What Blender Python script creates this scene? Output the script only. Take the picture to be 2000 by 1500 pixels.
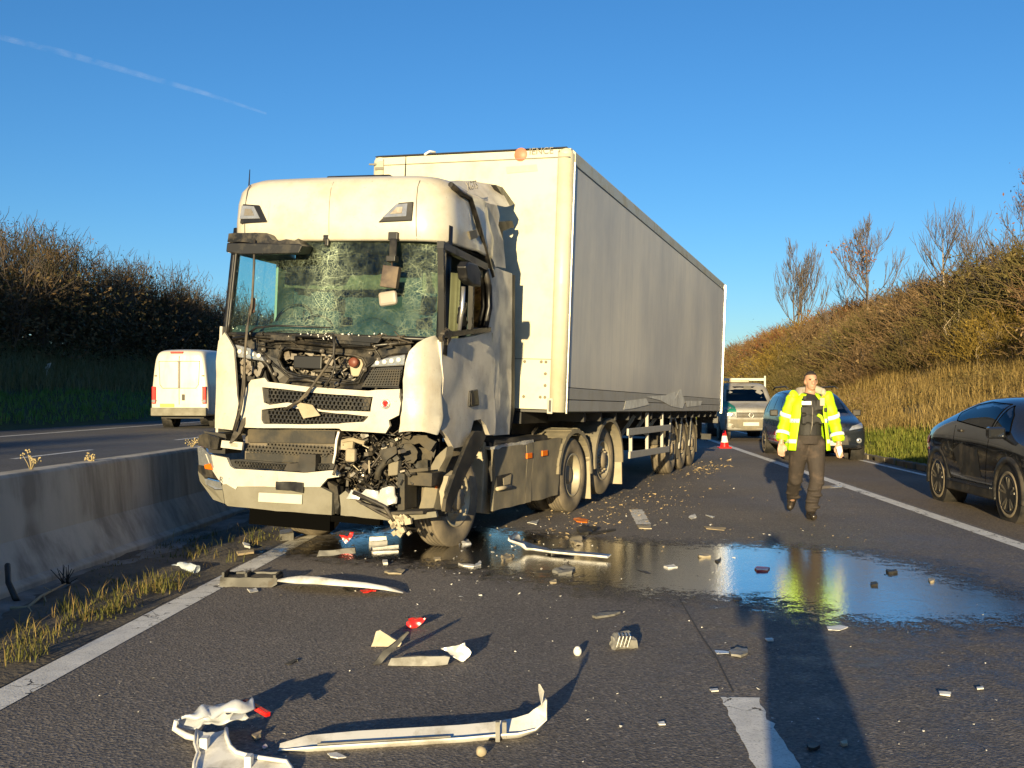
import bpy, bmesh, math, random
from mathutils import Vector as V, Matrix as MX, noise as NZ
rad = math.radians
rnd = random.Random(11)
sc = bpy.context.scene
for o in list(bpy.data.objects): bpy.data.objects.remove(o)
COL = sc.collection

# ------------------------------------------------------------------ camera, sky, sun, exposure
CAMZ, F, HY, CX = 1.6, 2000.0, 769.0, 1000.0      # photograph: 2000 px wide, horizon row 769
cd = bpy.data.cameras.new('camera'); cam = bpy.data.objects.new('camera', cd); COL.objects.link(cam)
cam.location = (0, 0, CAMZ); cam.rotation_euler = (rad(90), 0, 0)
cd.lens, cd.sensor_width, cd.sensor_fit = 36.0, 36.0, 'HORIZONTAL'
cd.shift_y = (HY - 750) / 2000; cd.clip_start = .05; cd.clip_end = 60000
sc.camera = cam
SUN_EL, SUN_AZ = 8.5, 12.6                      # shadows run forward, AZ degrees right of straight ahead
w = bpy.data.worlds.new('World'); sc.world = w; w.use_nodes = True
nt = w.node_tree; nt.nodes.clear()
sky = nt.nodes.new('ShaderNodeTexSky'); sky.sky_type = 'NISHITA'; sky.sun_disc = False
sky.sun_elevation = rad(SUN_EL); sky.sun_rotation = rad(180 + SUN_AZ)
sky.altitude = 50; sky.air_density = 1.0; sky.dust_density = 0.15; sky.ozone_density = 4.5
hs = nt.nodes.new('ShaderNodeHueSaturation'); hs.inputs['Saturation'].default_value = 1.08; hs.inputs['Hue'].default_value = .502
bg = nt.nodes.new('ShaderNodeBackground'); bg.inputs[1].default_value = .082
wo = nt.nodes.new('ShaderNodeOutputWorld')
nt.links.new(sky.outputs[0], hs.inputs['Color']); nt.links.new(hs.outputs[0], bg.inputs[0]); nt.links.new(bg.outputs[0], wo.inputs[0])
sl = bpy.data.lights.new('sun', 'SUN'); sl.energy = 5.0; sl.angle = rad(.55); sl.color = (1, .80, .45)
so = bpy.data.objects.new('sun', sl); COL.objects.link(so); so.location = (-10, -30, 12)
sdir = V((math.sin(rad(SUN_AZ)) * math.cos(rad(SUN_EL)), math.cos(rad(SUN_AZ)) * math.cos(rad(SUN_EL)), -math.sin(rad(SUN_EL))))
so.rotation_euler = sdir.to_track_quat('-Z', 'Y').to_euler()
vs_ = sc.view_settings; vs_.view_transform = 'Standard'; vs_.look = 'None'; vs_.gamma = 1; vs_.exposure = 1.15
vs_.use_curve_mapping = False
sc.render.engine = 'CYCLES'
try:
    sc.cycles.use_denoising = True; sc.cycles.max_bounces = 8; sc.cycles.transparent_max_bounces = 16
except Exception: pass

# ------------------------------------------------------------------ helpers
def ray(px, py): return V(((px - CX) / F, 1.0, (HY - py) / F))
CAMP = V((0, 0, CAMZ))
def at(px, py, z=0.0):
    d = ray(px, py); return CAMP + d * ((z - CAMZ) / d.z)
PHI = rad(3.52)
def rd(r, s, z=0.0): return V((r * math.cos(PHI) + s * math.sin(PHI), -r * math.sin(PHI) + s * math.cos(PHI), z))
def unrd(p): return (p[0] * math.cos(PHI) - p[1] * math.sin(PHI), p[0] * math.sin(PHI) + p[1] * math.cos(PHI))

class MB:
    def __init__(s): s.v = []; s.f = []; s.sm = []; s.sharp = False
    def add(s, vs, fs, smooth=False):
        n = len(s.v); s.v += [V(p) for p in vs]
        for f in fs: s.f.append(tuple(i + n for i in f)); s.sm.append(smooth)
        return s
    def box(s, c, d, rot=None):
        c = V(c); h = [x / 2 for x in d]
        ps = [V((x * h[0], y * h[1], z * h[2])) for x in (-1, 1) for y in (-1, 1) for z in (-1, 1)]
        if rot is not None: ps = [rot @ p for p in ps]
        return s.add([c + p for p in ps], [(0, 1, 3, 2), (4, 6, 7, 5), (0, 4, 5, 1), (2, 3, 7, 6), (0, 2, 6, 4), (1, 5, 7, 3)])
    def bar(s, p, q, w_, h_=None, up=(0, 0, 1)):
        p, q = V(p), V(q); y = (q - p); L = y.length; y.normalize(); h_ = h_ or w_
        x = y.cross(V(up))
        if x.length < 1e-3: x = y.cross(V((1, 0, 0)))
        x.normalize(); z = x.cross(y)
        return s.box((p + q) / 2, (w_, L, h_), MX((x, y, z)).transposed())
    def tube(s, pts, r, n=8, caps=True, smooth=True):
        pts = [V(p) for p in pts]; k = len(pts); rs = r if isinstance(r, (list, tuple)) else [r] * k
        vs = []; x = None
        for i, p in enumerate(pts):
            t = (pts[min(i + 1, k - 1)] - pts[max(i - 1, 0)]).normalized()
            if x is None: x = t.orthogonal().normalized()
            else:
                x = x - t * x.dot(t)
                if x.length < 1e-4: x = t.orthogonal()
                x.normalize()
            y = t.cross(x)
            vs += [p + (x * math.cos(2 * math.pi * j / n) + y * math.sin(2 * math.pi * j / n)) * rs[i] for j in range(n)]
        fs = [(i * n + j, i * n + (j + 1) % n, (i + 1) * n + (j + 1) % n, (i + 1) * n + j) for i in range(k - 1) for j in range(n)]
        s.add(vs, fs, smooth)
        if caps: s.add(vs[:n], [tuple(range(n - 1, -1, -1))]); s.add(vs[-n:], [tuple(range(n))])
        return s
    def slab(s, pts, off, smooth=False):
        pts = [V(p) for p in pts]; off = V(off); n = len(pts)
        return s.add(pts + [p + off for p in pts], [tuple(range(n)), tuple(range(2 * n - 1, n - 1, -1))] + [(i, i + n, (i + 1) % n + n, (i + 1) % n) for i in range(n)], smooth)
    def grid(s, fn, nu, nv, smooth=True, skip=None):
        vs = [fn(i / nu, j / nv) for i in range(nu + 1) for j in range(nv + 1)]
        fs = [(i * (nv + 1) + j, (i + 1) * (nv + 1) + j, (i + 1) * (nv + 1) + j + 1, i * (nv + 1) + j + 1) for i in range(nu) for j in range(nv) if not (skip and skip((i + .5) / nu, (j + .5) / nv))]
        return s.add(vs, fs, smooth)
    def lathe(s, prof, n=32, axis='x', c=(0, 0, 0), smooth=True):   # prof: (along axis, radius)
        vs = []; c = V(c)
        for a_, r_ in prof:
            for j in range(n):
                co, si = math.cos(2 * math.pi * j / n) * r_, math.sin(2 * math.pi * j / n) * r_
                vs.append(c + (V((a_, co, si)) if axis == 'x' else V((co, si, a_)) if axis == 'z' else V((co, a_, si))))
        fs = [(i * n + j, i * n + (j + 1) % n, (i + 1) * n + (j + 1) % n, (i + 1) * n + j) for i in range(len(prof) - 1) for j in range(n)]
        return s.add(vs, fs, smooth)
    def ball(s, c, r, n=12, m=8, rot=None):
        if not isinstance(r, (tuple, list)): r = (r, r, r)
        c = V(c)
        def fn(a, b):
            th, ph = a * 2 * math.pi, b * math.pi
            p = V((math.sin(ph) * math.cos(th) * r[0], math.sin(ph) * math.sin(th) * r[1], math.cos(ph) * r[2]))
            return c + (rot @ p if rot is not None else p)
        return s.grid(fn, n, m)
    def xf(s, M): s.v = [M @ p for p in s.v]; return s
    def warp(s, fn): s.v = [V(fn(p)) for p in s.v]; return s
    def crumple(s, cuts=2, amp=.03, sc_=3.0, seed=0.0, mask=None):
        bm = bmesh.new(); vv = [bm.verts.new(p) for p in s.v]
        for f in s.f:
            try: bm.faces.new([vv[i] for i in f])
            except ValueError: pass
        if cuts:
            lo = [min(p[k] for p in s.v) for k in range(3)]; hi = [max(p[k] for p in s.v) for k in range(3)]; sp_ = max(.012, max(h - l for h, l in zip(hi, lo)) / (3 + 4 * cuts))
            for k in range(3):
                nrm = V((0, 0, 0)); nrm[k] = 1.; n_ = int((hi[k] - lo[k]) / sp_)
                for j in range(1, n_ + 1):
                    co = V((0, 0, 0)); co[k] = lo[k] + (hi[k] - lo[k]) * (j - .37 + .2 * math.sin(j * 3.)) / n_
                    bmesh.ops.bisect_plane(bm, geom=bm.verts[:] + bm.edges[:] + bm.faces[:], plane_co=co, plane_no=nrm, dist=1e-5)
        bmesh.ops.triangulate(bm, faces=bm.faces[:])
        bmesh.ops.recalc_face_normals(bm, faces=bm.faces[:])
        so_ = V((seed * 7.1, seed * 3.3, seed * 1.7)); bm.verts.ensure_lookup_table()
        for v in bm.verts:
            k = mask(v.co) if mask else 1
            if k: v.co = v.co + NZ.noise_vector(v.co * sc_ + so_) * amp * k + NZ.noise_vector(v.co * sc_ * 2.7 + so_) * amp * .35 * k
        bm.verts.index_update()
        s.v = [v.co.copy() for v in bm.verts]; s.f = [tuple(v.index for v in f.verts) for f in bm.faces]; s.sm = [True] * len(s.f); s.sharp = True; bm.free()
        return s
    def mesh(s, name, mat):
        me = bpy.data.meshes.new(name); me.from_pydata([tuple(p) for p in s.v], [], s.f)
        me.polygons.foreach_set('use_smooth', s.sm)
        if mat: me.materials.append(mat)
        me.update(); return me
    def build(s, name, mat, parent=None, M=None, bevel=0, fix=True, kind=None, label=None, auto=None, solid=0):
        if M is not None: s.xf(M)
        me = s.mesh(name, mat)
        if fix and len(s.f) < 60000:
            bm = bmesh.new(); bm.from_mesh(me); bmesh.ops.remove_doubles(bm, verts=bm.verts, dist=1e-5)
            bmesh.ops.recalc_face_normals(bm, faces=bm.faces[:]); bm.to_mesh(me); bm.free()
        if s.sharp: me.set_sharp_from_angle(angle=rad(38))
        o = bpy.data.objects.new(name, me); COL.objects.link(o)
        if parent: o.parent = parent
        if bevel:
            m = o.modifiers.new('b', 'BEVEL'); m.width = bevel; m.segments = 2; m.limit_method = 'ANGLE'; m.angle_limit = rad(35)
        if solid:
            m = o.modifiers.new('s', 'SOLIDIFY'); m.thickness = solid; m.offset = 0
        if kind: o['kind'] = kind
        if label: o['label'] = label
        return o

def tag(o, label=None, cat=None, group=None, kind=None):
    if label: o['label'] = label
    if cat: o['category'] = cat
    if group: o['group'] = group
    if kind: o['kind'] = kind
    return o
def empty(name, M=None, parent=None):
    o = bpy.data.objects.new(name, None); COL.objects.link(o)
    if parent: o.parent = parent
    if M is not None:
        if isinstance(M, MX): o.matrix_basis = M
        else: o.location = M
    return o
def thing(name, label, cat, M=None, group=None): return tag(empty(name, M), label, cat, group)
def copy_tree(o, parent=None):
    c = o.copy(); COL.objects.link(c); c.parent = parent
    for ch in list(o.children): copy_tree(ch, c)
    return c
def inst(o, name=None, M=None, parent=None):
    c = o.copy(); COL.objects.link(c)
    if parent: c.parent = parent
    if M is not None: c.matrix_basis = M
    return c
def frame(l, a, O):
    l = V(l).normalized(); a = V(a); a = (a - l * a.dot(l)).normalized(); w_ = l.cross(a)
    M = MX((l, a, w_)).transposed().to_4x4(); M.translation = V(O); return M
def unproj(M, px, py, ax, val):
    I = M.inverted(); o = I @ CAMP; d = I.to_3x3() @ ray(px, py); t = (val - o[ax]) / d[ax]; return o + d * t
def text(name, body, size, M, mat, parent, ext=.003, align='LEFT'):
    c = bpy.data.curves.new(name, 'FONT'); c.body = body; c.size = size; c.extrude = ext; c.align_x = align; c.materials.append(mat)
    q = bpy.data.objects.new(name, c); COL.objects.link(q); bpy.context.view_layer.update()
    me = bpy.data.meshes.new_from_object(q.evaluated_get(bpy.context.evaluated_depsgraph_get())); bpy.data.objects.remove(q)
    o = bpy.data.objects.new(name, me); COL.objects.link(o); o.parent = parent; o.matrix_basis = M; return o

# ------------------------------------------------------------------ materials
def nd(t, kind, **kw):
    n = t.nodes.new('ShaderNode' + kind)
    for k, v in kw.items():
        if k in n.inputs: n.inputs[k].default_value = v
        else: setattr(n, k, v)
    return n
def ramp(t, fac, stops):
    r = t.nodes.new('ShaderNodeValToRGB'); e = r.color_ramp.elements
    while len(e) < len(stops): e.new(.5)
    for el, (p, c) in zip(e, stops):
        el.position = p; el.color = (*c, 1) if isinstance(c, (tuple, list)) else (c, c, c, 1)
    t.links.new(fac, r.inputs[0]); return r.outputs[0]
def mixc(t, fac, a, b, blend='MIX'):
    m = t.nodes.new('ShaderNodeMix'); m.data_type = 'RGBA'; m.blend_type = blend
    for sock, v in ((m.inputs[0], fac), (m.inputs[6], a), (m.inputs[7], b)):
        if isinstance(v, bpy.types.NodeSocket): t.links.new(v, sock)
        elif isinstance(v, (int, float)): sock.default_value = v if sock.type == 'VALUE' else (v, v, v, 1)
        else: sock.default_value = (*v, 1)
    return m.outputs[2]
def coords(t, scale=(1, 1, 1), which='Object', loc=(0, 0, 0)):
    tc = t.nodes.new('ShaderNodeTexCoord'); mp = t.nodes.new('ShaderNodeMapping')
    mp.inputs['Scale'].default_value = scale; mp.inputs['Location'].default_value = loc
    t.links.new(tc.outputs[which], mp.inputs[0]); return mp.outputs[0]
def tnoise(t, vec, scale, detail=4, rough=.55):
    n = nd(t, 'TexNoise', Scale=scale, Detail=detail, Roughness=rough); t.links.new(vec, n.inputs['Vector']); return n.outputs[0]
def newmat(name):
    m = bpy.data.materials.new(name); m.use_nodes = True; t = m.node_tree
    return m, t, t.nodes['Principled BSDF']
def pm(name, col, rough=.5, metal=0., var=.1, vs=5, bump=0., bs=60, dirt=None, da=.4, ds=2.5, coat=0., rand=0., specks=0, spec=.5, dstretch=(1, 1, 1)):
    m, t, b = newmat(name); c = coords(t)
    out = mixc(t, tnoise(t, c, vs), [x * (1 - var) for x in col], [min(1, x * (1 + var)) for x in col])
    if rand:
        oi = t.nodes.new('ShaderNodeObjectInfo')
        out = mixc(t, ramp(t, oi.outputs['Random'], [(0, 1 - rand), (1, 1 + rand)]), (0, 0, 0), out, 'MULTIPLY') if False else mixc(t, 1.0, out, ramp(t, oi.outputs['Random'], [(0, 1 - rand), (1, 1.0)]), 'MULTIPLY')
    rsock = None
    if dirt:
        d = ramp(t, tnoise(t, coords(t, dstretch), ds, 7, .65), [(.62 - da * .45, 0.), (.62 + .12, 1.)])
        out = mixc(t, d, out, dirt)
        rsock = ramp(t, d, [(0, rough), (1, min(1, rough + .4))])
    if specks:
        out = mixc(t, ramp(t, tnoise(t, c, 38, 3, .6), [(.66, 0.), (.74, specks)]), out, (.10, .08, .055)); out = mixc(t, ramp(t, tnoise(t, coords(t, (9, 9, .7)), 2.2, 6, .7), [(.62, 0.), (.80, specks * .7)]), out, (.20, .165, .12))
    t.links.new(out, b.inputs['Base Color'])
    b.inputs['Roughness'].default_value = rough; b.inputs['Metallic'].default_value = metal
    b.inputs['Coat Weight'].default_value = coat; b.inputs['Specular IOR Level'].default_value = spec
    if rsock: t.links.new(rsock, b.inputs['Roughness'])
    if bump:
        bp = nd(t, 'Bump', Strength=.6, Distance=bump); t.links.new(tnoise(t, c, bs, 3), bp.inputs['Height']); t.links.new(bp.outputs[0], b.inputs['Normal'])
    return m
DUST = (.30, .245, .165)
M_ = {}
M_['white'] = pm('truck_white_paint', (.50, .475, .41), .36, var=.06, vs=2, dirt=(.36, .31, .235), da=.40, ds=2.2, coat=.25, specks=.6, bump=.002, bs=3)
M_['whited'] = pm('dusty_white_paint', (.60, .565, .50), .42, var=.10, vs=3, dirt=(.42, .37, .29), da=.45, ds=3, specks=.6, bump=.003, bs=4)
M_['black'] = pm('black_plastic', (.007, .007, .008), .42, var=.2, dirt=(.035, .03, .022), da=.2, ds=4)
M_['dusty'] = pm('dusty_black_plastic', (.014, .0135, .0125), .6, var=.3, dirt=(.10, .082, .055), da=.45, ds=3.5, bump=.002)
M_['mud'] = pm('muddy_grey_plastic', (.10, .095, .078), .65, var=.25, dirt=(.25, .21, .14), da=.7, ds=2.5, bump=.003, bs=40, dstretch=(1, 1, .6))
M_['grey'] = pm('bumper_grey_plastic', (.17, .16, .125), .6, var=.15, dirt=(.13, .12, .09), da=.5, ds=3, bump=.001)
M_['void'] = pm('black_shade_and_trim', (.003, .003, .003), .95, spec=0.)  # painted shade under the bumper; also the car's trim and gaps
M_['steel'] = pm('dirty_steel', (.30, .28, .25), .42, metal=.7, var=.3, dirt=(.12, .09, .06), da=.6, ds=6)
M_['alu'] = pm('torn_aluminium', (.62, .61, .59), .35, metal=.85, var=.2, bump=.004, bs=20)
M_['frame'] = pm('front_frame_black_metal', (.012, .0115, .011), .34, metal=.2, var=.3, dirt=(.075, .062, .045), da=.35, ds=7)
M_['wire'] = pm('cable_rubber', (.02, .018, .017), .55, var=.2, dirt=(.16, .13, .09), da=.4)
M_['chassis'] = pm('chassis_black', (.012, .012, .012), .6, var=.3, dirt=(.06, .05, .04), da=.4)
M_['tyre'] = pm('muddy_tyre_rubber', (.035, .033, .030), .85, var=.3, dirt=(.27, .22, .15), da=.95, ds=3, bump=.004, bs=70)
M_['rim'] = pm('dusty_wheel_steel', (.42, .38, .28), .5, metal=.3, var=.15, dirt=(.25, .2, .13), da=.5)
M_['hub'] = pm('dusty_hub', (.24, .21, .16), .5, metal=.3, var=.2, dirt=(.30, .24, .16), da=.6)
M_['red'] = pm('red_plastic', (.62, .015, .012), .25, var=.1)
M_['orange'] = pm('orange_lens', (.75, .16, .01), .25, var=.1)
M_['lens'] = pm('headlamp_lens', (.34, .35, .36), .12, metal=.5, var=.45, vs=14, bump=.01, bs=18, coat=.6)
M_['chip'] = pm('white_chip', (.68, .66, .62), .5, var=.12)
M_['seat'] = pm('cab_seat_cloth', (.05, .06, .07), .9, var=.3)
M_['inner'] = pm('cab_inner_trim', (.05, .055, .06), .8, var=.3)
M_['curtain'] = pm('cab_curtain', (.22, .16, .10), .8, var=.15)
M_['foil'] = pm('crumpled_bright_liner', (.55, .54, .52), .32, metal=.3, var=.15, bump=.01, bs=14)
M_['tan'] = pm('tan_plastic', (.36, .31, .22), .5, var=.15, dirt=(.2, .16, .1), da=.4)
M_['yellowplate'] = pm('yellow_plate', (.62, .45, .03), .4)
M_['plate'] = pm('white_plate', (.46, .45, .40), .4, dirt=(.4, .36, .28), da=.4)
M_['text'] = pm('dark_lettering', (.10, .095, .085), .5)

def glassmat(name, tint, gl=.9, mixmax=.75, rough=.02, dark=None):
    m, t, b = newmat(name); t.nodes.remove(b); out = t.nodes['Material Output']
    tr = nd(t, 'BsdfTransparent'); tr.inputs[0].default_value = (*tint, 1)
    g = nd(t, 'BsdfGlossy', Roughness=rough); g.inputs[0].default_value = (gl, gl, gl, 1)
    fr = nd(t, 'Fresnel', IOR=1.5); mx = nd(t, 'MixShader')
    t.links.new(fr.outputs[0], mx.inputs[0]); t.links.new(tr.outputs[0], mx.inputs[1]); t.links.new(g.outputs[0], mx.inputs[2])
    t.links.new(mx.outputs[0], out.inputs[0]); return m
M_['glass'] = glassmat('car_glass', (.32, .38, .38))
M_['glassdark'] = glassmat('dark_car_glass', (.05, .06, .07))

def screen_mat():
    m, t, b = newmat('shattered_windscreen'); t.nodes.remove(b); out = t.nodes['Material Output']
    tr = nd(t, 'BsdfTransparent'); tr.inputs[0].default_value = (.50, .74, .69, 1)
    g = nd(t, 'BsdfGlossy', Roughness=.03); g.inputs[0].default_value = (.8, .95, .9, 1)
    fr = nd(t, 'Fresnel', IOR=1.6); mx = nd(t, 'MixShader')
    t.links.new(fr.outputs[0], mx.inputs[0]); t.links.new(tr.outputs[0], mx.inputs[1]); t.links.new(g.outputs[0], mx.inputs[2])
    df = nd(t, 'BsdfDiffuse'); df.inputs[0].default_value = (.66, .80, .58, 1)
    c0 = coords(t)
    # break density, stronger in a band near the middle and towards the right-hand edge, in the glass' own coordinates
    sx = nd(t, 'SeparateXYZ'); t.links.new(c0, sx.inputs[0])
    dens = ramp(t, nd_map(t, sx.outputs[0], -1.25, 1.25), [(0, 0.05), (.28, .10), (.42, .5), (.50, 1.0), (.56, .5), (.68, .14), (.80, .22), (.90, .55), (.96, .4), (1, .2)])
    warp = nd(t, 'TexNoise', Scale=2.2, Detail=3); t.links.new(c0, warp.inputs['Vector'])
    wv = nd(t, 'VectorMath', operation='MULTIPLY_ADD'); t.links.new(warp.outputs['Color'], wv.inputs[0]); wv.inputs[1].default_value = (.10, .02, .12); t.links.new(c0, wv.inputs[2])
    acc = None
    for s_, th, k in ((3.6, .008, 1.), (8.5, .013, .9), (20, .026, .8), (46, .06, .6)):
        vo = nd(t, 'TexVoronoi', feature='DISTANCE_TO_EDGE', Scale=s_); t.links.new(wv.outputs[0], vo.inputs['Vector'])
        mr = nd_map(t, vo.outputs['Distance'], th, 0.0); mk = mul(t, mr, k)
        acc = mk if acc is None else mx_(t, acc, mk)
    patch = ramp(t, tnoise(t, c0, 3.2, 5, .65), [(.36, .06), (.62, 1.)])
    crack = mul(t, mul(t, acc, patch), dens)
    haze = mul(t, mul(t, ramp(t, tnoise(t, c0, 9, 8, .75), [(.44, 0.0), (.76, 1.)]), dens), .20)
    fac = nd(t, 'Math', operation='ADD', use_clamp=True); t.links.new(crack, fac.inputs[0]); t.links.new(haze, fac.inputs[1])
    bp = nd(t, 'Bump', Strength=.5, Distance=.01); t.links.new(acc, bp.inputs['Height']); t.links.new(bp.outputs[0], g.inputs['Normal'])
    m2 = nd(t, 'MixShader'); t.links.new(fac.outputs[0], m2.inputs[0]); t.links.new(mx.outputs[0], m2.inputs[1]); t.links.new(df.outputs[0], m2.inputs[2])
    t.links.new(m2.outputs[0], out.inputs[0]); return m
def nd_map(t, sock, a, b, c=0., d=1.):
    n = nd(t, 'MapRange'); n.clamp = True; t.links.new(sock, n.inputs[0])
    for i, v in enumerate((a, b, c, d)): n.inputs[i + 1].default_value = v
    return n.outputs[0]
def mul(t, a, b):
    n = nd(t, 'Math', operation='MULTIPLY')
    for s_, v in ((n.inputs[0], a), (n.inputs[1], b)):
        if isinstance(v, bpy.types.NodeSocket): t.links.new(v, s_)
        else: s_.default_value = v
    return n.outputs[0]
def mx_(t, a, b):
    n = nd(t, 'Math', operation='MAXIMUM'); t.links.new(a, n.inputs[0]); t.links.new(b, n.inputs[1]); return n.outputs[0]
M_['screen'] = screen_mat()
# ------------------------------------------------------------------ setting: ground, roads, banks
def asphalt(name, base, warm, sheen=.0, shoulder=False):
    m, t, b = newmat(name); c = coords(t)
    g = tnoise(t, c, 42, 6, .75); vo = nd(t, 'TexVoronoi', Scale=62.); t.links.new(c, vo.inputs['Vector'])
    stone = ramp(t, vo.outputs['Color'], [(0, [x * .42 for x in base]), (.45, [x * .95 for x in base]), (.8, [x * 1.5 for x in warm]), (1, [x * 2.8 for x in warm])])
    fine = mixc(t, .5, stone, ramp(t, g, [(.34, [x * .4 for x in base]), (.5, base), (.68, [x * 1.9 for x in warm])]))
    big = tnoise(t, c, .35, 4, .6); colr = mixc(t, ramp(t, big, [(.35, 0.), (.7, 1.)]), fine, mixc(t, 1.0, fine, (.72, .72, .75), 'MULTIPLY'))
    lanes = tnoise(t, coords(t, (1.1, .05, 1)), 1.0, 3); colr = mixc(t, ramp(t, lanes, [(.45, 0.), (.6, .35)]), colr, mixc(t, 1.0, colr, (1.25, 1.2, 1.12), 'MULTIPLY'))
    r = ramp(t, tnoise(t, c, .28, 5, .6), [(.38, .88), (.68, .62 - sheen)])
    if sheen:    # a damp patch drying on the lane towards the right
        dv_ = nd(t, 'VectorMath', operation='DISTANCE'); t.links.new(coords(t, (1, .6, 1)), dv_.inputs[0]); dv_.inputs[1].default_value = (3.4, 4.2, 0)
        dm = nd(t, 'Math', operation='MULTIPLY'); t.links.new(nd_map(t, dv_.outputs['Value'], 3.3, .9), dm.inputs[0]); t.links.new(ramp(t, tnoise(t, c, 3.5, 8, .75), [(.42, 0.), (.62, 1.)]), dm.inputs[1])
        colr = mixc(t, dm.outputs[0], colr, mixc(t, 1., colr, (.55, .56, .6), 'MULTIPLY')); r = mixc(t, dm.outputs[0], r, .20)
    t.links.new(colr, b.inputs['Base Color']); t.links.new(r, b.inputs['Roughness'])
    b.inputs['Specular IOR Level'].default_value = .35
    bp = nd(t, 'Bump', Strength=1., Distance=.009); h = mixc(t, .5, vo.outputs['Distance'], g); t.links.new(h, bp.inputs['Height']); t.links.new(bp.outputs[0], b.inputs['Normal'])
    return m
M_['road'] = asphalt('worn_brown_asphalt', (.142, .128, .118), (.165, .146, .128), sheen=.02)
M_['road2'] = asphalt('grey_asphalt', (.10, .095, .09), (.12, .112, .10))
M_['road3'] = asphalt('shoulder_asphalt', (.125, .102, .078), (.17, .135, .098))
M_['soil'] = pm('verge_soil', (.085, .07, .053), .95, var=.5, vs=6, dirt=(.14, .12, .095), da=.5, ds=4, bump=.02, bs=25)
M_['concrete'] = None
def paintmat(name, col, wear):
    m, t, b = newmat(name); t.nodes.remove(b); out = t.nodes['Material Output']; c = coords(t)
    p = nd(t, 'BsdfPrincipled', Roughness=.6); pc = mixc(t, ramp(t, tnoise(t, c, 5, 8, .7), [(.35, 0.), (.8, 1.)]), col, [x * .62 for x in col])
    gr = tnoise(t, c, 90, 2); pc = mixc(t, ramp(t, gr, [(.30, .5), (.46, 0.)]), pc, (.2, .18, .15)); t.links.new(pc, p.inputs['Base Color'])
    bp = nd(t, 'Bump', Strength=.5, Distance=.004); t.links.new(gr, bp.inputs['Height']); t.links.new(bp.outputs[0], p.inputs['Normal'])
    tr = nd(t, 'BsdfTransparent'); vo = nd(t, 'TexVoronoi', feature='DISTANCE_TO_EDGE', Scale=3.2)
    wv = nd(t, 'VectorMath', operation='MULTIPLY_ADD'); nn = nd(t, 'TexNoise', Scale=7., Detail=4); t.links.new(c, nn.inputs['Vector'])
    t.links.new(nn.outputs['Color'], wv.inputs[0]); wv.inputs[1].default_value = (.35, .35, 0); t.links.new(c, wv.inputs[2]); t.links.new(wv.outputs[0], vo.inputs['Vector'])
    crk = nd_map(t, vo.outputs['Distance'], .012, .020, wear, 0.)
    crk = mul(t, crk, ramp(t, tnoise(t, c, 1.6, 2), [(.45, 0.), (.55, 1.)]))
    mx = nd(t, 'MixShader'); t.links.new(crk, mx.inputs[0]); t.links.new(p.outputs[0], mx.inputs[1]); t.links.new(tr.outputs[0], mx.inputs[2]); t.links.new(mx.outputs[0], out.inputs[0]); return m
M_['line'] = paintmat('white_road_paint', (.80, .77, .70), 1.)

def strip(name, r0, r1, s0, s1, z, mat, ns=40, kind='structure', fn=None):
    b = MB()
    b.grid(lambda i, j: (lambda s_: rd((r0 if j < .5 else r1) + (fn(j, s_) if fn else 0), s_, z))(s0 + (s1 - s0) * i), ns, 1, smooth=False)
    return b.build(name, mat, kind=kind, fix=False)
def up(o):     # sheets face up
    bm = bmesh.new(); bm.from_mesh(o.data)
    for f in bm.faces:
        if f.normal.z < 0: f.normal_flip()
    bm.to_mesh(o.data); bm.free(); return o
M_['field'] = pm('far_field', (.06, .065, .03), .95, var=.3, vs=.05)
g = MB(); g.add([(-6000, -800, -.12), (6000, -800, -.12), (6000, 9000, -.12), (-6000, 9000, -.12)], [(0, 1, 2, 3)]); g.build('ground', M_['field'], kind='structure', fix=False)
up(strip('road', -3.25, 4.86, -40, 420, 0.0, M_['road'], 60))
up(strip('hard_shoulder', 4.86, 7.15, -40, 420, -.001, M_['road3'], 60))
OPZ = .35
up(strip('opposite_carriageway', -19.4, -5.05, -90, 420, OPZ, M_['road2'], 60))

def line(name, segs, z=.004, w=.2, jag=0., seed=0):
    b = MB(); rr = random.Random(seed)
    for r, s0, s1 in segs:
        n = max(1, int((s1 - s0) / (.06 if jag else 4)))
        L, Rr = [], []
        for i in range(n + 1):
            s_ = s0 + (s1 - s0) * i / n; jl = rr.uniform(-jag, jag) * .3; jr = (NZ.noise(V((s_ * 5, seed, 0))) + NZ.noise(V((s_ * 19, seed, 0))) * .8 - .25) * jag * 1.5 if jag else 0
            L.append(rd(r - w / 2 + jl, s_, z)); Rr.append(rd(r + w / 2 + jr, s_, z))
        b.add(L + Rr, [(i, i + n + 1, i + n + 2, i + 1) for i in range(n)])
    o = up(b.build(name, M_['line'], kind='structure', fix=False)); return o
line('edge_line', [(-3.0, -20, 400)], w=.21)
line('shoulder_line', [(4.68, -20, 400)], w=.2)
line('outer_edge_line', [(6.86, -20, 400)], w=.13)
line('lane_marking', [(.865, 1.2, 5.45)], w=.2, jag=.022, seed=3)
line('lane_marking', [(.84, 12.6, 14.2)], w=.19, jag=.02, seed=5)
line('lane_marking', [(.84, s_, s_ + 2) for s_ in range(21, 300, 9)], w=.19)
line('opposite_lane_marking', [(-10.75, s_, s_ + 3.2) for s_ in (10.5, 19.0, 27.0, 36.0, 45, 54, 63)], z=OPZ + .004, w=.15)
line('opposite_edge_line', [(-16.7, -60, 400)], z=OPZ + .004, w=.22)
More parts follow.
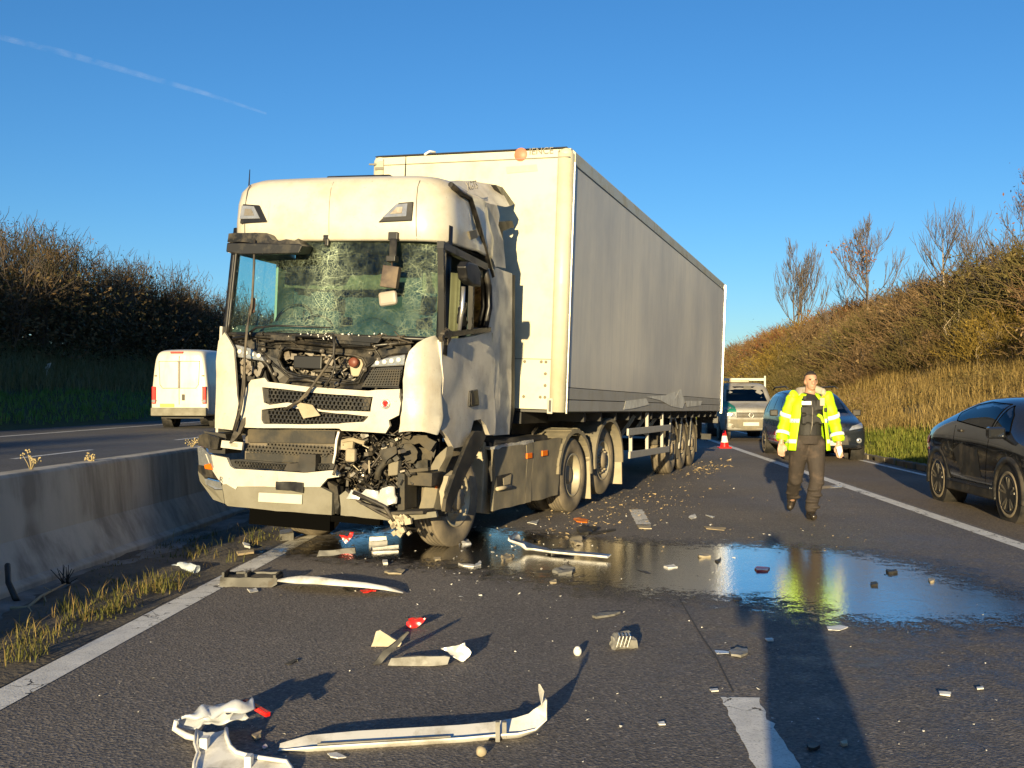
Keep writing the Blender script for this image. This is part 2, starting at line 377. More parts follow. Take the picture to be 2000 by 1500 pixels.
# thin tar joint between the lanes
M_['tar'] = pm('tar_joint', (.05, .045, .042), .7)
b = MB(); pts = [at(x, y, .003) for x, y in ((1325, 1165), (1345, 1200), (1372, 1245), (1400, 1285), (1412, 1310), (1432, 1350))]
b.add([p + V((-.005, 0, 0)) for p in pts] + [p + V((.005, 0, 0)) for p in pts], [(i, i + 6, i + 7, i + 1) for i in range(5)]); up(b.build('tar_joint', M_['tar'], kind='structure', fix=False))

# verge under the barrier: lumpy soil with a broken concrete apron
def vergez(r, s_): return .012 + .05 * max(0, NZ.noise(V((r * 2.1, s_ * 1.2, 0)))) + .02 * NZ.noise(V((r * 7, s_ * 6, 3))) + (.03 if r < -3.5 else 0)
b = MB(); b.grid(lambda i, j: rd(-5.0 + j * 1.88 + .05 * NZ.noise(V((j * 3, i * 90, 1))) * (j > .9), -6 + i * 52, vergez(-5 + j * 1.88, -6 + i * 52) if j < .95 else .004), 260, 14)
up(b.build('verge', M_['soil'], kind='structure', fix=False))
M_['apron'] = pm('broken_concrete_apron', (.26, .25, .235), .9, var=.35, vs=3, dirt=(.07, .06, .048), da=.7, ds=2.5, bump=.012, bs=16)
b = MB(); b.grid(lambda i, j: rd(-4.4 + j * (.42 + .30 * NZ.noise(V((i * 40, 2, 0)))), 2 + i * 42, .055 + .02 * NZ.noise(V((j * 3, i * 60, 7))) - .03 * (j > .9)), 200, 6)
up(b.build('verge_apron', M_['apron'], kind='structure', fix=False))

# concrete barrier
def concmat():
    m, t, b = newmat('stained_barrier_concrete'); c = coords(t)
    base = mixc(t, tnoise(t, c, 1.3, 8, .7), (.36, .33, .285), (.54, .49, .42))
    st = ramp(t, tnoise(t, coords(t, (2.2, 2.2, .35)), 1.7, 6, .65), [(.40, 0.), (.62, .8)]); base = mixc(t, st, base, (.20, .18, .15))
    bl = ramp(t, tnoise(t, coords(t, loc=(3.7, 0, 0)), .8, 4, .5), [(.55, 0.), (.62, .75)]); base = mixc(t, bl, base, (.48, .45, .39))
    t.links.new(base, b.inputs['Base Color']); b.inputs['Roughness'].default_value = .9
    bp = nd(t, 'Bump', Strength=.35, Distance=.008); t.links.new(tnoise(t, c, 35, 5, .7), bp.inputs['Height']); t.links.new(bp.outputs[0], b.inputs['Normal']); return m
M_['concrete'] = concmat()
bar_root = thing('concrete_barrier', 'long grey stained concrete barrier wall between the two carriageways', 'barrier', rd(-4.6, 8))
prof = [(-4.30, -.02), (-4.30, .10), (-4.36, .135), (-4.44, .30), (-4.50, .42), (-4.545, .92), (-4.565, .95), (-4.76, .95), (-4.78, .92), (-4.85, .40), (-5.06, .2), (-5.06, -.02)]
b = MB(); ss = [-25 + 1.5 * k for k in range(220)]
vs = []
for s_ in ss:
    for r, z in prof: vs.append(rd(r + .006 * NZ.noise(V((s_, z * 3, 0))), s_, z + (.004 * NZ.noise(V((s_ * .7, r, 2))) if z > .8 else 0)) - bar_root.location)
n = len(prof)
b.add(vs, [(i * n + j, i * n + j + 1, (i + 1) * n + j + 1, (i + 1) * n + j) for i in range(len(ss) - 1) for j in range(n - 1)])
b.build('wall', M_['concrete'], bar_root, bevel=.012)

# kerb stones along the right-hand edge
M_['kerb'] = pm('dirty_kerb_stone', (.20, .17, .13), .9, var=.4, vs=9, dirt=(.08, .07, .04), da=.6, ds=5, bump=.01, bs=30, rand=.45)
kerb = tag(empty('kerb'), kind='structure')
kb = MB(); kb.box((0, 0, .05), (.16, .62, .13)); kb.crumple(1, .02, 5)
k0 = None
for k in range(64):
    s_ = 11 + k * .68; p = rd(7.26 + rnd.uniform(-.03, .03), s_, rnd.uniform(-.02, .015))
    M = MX.Translation(p) @ MX.Rotation(-PHI + rnd.uniform(-.05, .05), 4, 'Z')
    if k0 is None: k0 = kb.build('kerb_stone', M_['kerb'], kerb); k0.matrix_basis = M
    else: inst(k0, M=M, parent=kerb)
up(strip('kerb_channel', 7.12, 7.9, -30, 300, -.03, M_['soil'], 120))

# banks
def bank_r(r, s_):
    k = min(1, max(0, (r - 7.7) / 13)); k = k * k * (3 - 2 * k) * .55 + k * .45
    top = 5.3 - .008 * max(0, s_ - 40)
    return top * k + .18 * NZ.noise(V((r * .3, s_ * .2, 0))) * min(1, (r - 7.7) / 2) + .05 * NZ.noise(V((r, s_, 5)))
def bank_l(r, s_):
    k = min(1, max(0, (-19.3 - r) / 6.5)); k = k ** .85
    return OPZ - .03 + 3.2 * k + .15 * NZ.noise(V((r * .3, s_ * .2, 9))) * min(1, (-19.3 - r) / 2)
M_['bankr'] = pm('dry_bank_ground', (.15, .115, .05), .95, var=.4, vs=1.2, dirt=(.07, .06, .03), da=.5, ds=.7, bump=.05, bs=6)
M_['bankl'] = pm('left_bank_ground', (.045, .06, .022), .95, var=.4, vs=1.2, bump=.05, bs=6)
b = MB(); b.grid(lambda i, j: (lambda r, s_: rd(r, s_, bank_r(r, s_) - .02))(7.75 + 60 * j ** 1.6, -30 + 480 * i), 150, 34); up(b.build('right_bank', M_['bankr'], kind='structure', fix=False))
b = MB(); b.grid(lambda i, j: (lambda r, s_: rd(r, s_, bank_l(r, s_)))(-19.3 - 60 * j ** 1.6, -130 + 600 * i), 150, 34); up(b.build('left_bank', M_['bankl'], kind='structure', fix=False))

# ------------------------------------------------------------------ puddle
def puddlemat():
    m, t, b = newmat('oily_water'); t.nodes.remove(b); out = t.nodes['Material Output']; c = coords(t)
    p = nd(t, 'BsdfPrincipled', Roughness=.03, IOR=2.1); p.inputs['Coat Weight'].default_value = 1.; p.inputs['Coat Roughness'].default_value = .08; COATN = p; p.inputs['Coat IOR'].default_value = 1.7; p.inputs['Base Color'].default_value = (.012, .010, .008, 1); p.inputs['Specular IOR Level'].default_value = .9
    rr = ramp(t, tnoise(t, coords(t, (1, .6, 1)), 2.2, 6, .65), [(.46, .04), (.72, .20)]); t.links.new(rr, p.inputs['Roughness'])
    bp = nd(t, 'Bump', Strength=.22, Distance=.006); t.links.new(tnoise(t, c, 46, 3), bp.inputs['Height'])
    bp2 = nd(t, 'Bump', Strength=.06, Distance=.02); t.links.new(tnoise(t, c, 5, 2), bp2.inputs['Height']); t.links.new(bp2.outputs[0], bp.inputs['Normal']); t.links.new(bp.outputs[0], p.inputs['Normal']); t.links.new(bp.outputs[0], p.inputs['Coat Normal'])
    at_ = nd(t, 'Attribute'); at_.attribute_name = 'wet'
    ad = nd(t, 'Math', operation='ADD'); t.links.new(at_.outputs['Fac'], ad.inputs[0]); t.links.new(nd_map(t, tnoise(t, c, 7, 7, .7), .3, .7, -.42, .42), ad.inputs[1])
    ad2 = nd(t, 'Math', operation='ADD'); t.links.new(ad.outputs[0], ad2.inputs[0]); t.links.new(nd_map(t, tnoise(t, c, 60, 3), .3, .7, -.30, .30), ad2.inputs[1])
    fac = nd_map(t, ad2.outputs[0], .40, .62)
    tr0 = nd(t, 'BsdfTransparent'); dp = nd(t, 'BsdfPrincipled', Roughness=.34); dp.inputs['Base Color'].default_value = (.03, .027, .025, 1)
    trm = nd(t, 'MixShader'); t.links.new(mul(t, nd_map(t, ad2.outputs[0], .05, .42), .5), trm.inputs[0]); t.links.new(tr0.outputs[0], trm.inputs[1]); t.links.new(dp.outputs[0], trm.inputs[2])
    tr = trm; mx = nd(t, 'MixShader'); t.links.new(fac, mx.inputs[0]); t.links.new(tr.outputs[0], mx.inputs[1]); t.links.new(p.outputs[0], mx.inputs[2]); t.links.new(mx.outputs[0], out.inputs[0]); return m
M_['water'] = puddlemat()
def pip(p, poly):
    ins = False; n = len(poly); dmin = 9e9
    for i in range(n):
        a, b2 = poly[i], poly[(i + 1) % n]
        if (a[1] > p[1]) != (b2[1] > p[1]) and p[0] < (b2[0] - a[0]) * (p[1] - a[1]) / (b2[1] - a[1]) + a[0]: ins = not ins
        ab = (b2[0] - a[0], b2[1] - a[1]); L = ab[0] ** 2 + ab[1] ** 2; tt = max(0, min(1, ((p[0] - a[0]) * ab[0] + (p[1] - a[1]) * ab[1]) / L))
        dmin = min(dmin, math.hypot(p[0] - a[0] - ab[0] * tt, p[1] - a[1] - ab[1] * tt))
    return dmin if ins else -dmin
outline = [(600, 1072), (660, 1058), (760, 1040), (860, 1035), (960, 1040), (1060, 1050), (1230, 1062), (1390, 1069), (1540, 1073), (1640, 1082), (1760, 1103), (1840, 1130), (1900, 1150), (1995, 1168), (2090, 1185), (2060, 1208), (1900, 1212), (1740, 1212), (1640, 1206), (1560, 1176), (1480, 1166), (1340, 1160), (1200, 1150), (1090, 1128), (960, 1112), (860, 1098), (740, 1090), (640, 1082), (570, 1076)]
poly = [tuple(at(x, y))[:2] for x, y in outline]
xs = [p[0] for p in poly]; ys = [p[1] for p in poly]; x0, x1, y0, y1 = min(xs) - .6, max(xs) + .6, min(ys) - .6, max(ys) + .6
nx, ny = 150, 90
b = MB(); wet = []
for i in range(nx + 1):
    for j in range(ny + 1):
        q = (x0 + (x1 - x0) * i / nx, y0 + (y1 - y0) * j / ny); b.v.append(V((q[0], q[1], .0085)))
        wet.append(max(0., min(1., .5 + pip(q, poly) / (.75 if pip(q, poly) > 0 else 1.1))))
b.f = [(i * (ny + 1) + j, (i + 1) * (ny + 1) + j, (i + 1) * (ny + 1) + j + 1, i * (ny + 1) + j + 1) for i in range(nx) for j in range(ny)]
keep = [f for f in b.f if max(wet[i] for i in f) > .02]; b.f = keep; b.sm = [True] * len(keep)
pud = b.build('puddle', M_['water'], kind='structure', fix=False)
att = pud.data.attributes.new('wet', 'FLOAT', 'POINT'); att.data.foreach_set('value', wet)

# contrail: a thin far streak of ice cloud
def contrail():
    m, t, b_ = newmat('contrail_ice'); t.nodes.remove(b_); out = t.nodes['Material Output']
    tr = nd(t, 'BsdfTransparent'); df = nd(t, 'BsdfDiffuse'); df.inputs[0].default_value = (.9, .9, .9, 1); mx = nd(t, 'MixShader')
    c = coords(t, (.02, .02, .02)); t.links.new(nd_map(t, tnoise(t, c, 1.2, 5), .35, .75, .0, .026), mx.inputs[0]); t.links.new(tr.outputs[0], mx.inputs[1]); t.links.new(df.outputs[0], mx.inputs[2]); t.links.new(mx.outputs[0], out.inputs[0])
    pts = []
    for x, y, d in ((-30, 65, 3000), (120, 102, 3080), (260, 142, 3160), (400, 182, 3240), (520, 222, 3320)):
        pts.append(CAMP + ray(x, y) * d)
    mb = MB(); mb.tube(pts, [9, 11, 10, 8, 4], 8); o = mb.build('contrail', m, fix=False); tag(o, 'faint white vapour trail across the upper left of the sky', 'contrail')
contrail()
# ------------------------------------------------------------------ wheels
def wheel_parts(Rt, W, Rr, style, name='wheel'):
    """returns {part: mesh}; outer face at x=0, body towards -x, axle along x"""
    out = {}
    b = MB(); s = .045
    pr = [(-.03, Rr), (-.006, Rr + .02), (0, (Rt + Rr) / 2), (-.012, Rt - s), (-.035, Rt - .008)]
    k = 5
    for i in range(k):
        x0 = -.04 - (W - .08) * i / k; x1 = -.04 - (W - .08) * (i + .82) / k; x2 = -.04 - (W - .08) * (i + 1) / k
        pr += [(x0, Rt), (x1, Rt), (x1, Rt - .014), (x2, Rt - .014)]
    pr += [(-W + .035, Rt - .008), (-W + .012, Rt - s), (-W, (Rt + Rr) / 2), (-W + .02, Rr)]
    b.lathe(pr, 44); out['tyre'] = b.mesh('tyre', M_['tyre'])
    b = MB()
    if style == 'dish':
        b.lathe([(-.03, Rr + .005), (-.012, Rr), (-.012, Rr - .018), (-.04, Rr - .03), (-.15, Rr - .045), (-.17, Rr - .06), (-.175, .10), (-.175, .0)], 40)
        out['rim'] = b.mesh('rim', M_['rim']); h = MB(); h.lathe([(-.18, .13), (-.08, .12), (-.07, .09), (-.07, 0)], 28)
        for i in range(10): a = i * math.pi / 5; h.lathe([(-.175, .018), (-.14, .016), (-.135, 0)], 8, c=(0, math.cos(a) * .165, math.sin(a) * .165))
        out['hub'] = h.mesh('hub', M_['hub'])
    elif style == 'steer':
        b.lathe([(-.03, Rr + .005), (-.012, Rr), (-.012, Rr - .018), (-.07, Rr - .03), (-.09, Rr - .05), (-.05, .20), (-.035, .185), (-.035, .12)], 40)
        for i in range(0): pass
        out['rim'] = b.mesh('rim', M_['rim']); h = MB(); h.lathe([(-.05, .12), (-.01, .118), (.012, .105), (.016, 0)], 30)
        for i in range(10): a = i * math.pi / 5 + .2; h.lathe([(-.04, .021), (-.005, .018), (.002, 0)], 8, c=(0, math.cos(a) * .155, math.sin(a) * .155))
        out['hub'] = h.mesh('hub', M_['hub'])
    else:   # alloy spokes
        b.lathe([(-.02, Rr + .004), (-.006, Rr), (-.006, Rr - .02), (-.05, Rr - .035), (-W + .04, Rr - .05)], 36)
        b.lathe([(-.11, Rr - .04), (-.115, 0)], 24)
        out['rim'] = b.mesh('rim', M_['carrim_dark']); h = MB()
        for i in range(5):
            a = i * 2 * math.pi / 5 + .3
            for da in (-.16, .16):
                pts = [V((-.03, math.cos(a + da * .4) * .05, math.sin(a + da * .4) * .05)), V((-.012, math.cos(a + da) * (Rr - .02), math.sin(a + da) * (Rr - .02)))]
                h.bar(pts[0], pts[1], .026, .03, up=(1, 0, 0))
        h.lathe([(-.05, .065), (-.02, .06), (-.014, .03), (-.014, 0)], 20)
        out['hub'] = h.mesh('spokes', M_['carrim'])
    return out
M_['carrim'] = pm('dull_alloy', (.11, .105, .095), .4, metal=.6, var=.2, dirt=(.2, .17, .12), da=.5)
M_['carrim_dark'] = pm('dark_rim', (.03, .03, .03), .5, metal=.3)
def put_wheel(parts, M, parent, names=('tyre', 'rim', 'hub')):
    wq = empty('wheel', M, parent)
    for k in names:
        if k in parts:
            o = bpy.data.objects.new('spokes' if parts[k].name.startswith('spokes') else k, parts[k]); COL.objects.link(o); o.parent = wq
    return wq
def axisM(ang, p):    # wheel frame: x outward (image right for ang given), y into the scene
    t = rad(ang); M = MX((V((math.cos(t), -math.sin(t), 0)), V((math.sin(t), math.cos(t), 0)), V((0, 0, 1)))).transposed().to_4x4(); M.translation = V(p); return M
FLIP = MX.Rotation(math.pi, 4, 'Z')

# ------------------------------------------------------------------ the crashed tractor unit
th = rad(18); lc = V((math.cos(th), -math.sin(th), -.0407)).normalized(); ac = V((math.sin(th), math.cos(th), -.010))
MC = frame(lc, ac, (0, 0, 0)); lc = MC.to_3x3().col[0]
OC = V((-.70, 9.65, 0)) - 1.3 * V((lc.x, lc.y, 0)) + V((0, 0, .05)) - .08 * lc
MC.translation = OC
truck = thing('articulated_lorry_tractor', 'white lorry tractor unit with smashed front, shattered windscreen and torn bumper', 'lorry', MC)
MCI = MC.inverted()
MH = axisM(25, (.838, 13.85, 0)); KH = MCI @ MH          # chassis frame: origin under the drive wheel's outer face
def cf(px, py, v=0.): return unproj(MC, px, py, 1, v)
def cs(px, py, u=1.25): return unproj(MC, px, py, 0, u)
def ch(px, py, u=0.): return unproj(MH, px, py, 0, u)
def CF(l, v=0.): return [cf(x, y, v) for x, y in l]
def CS(l, u=1.25): return [cs(x, y, u) for x, y in l]
def CH(l, u=0.): return [ch(x, y, u) for x, y in l]
def T(name, mb, mat, **k): return mb.build(name, M_[mat] if isinstance(mat, str) else mat, k.pop('parent', truck), **k)
rr = random.Random(5)

# roof shell: rounded plan, sloping nose, domed top
def ring(hw, vf, vr, z, rc=.27, n=44, bow=.07):
    pts = []; L1 = vr - vf - rc; arc = rc * math.pi / 2; L2 = 2 * (hw - rc); tot = 2 * L1 + 2 * arc + L2
    for i in range(n + 1):
        d = tot * i / n
        if d < L1: p = (-hw, vr - d)
        elif d < L1 + arc: a = (d - L1) / rc; p = (-hw + rc - rc * math.cos(a), vf + rc - rc * math.sin(a))
        elif d < L1 + arc + L2: p = (-hw + rc + d - L1 - arc, vf)
        elif d < L1 + 2 * arc + L2: a = (d - L1 - arc - L2) / rc; p = (hw - rc + rc * math.sin(a), vf + rc - rc * math.cos(a))
        else: p = (hw, vf + rc + d - L1 - 2 * arc - L2)
        pts.append(V((p[0], p[1] - bow * max(0, 1 - (p[0] / hw) ** 2) * max(0, 1 - (p[1] - vf) / .3), z)))
    return pts
SHX = -.06   # the roof leans a little to the left
lev = [(1.215, .28, 3.085), (1.225, .26, 3.11), (1.225, .27, 3.3), (1.215, .30, 3.5), (1.20, .345, 3.63), (1.165, .42, 3.715), (1.10, .52, 3.765), (1.0, .68, 3.79), (.6, 1.0, 3.80), (.1, 1.3, 3.80)]
def vfz(z):
    for (h0, v0, z0), (h1, v1, z1) in zip(lev, lev[1:]):
        if z0 <= z <= z1: return v0 + (v1 - v0) * (z - z0) / (z1 - z0)
    return .3
b = MB(); rings = [ring(hw, vf, 1.62, z, min(.27, hw * .6)) for hw, vf, z in lev]
for R_, (hw, vf, z) in zip(rings, lev):
    for p in R_: p.x += SHX * (z - 3.08) / .7
n = len(rings[0]); b.add([p for R_ in rings for p in R_], [(i * n + j, i * n + j + 1, (i + 1) * n + j + 1, (i + 1) * n + j) for i in range(len(rings) - 1) for j in range(n - 1)], True)
def dent(p):
    k = max(0, min(1, (p.x - .95) / .2)) * max(0, min(1, (p.y - .45) / .35))
    return p + NZ.noise_vector(p * 3.1) * .045 * k + V((-.05 * k * max(0, NZ.noise(p * 2)), 0, 0))
b.warp(dent); T('roof_shell', b, 'white', solid=.02)
def rs_(u, z): return V((u + SHX * (z - 3.08) / .7, vfz(z) - .07 * max(0, 1 - (u / 1.2) ** 2) - .012, z))
for u0 in (.93, -1.0, 0.0):
    b = MB(); b.tube([rs_(u0, 3.10 + .6 * k / 8) for k in range(9)], .005 if u0 else .003, 4); T('roof_seam', b, 'text')
# windscreen
def scr(a, c):
    u = (-1.17 + 2.33 * a); z = 2.135 + .96 * c; return V((u - .05 * c * (1 if a > .5 else .3), .10 + .13 * c + .16 * abs(u / 1.17) ** 2.6 - .02 * math.exp(-((u + .05) / .35) ** 2) * 0, z))
b = MB(); b.grid(scr, 40, 16); ws = T('windscreen', b, 'screen', fix=False)
b = MB(); b.tube([scr(0, i / 8) + V((0, -.012, 0)) for i in range(9)], .022, 6); b.tube([scr(i / 24, 1) + V((0, -.008, .012)) for i in range(25)], .02, 6); b.tube([scr(i / 24, 0) + V((0, -.008, -.012)) for i in range(25)], .024, 6); T('windscreen_seal', b, 'black')
for s_ in (0, 1):
    b = MB(); pts = [scr(s_, i / 6) + V(((-.05 if s_ == 0 else .045), .05, 0)) for i in range(-1, 8)]; b.tube(pts, .062 if s_ else .05, 8); T('pillar', b, 'black')
# cab walls, floor, interior
b = MB()
b.slab([(-1.24, .2, 1.1), (-1.24, 1.62, 1.1), (-1.24, 1.62, 2.2), (-1.24, .2, 2.2)], (.03, 0, 0)); b.slab([(-1.24, 1.25, 2.2), (-1.24, 1.62, 2.2), (-1.24, 1.62, 3.1), (-1.24, 1.25, 3.1)], (.03, 0, 0)); b.slab([(-1.24, .3, 2.98), (-1.24, 1.25, 2.98), (-1.24, 1.25, 3.1), (-1.24, .3, 3.1)], (.03, 0, 0))
T('side_wall', b, 'white')
b = MB(); b.slab([(-1.2, 1.6, 1.1), (1.2, 1.6, 1.1), (1.2, 1.6, 3.3), (-1.2, 1.6, 3.3)], (0, .04, 0)); T('rear_wall', b, 'inner')
b = MB(); b.box((0, .9, 1.45), (2.3, 1.3, .06)); T('cab_floor', b, 'inner'); b = MB(); b.box((0, .95, 3.12), (2.2, 1.2, .02)); T('cab_ceiling', b, 'inner')
b = MB(); b.grid(lambda i, j: V((-1.12 + 1.35 * i, 1.25 + .03 * math.sin(i * 40), 2.72 + .16 * j - .02 * math.sin(i * 3))), 60, 2); T('curtain', b, 'curtain', solid=.01)
b = MB(); b.grid(lambda i, j: V((.55 + .45 * i, 1.3 + .03 * math.sin(i * 24), 2.1 + .8 * j)), 30, 2); T('curtain', b, 'curtain', solid=.01)
for u in (-.65, .6):
    st = MB(); st.box((u, 1.0, 1.75), (.52, .5, .16)); st.box((u, 1.25, 2.12), (.5, .13, .7), MX.Rotation(-.12, 3, 'X')); st.box((u, 1.3, 2.58), (.3, .1, .2)); T('seat', st, 'seat', bevel=.04)
b = MB(); b.grid(lambda i, j: V((-1.15 + 2.3 * i, .26 + .30 * j, 2.13 + .10 * math.sin(j * 3.1) + .10 * math.exp(-((i - .28) / .10) ** 2) * math.sin(j * 3.1) + .11 * math.exp(-((i - .68) / .09) ** 2) * math.sin(j * 3.1))), 40, 8); b.box((0, .56, 1.85), (2.3, .04, .55)); T('dashboard', b, 'seat')
b = MB(); c0 = V((-.62, .62, 2.28)); rot = MX.Rotation(rad(65), 3, 'X'); b.tube([c0 + rot @ V((.22 * math.cos(a * .2618), .22 * math.sin(a * .2618), 0)) for a in range(25)], .017, 6, caps=False); b.bar(c0 + rot @ V((-.2, 0, 0)), c0 + rot @ V((.2, 0, 0)), .05, .03); b.bar(c0, c0 + V((0, .02, -.3)), .06); T('steering_wheel', b, 'black')

# roof lamps
for out, inn in (([(479, 400), (513, 403), (532, 437), (476, 439)], [(484, 405), (509, 407), (524, 432), (482, 432)]), ([(812, 396), (785, 399), (748, 438), (811, 434)], [(807, 402), (786, 404), (761, 431), (806, 428)])):
    po = CF(out, .3); b = MB()
    def lift(ps, e):
        for p in ps: p.y = vfz(p.z) - .07 * max(0, 1 - (p.x / 1.2) ** 2) - e
    lift(po, .03)
    b.slab(po, (0, .12, 0)); fr = T('roof_lamp', b, 'black', bevel=.008)
    pi_ = CF(inn, .36); lift(pi_, .036)
    b = MB(); b.slab(pi_, (0, .02, 0)); b.build('lens', M_['lens'], fr, bevel=.004)
    c2 = sum(pi_, V()) / 4; b = MB(); b.slab([p * .5 + c2 * .5 for p in pi_], (0, -.004, 0)); b.build('reflector', M_['steel'], fr)
# sun visor remains, bracket stumps
b = MB(); b.slab(CF([(441, 492), (443, 474), (583, 476), (590, 480), (583, 495), (470, 497)], -.02), (0, .22, .02)); T('sun_visor', b, 'black', bevel=.01)
b = MB(); b.slab(CF([(444, 472), (447, 455), (520, 455), (531, 468), (545, 470), (560, 466), (575, 470), (583, 466), (588, 477), (530, 478)], .03), (0, .16, .0)); b.crumple(1, .015, 8); T('visor_bracket', b, 'frame')
b = MB(); b.box(cf(640, 466, .22), (.07, .08, .07)); b.box(cf(640, 474, .2), (.045, .06, .08)); T('bracket_stump', b, 'frame', bevel=.01)
b = MB(); b.box(cf(770, 462, .2), (.10, .08, .08)); b.bar(cf(769, 468, .17), cf(767, 502, .1), .07, .05); b.box(cf(766, 506, .08), (.10, .09, .06)); T('mirror_bracket', b, 'black', bevel=.008)
b = MB(); b.tube([cf(765, 510, .07), cf(766, 525, .05)], .008, 5); b.box(cf(763, 541, .05), (.17, .07, .21), MX.Rotation(.12, 3, 'Y')); mh = T('front_mirror', b, bevel=.03, mat= pm('brown_mirror_shell', (.045, .028, .02), .45, dirt=(.2, .15, .1), da=.4))
b = MB(); b.box(cf(758, 583, .06), (.19, .06, .14), MX.Rotation(-.15, 3, 'Y')); T('mirror_glass_back', b, bevel=.028, mat= pm('pale_mirror_back', (.32, .29, .25), .4, dirt=(.25, .2, .15)))
# aerials, roof hatch
for x, y0, y1, v in ((486, 368, 331, .75), (791, 353, 303, .8)):
    b = MB(); p, q = cf(x, y0, v), cf(x + 2, y1, v); b.tube([p + V((0, 0, -.1)), p, q], [.03, .009, .004], 6); T('aerial', b, 'black')
b = MB(); b.box(cf(715, 352, 1.0) + V((0, 0, -.01)), (.75, .4, .05)); T('roof_hatch', b, 'black', bevel=.02)

# open front: dark back plate, pressed frame with its opening, engine bits
b = MB(); b.slab(CF([(440, 655), (852, 665), (800, 850), (440, 850)], .5), (0, .03, 0)); T('bulkhead', b, 'chassis')
outer = [(452, 655), (520, 650), (600, 655), (660, 662), (740, 664), (805, 664), (800, 690), (770, 690), (735, 706), (712, 740), (706, 760), (640, 758), (560, 752), (540, 745), (522, 712), (492, 684)]
inner = [(541, 702), (547, 684), (560, 679), (600, 683), (650, 689), (690, 694), (706, 700), (712, 712), (706, 722), (702, 732), (697, 740), (688, 746), (640, 740), (580, 733), (560, 727), (549, 718)]
b = MB(); po, pi_ = CF(outer, .17), CF(inner, .17); m = len(po)
for i, p in enumerate(pi_): p.y = .20
b.add(po + pi_ + [p + V((0, .06, 0)) for p in pi_], [(i, (i + 1) % m, m + (i + 1) % m, m + i) for i in range(m)] + [(m + i, m + (i + 1) % m, 2 * m + (i + 1) % m, 2 * m + i) for i in range(m)])
b.tube(pi_ + [pi_[0]], .016, 6); b.tube([p * .62 + q * .38 + V((0, -.012, 0)) for p, q in zip(pi_, po)] + [pi_[0] * .62 + po[0] * .38], .012, 6)
T('front_frame', b, 'frame', bevel=.004)
b = MB()
for x, y in ((517, 673), (518, 683), (528, 706), (540, 731), (632, 686), (736, 677), (726, 690), (715, 722), (688, 737), (660, 750), (742, 702)): b.lathe([(-.03, .026), (-.045, .022), (-.05, .012), (-.06, .011), (-.06, 0)], 12, axis='y', c=cf(x, y, .17))
T('frame_bolts', b, 'steel', kind='stuff')
b = MB()
for i in range(70):
    x, y = rr.uniform(548, 705), rr.uniform(686, 742); p = cf(x, y, rr.uniform(.26, .4))
    if rr.random() < .5: b.box(p, (rr.uniform(.03, .12), .06, rr.uniform(.02, .09)), MX.Rotation(rr.uniform(-.5, .5), 3, 'Y'))
    else: b.tube([p, p + V((rr.uniform(-.1, .1), rr.uniform(-.05, .03), rr.uniform(-.08, .08))), p + V((rr.uniform(-.2, .2), 0, rr.uniform(-.06, .06)))], rr.uniform(.006, .016), 6)
T('engine_bay_fittings', b, 'steel', kind='stuff')
b = MB(); b.box(cf(605, 708, .27), (.32, .1, .13)); T('junction_box', b, 'black', bevel=.01)
b = MB(); b.slab(CF([(686, 700), (704, 698), (709, 712), (700, 735), (686, 736), (683, 718)], .23), (0, .08, 0)); tank = T('filler_housing', b, 'tan', bevel=.01)
b = MB(); b.lathe([(-.05, 0), (-.05, .045), (-.03, .05), (0, .05)], 18, axis='y', c=cf(693, 708, .2)); b.build('filler_cap', pm('dark_red_cap', (.16, .05, .03), .5), tank)
# lower lip of crossbars and wiper tray bits
b = MB()
for l in ([(455, 662), (500, 656), (540, 660), (580, 668)], [(580, 668), (650, 675), (720, 676), (800, 668)], [(560, 752), (566, 742), (600, 742), (640, 750)], [(460, 668), (500, 690), (524, 714), (540, 748)], [(800, 694), (760, 697), (735, 712), (718, 745)]): b.tube([cf(x, y, .13) for x, y in l], .02, 6)
b.box(cf(555, 660, .1), (.28, .05, .05)); b.box(cf(690, 668, .1), (.4, .06, .05), MX.Rotation(.05, 3, 'Y')); b.slab(CF([(652, 652), (745, 660), (738, 670), (660, 664)], .05), (0, .05, 0))
T('scuttle_rails', b, 'frame')
b = MB()
for i in range(40):
    x = rr.uniform(470, 800); p = cf(x, 660 + rr.uniform(-6, 14), rr.uniform(.05, .14)); b.tube([p, p + V((rr.uniform(-.08, .08), 0, rr.uniform(-.03, .03))), p + V((rr.uniform(-.14, .14), .02, rr.uniform(-.06, .04)))], rr.choice((.004, .006, .009)), 5)
T('scuttle_wiring', b, 'wire', kind='stuff')
b = MB()
for i in range(36): p = cf(rr.gauss(650, 40), 655 + rr.uniform(-4, 8), .06); b.box(p, (rr.uniform(.006, .018), .012, rr.uniform(.005, .012)), MX.Rotation(rr.uniform(-1, 1), 3, 'Y'))
T('glass_crumbs', b, 'chip', kind='stuff')
b = MB(); b.tube([cf(490, 648, .04), cf(500, 640, .03), cf(540, 636, .02), cf(645, 640, .03)], [.014, .012, .01, .007], 6); b.tube([cf(490, 648, .05), cf(486, 662, .08)], .02, 6); T('wiper', b, 'black')
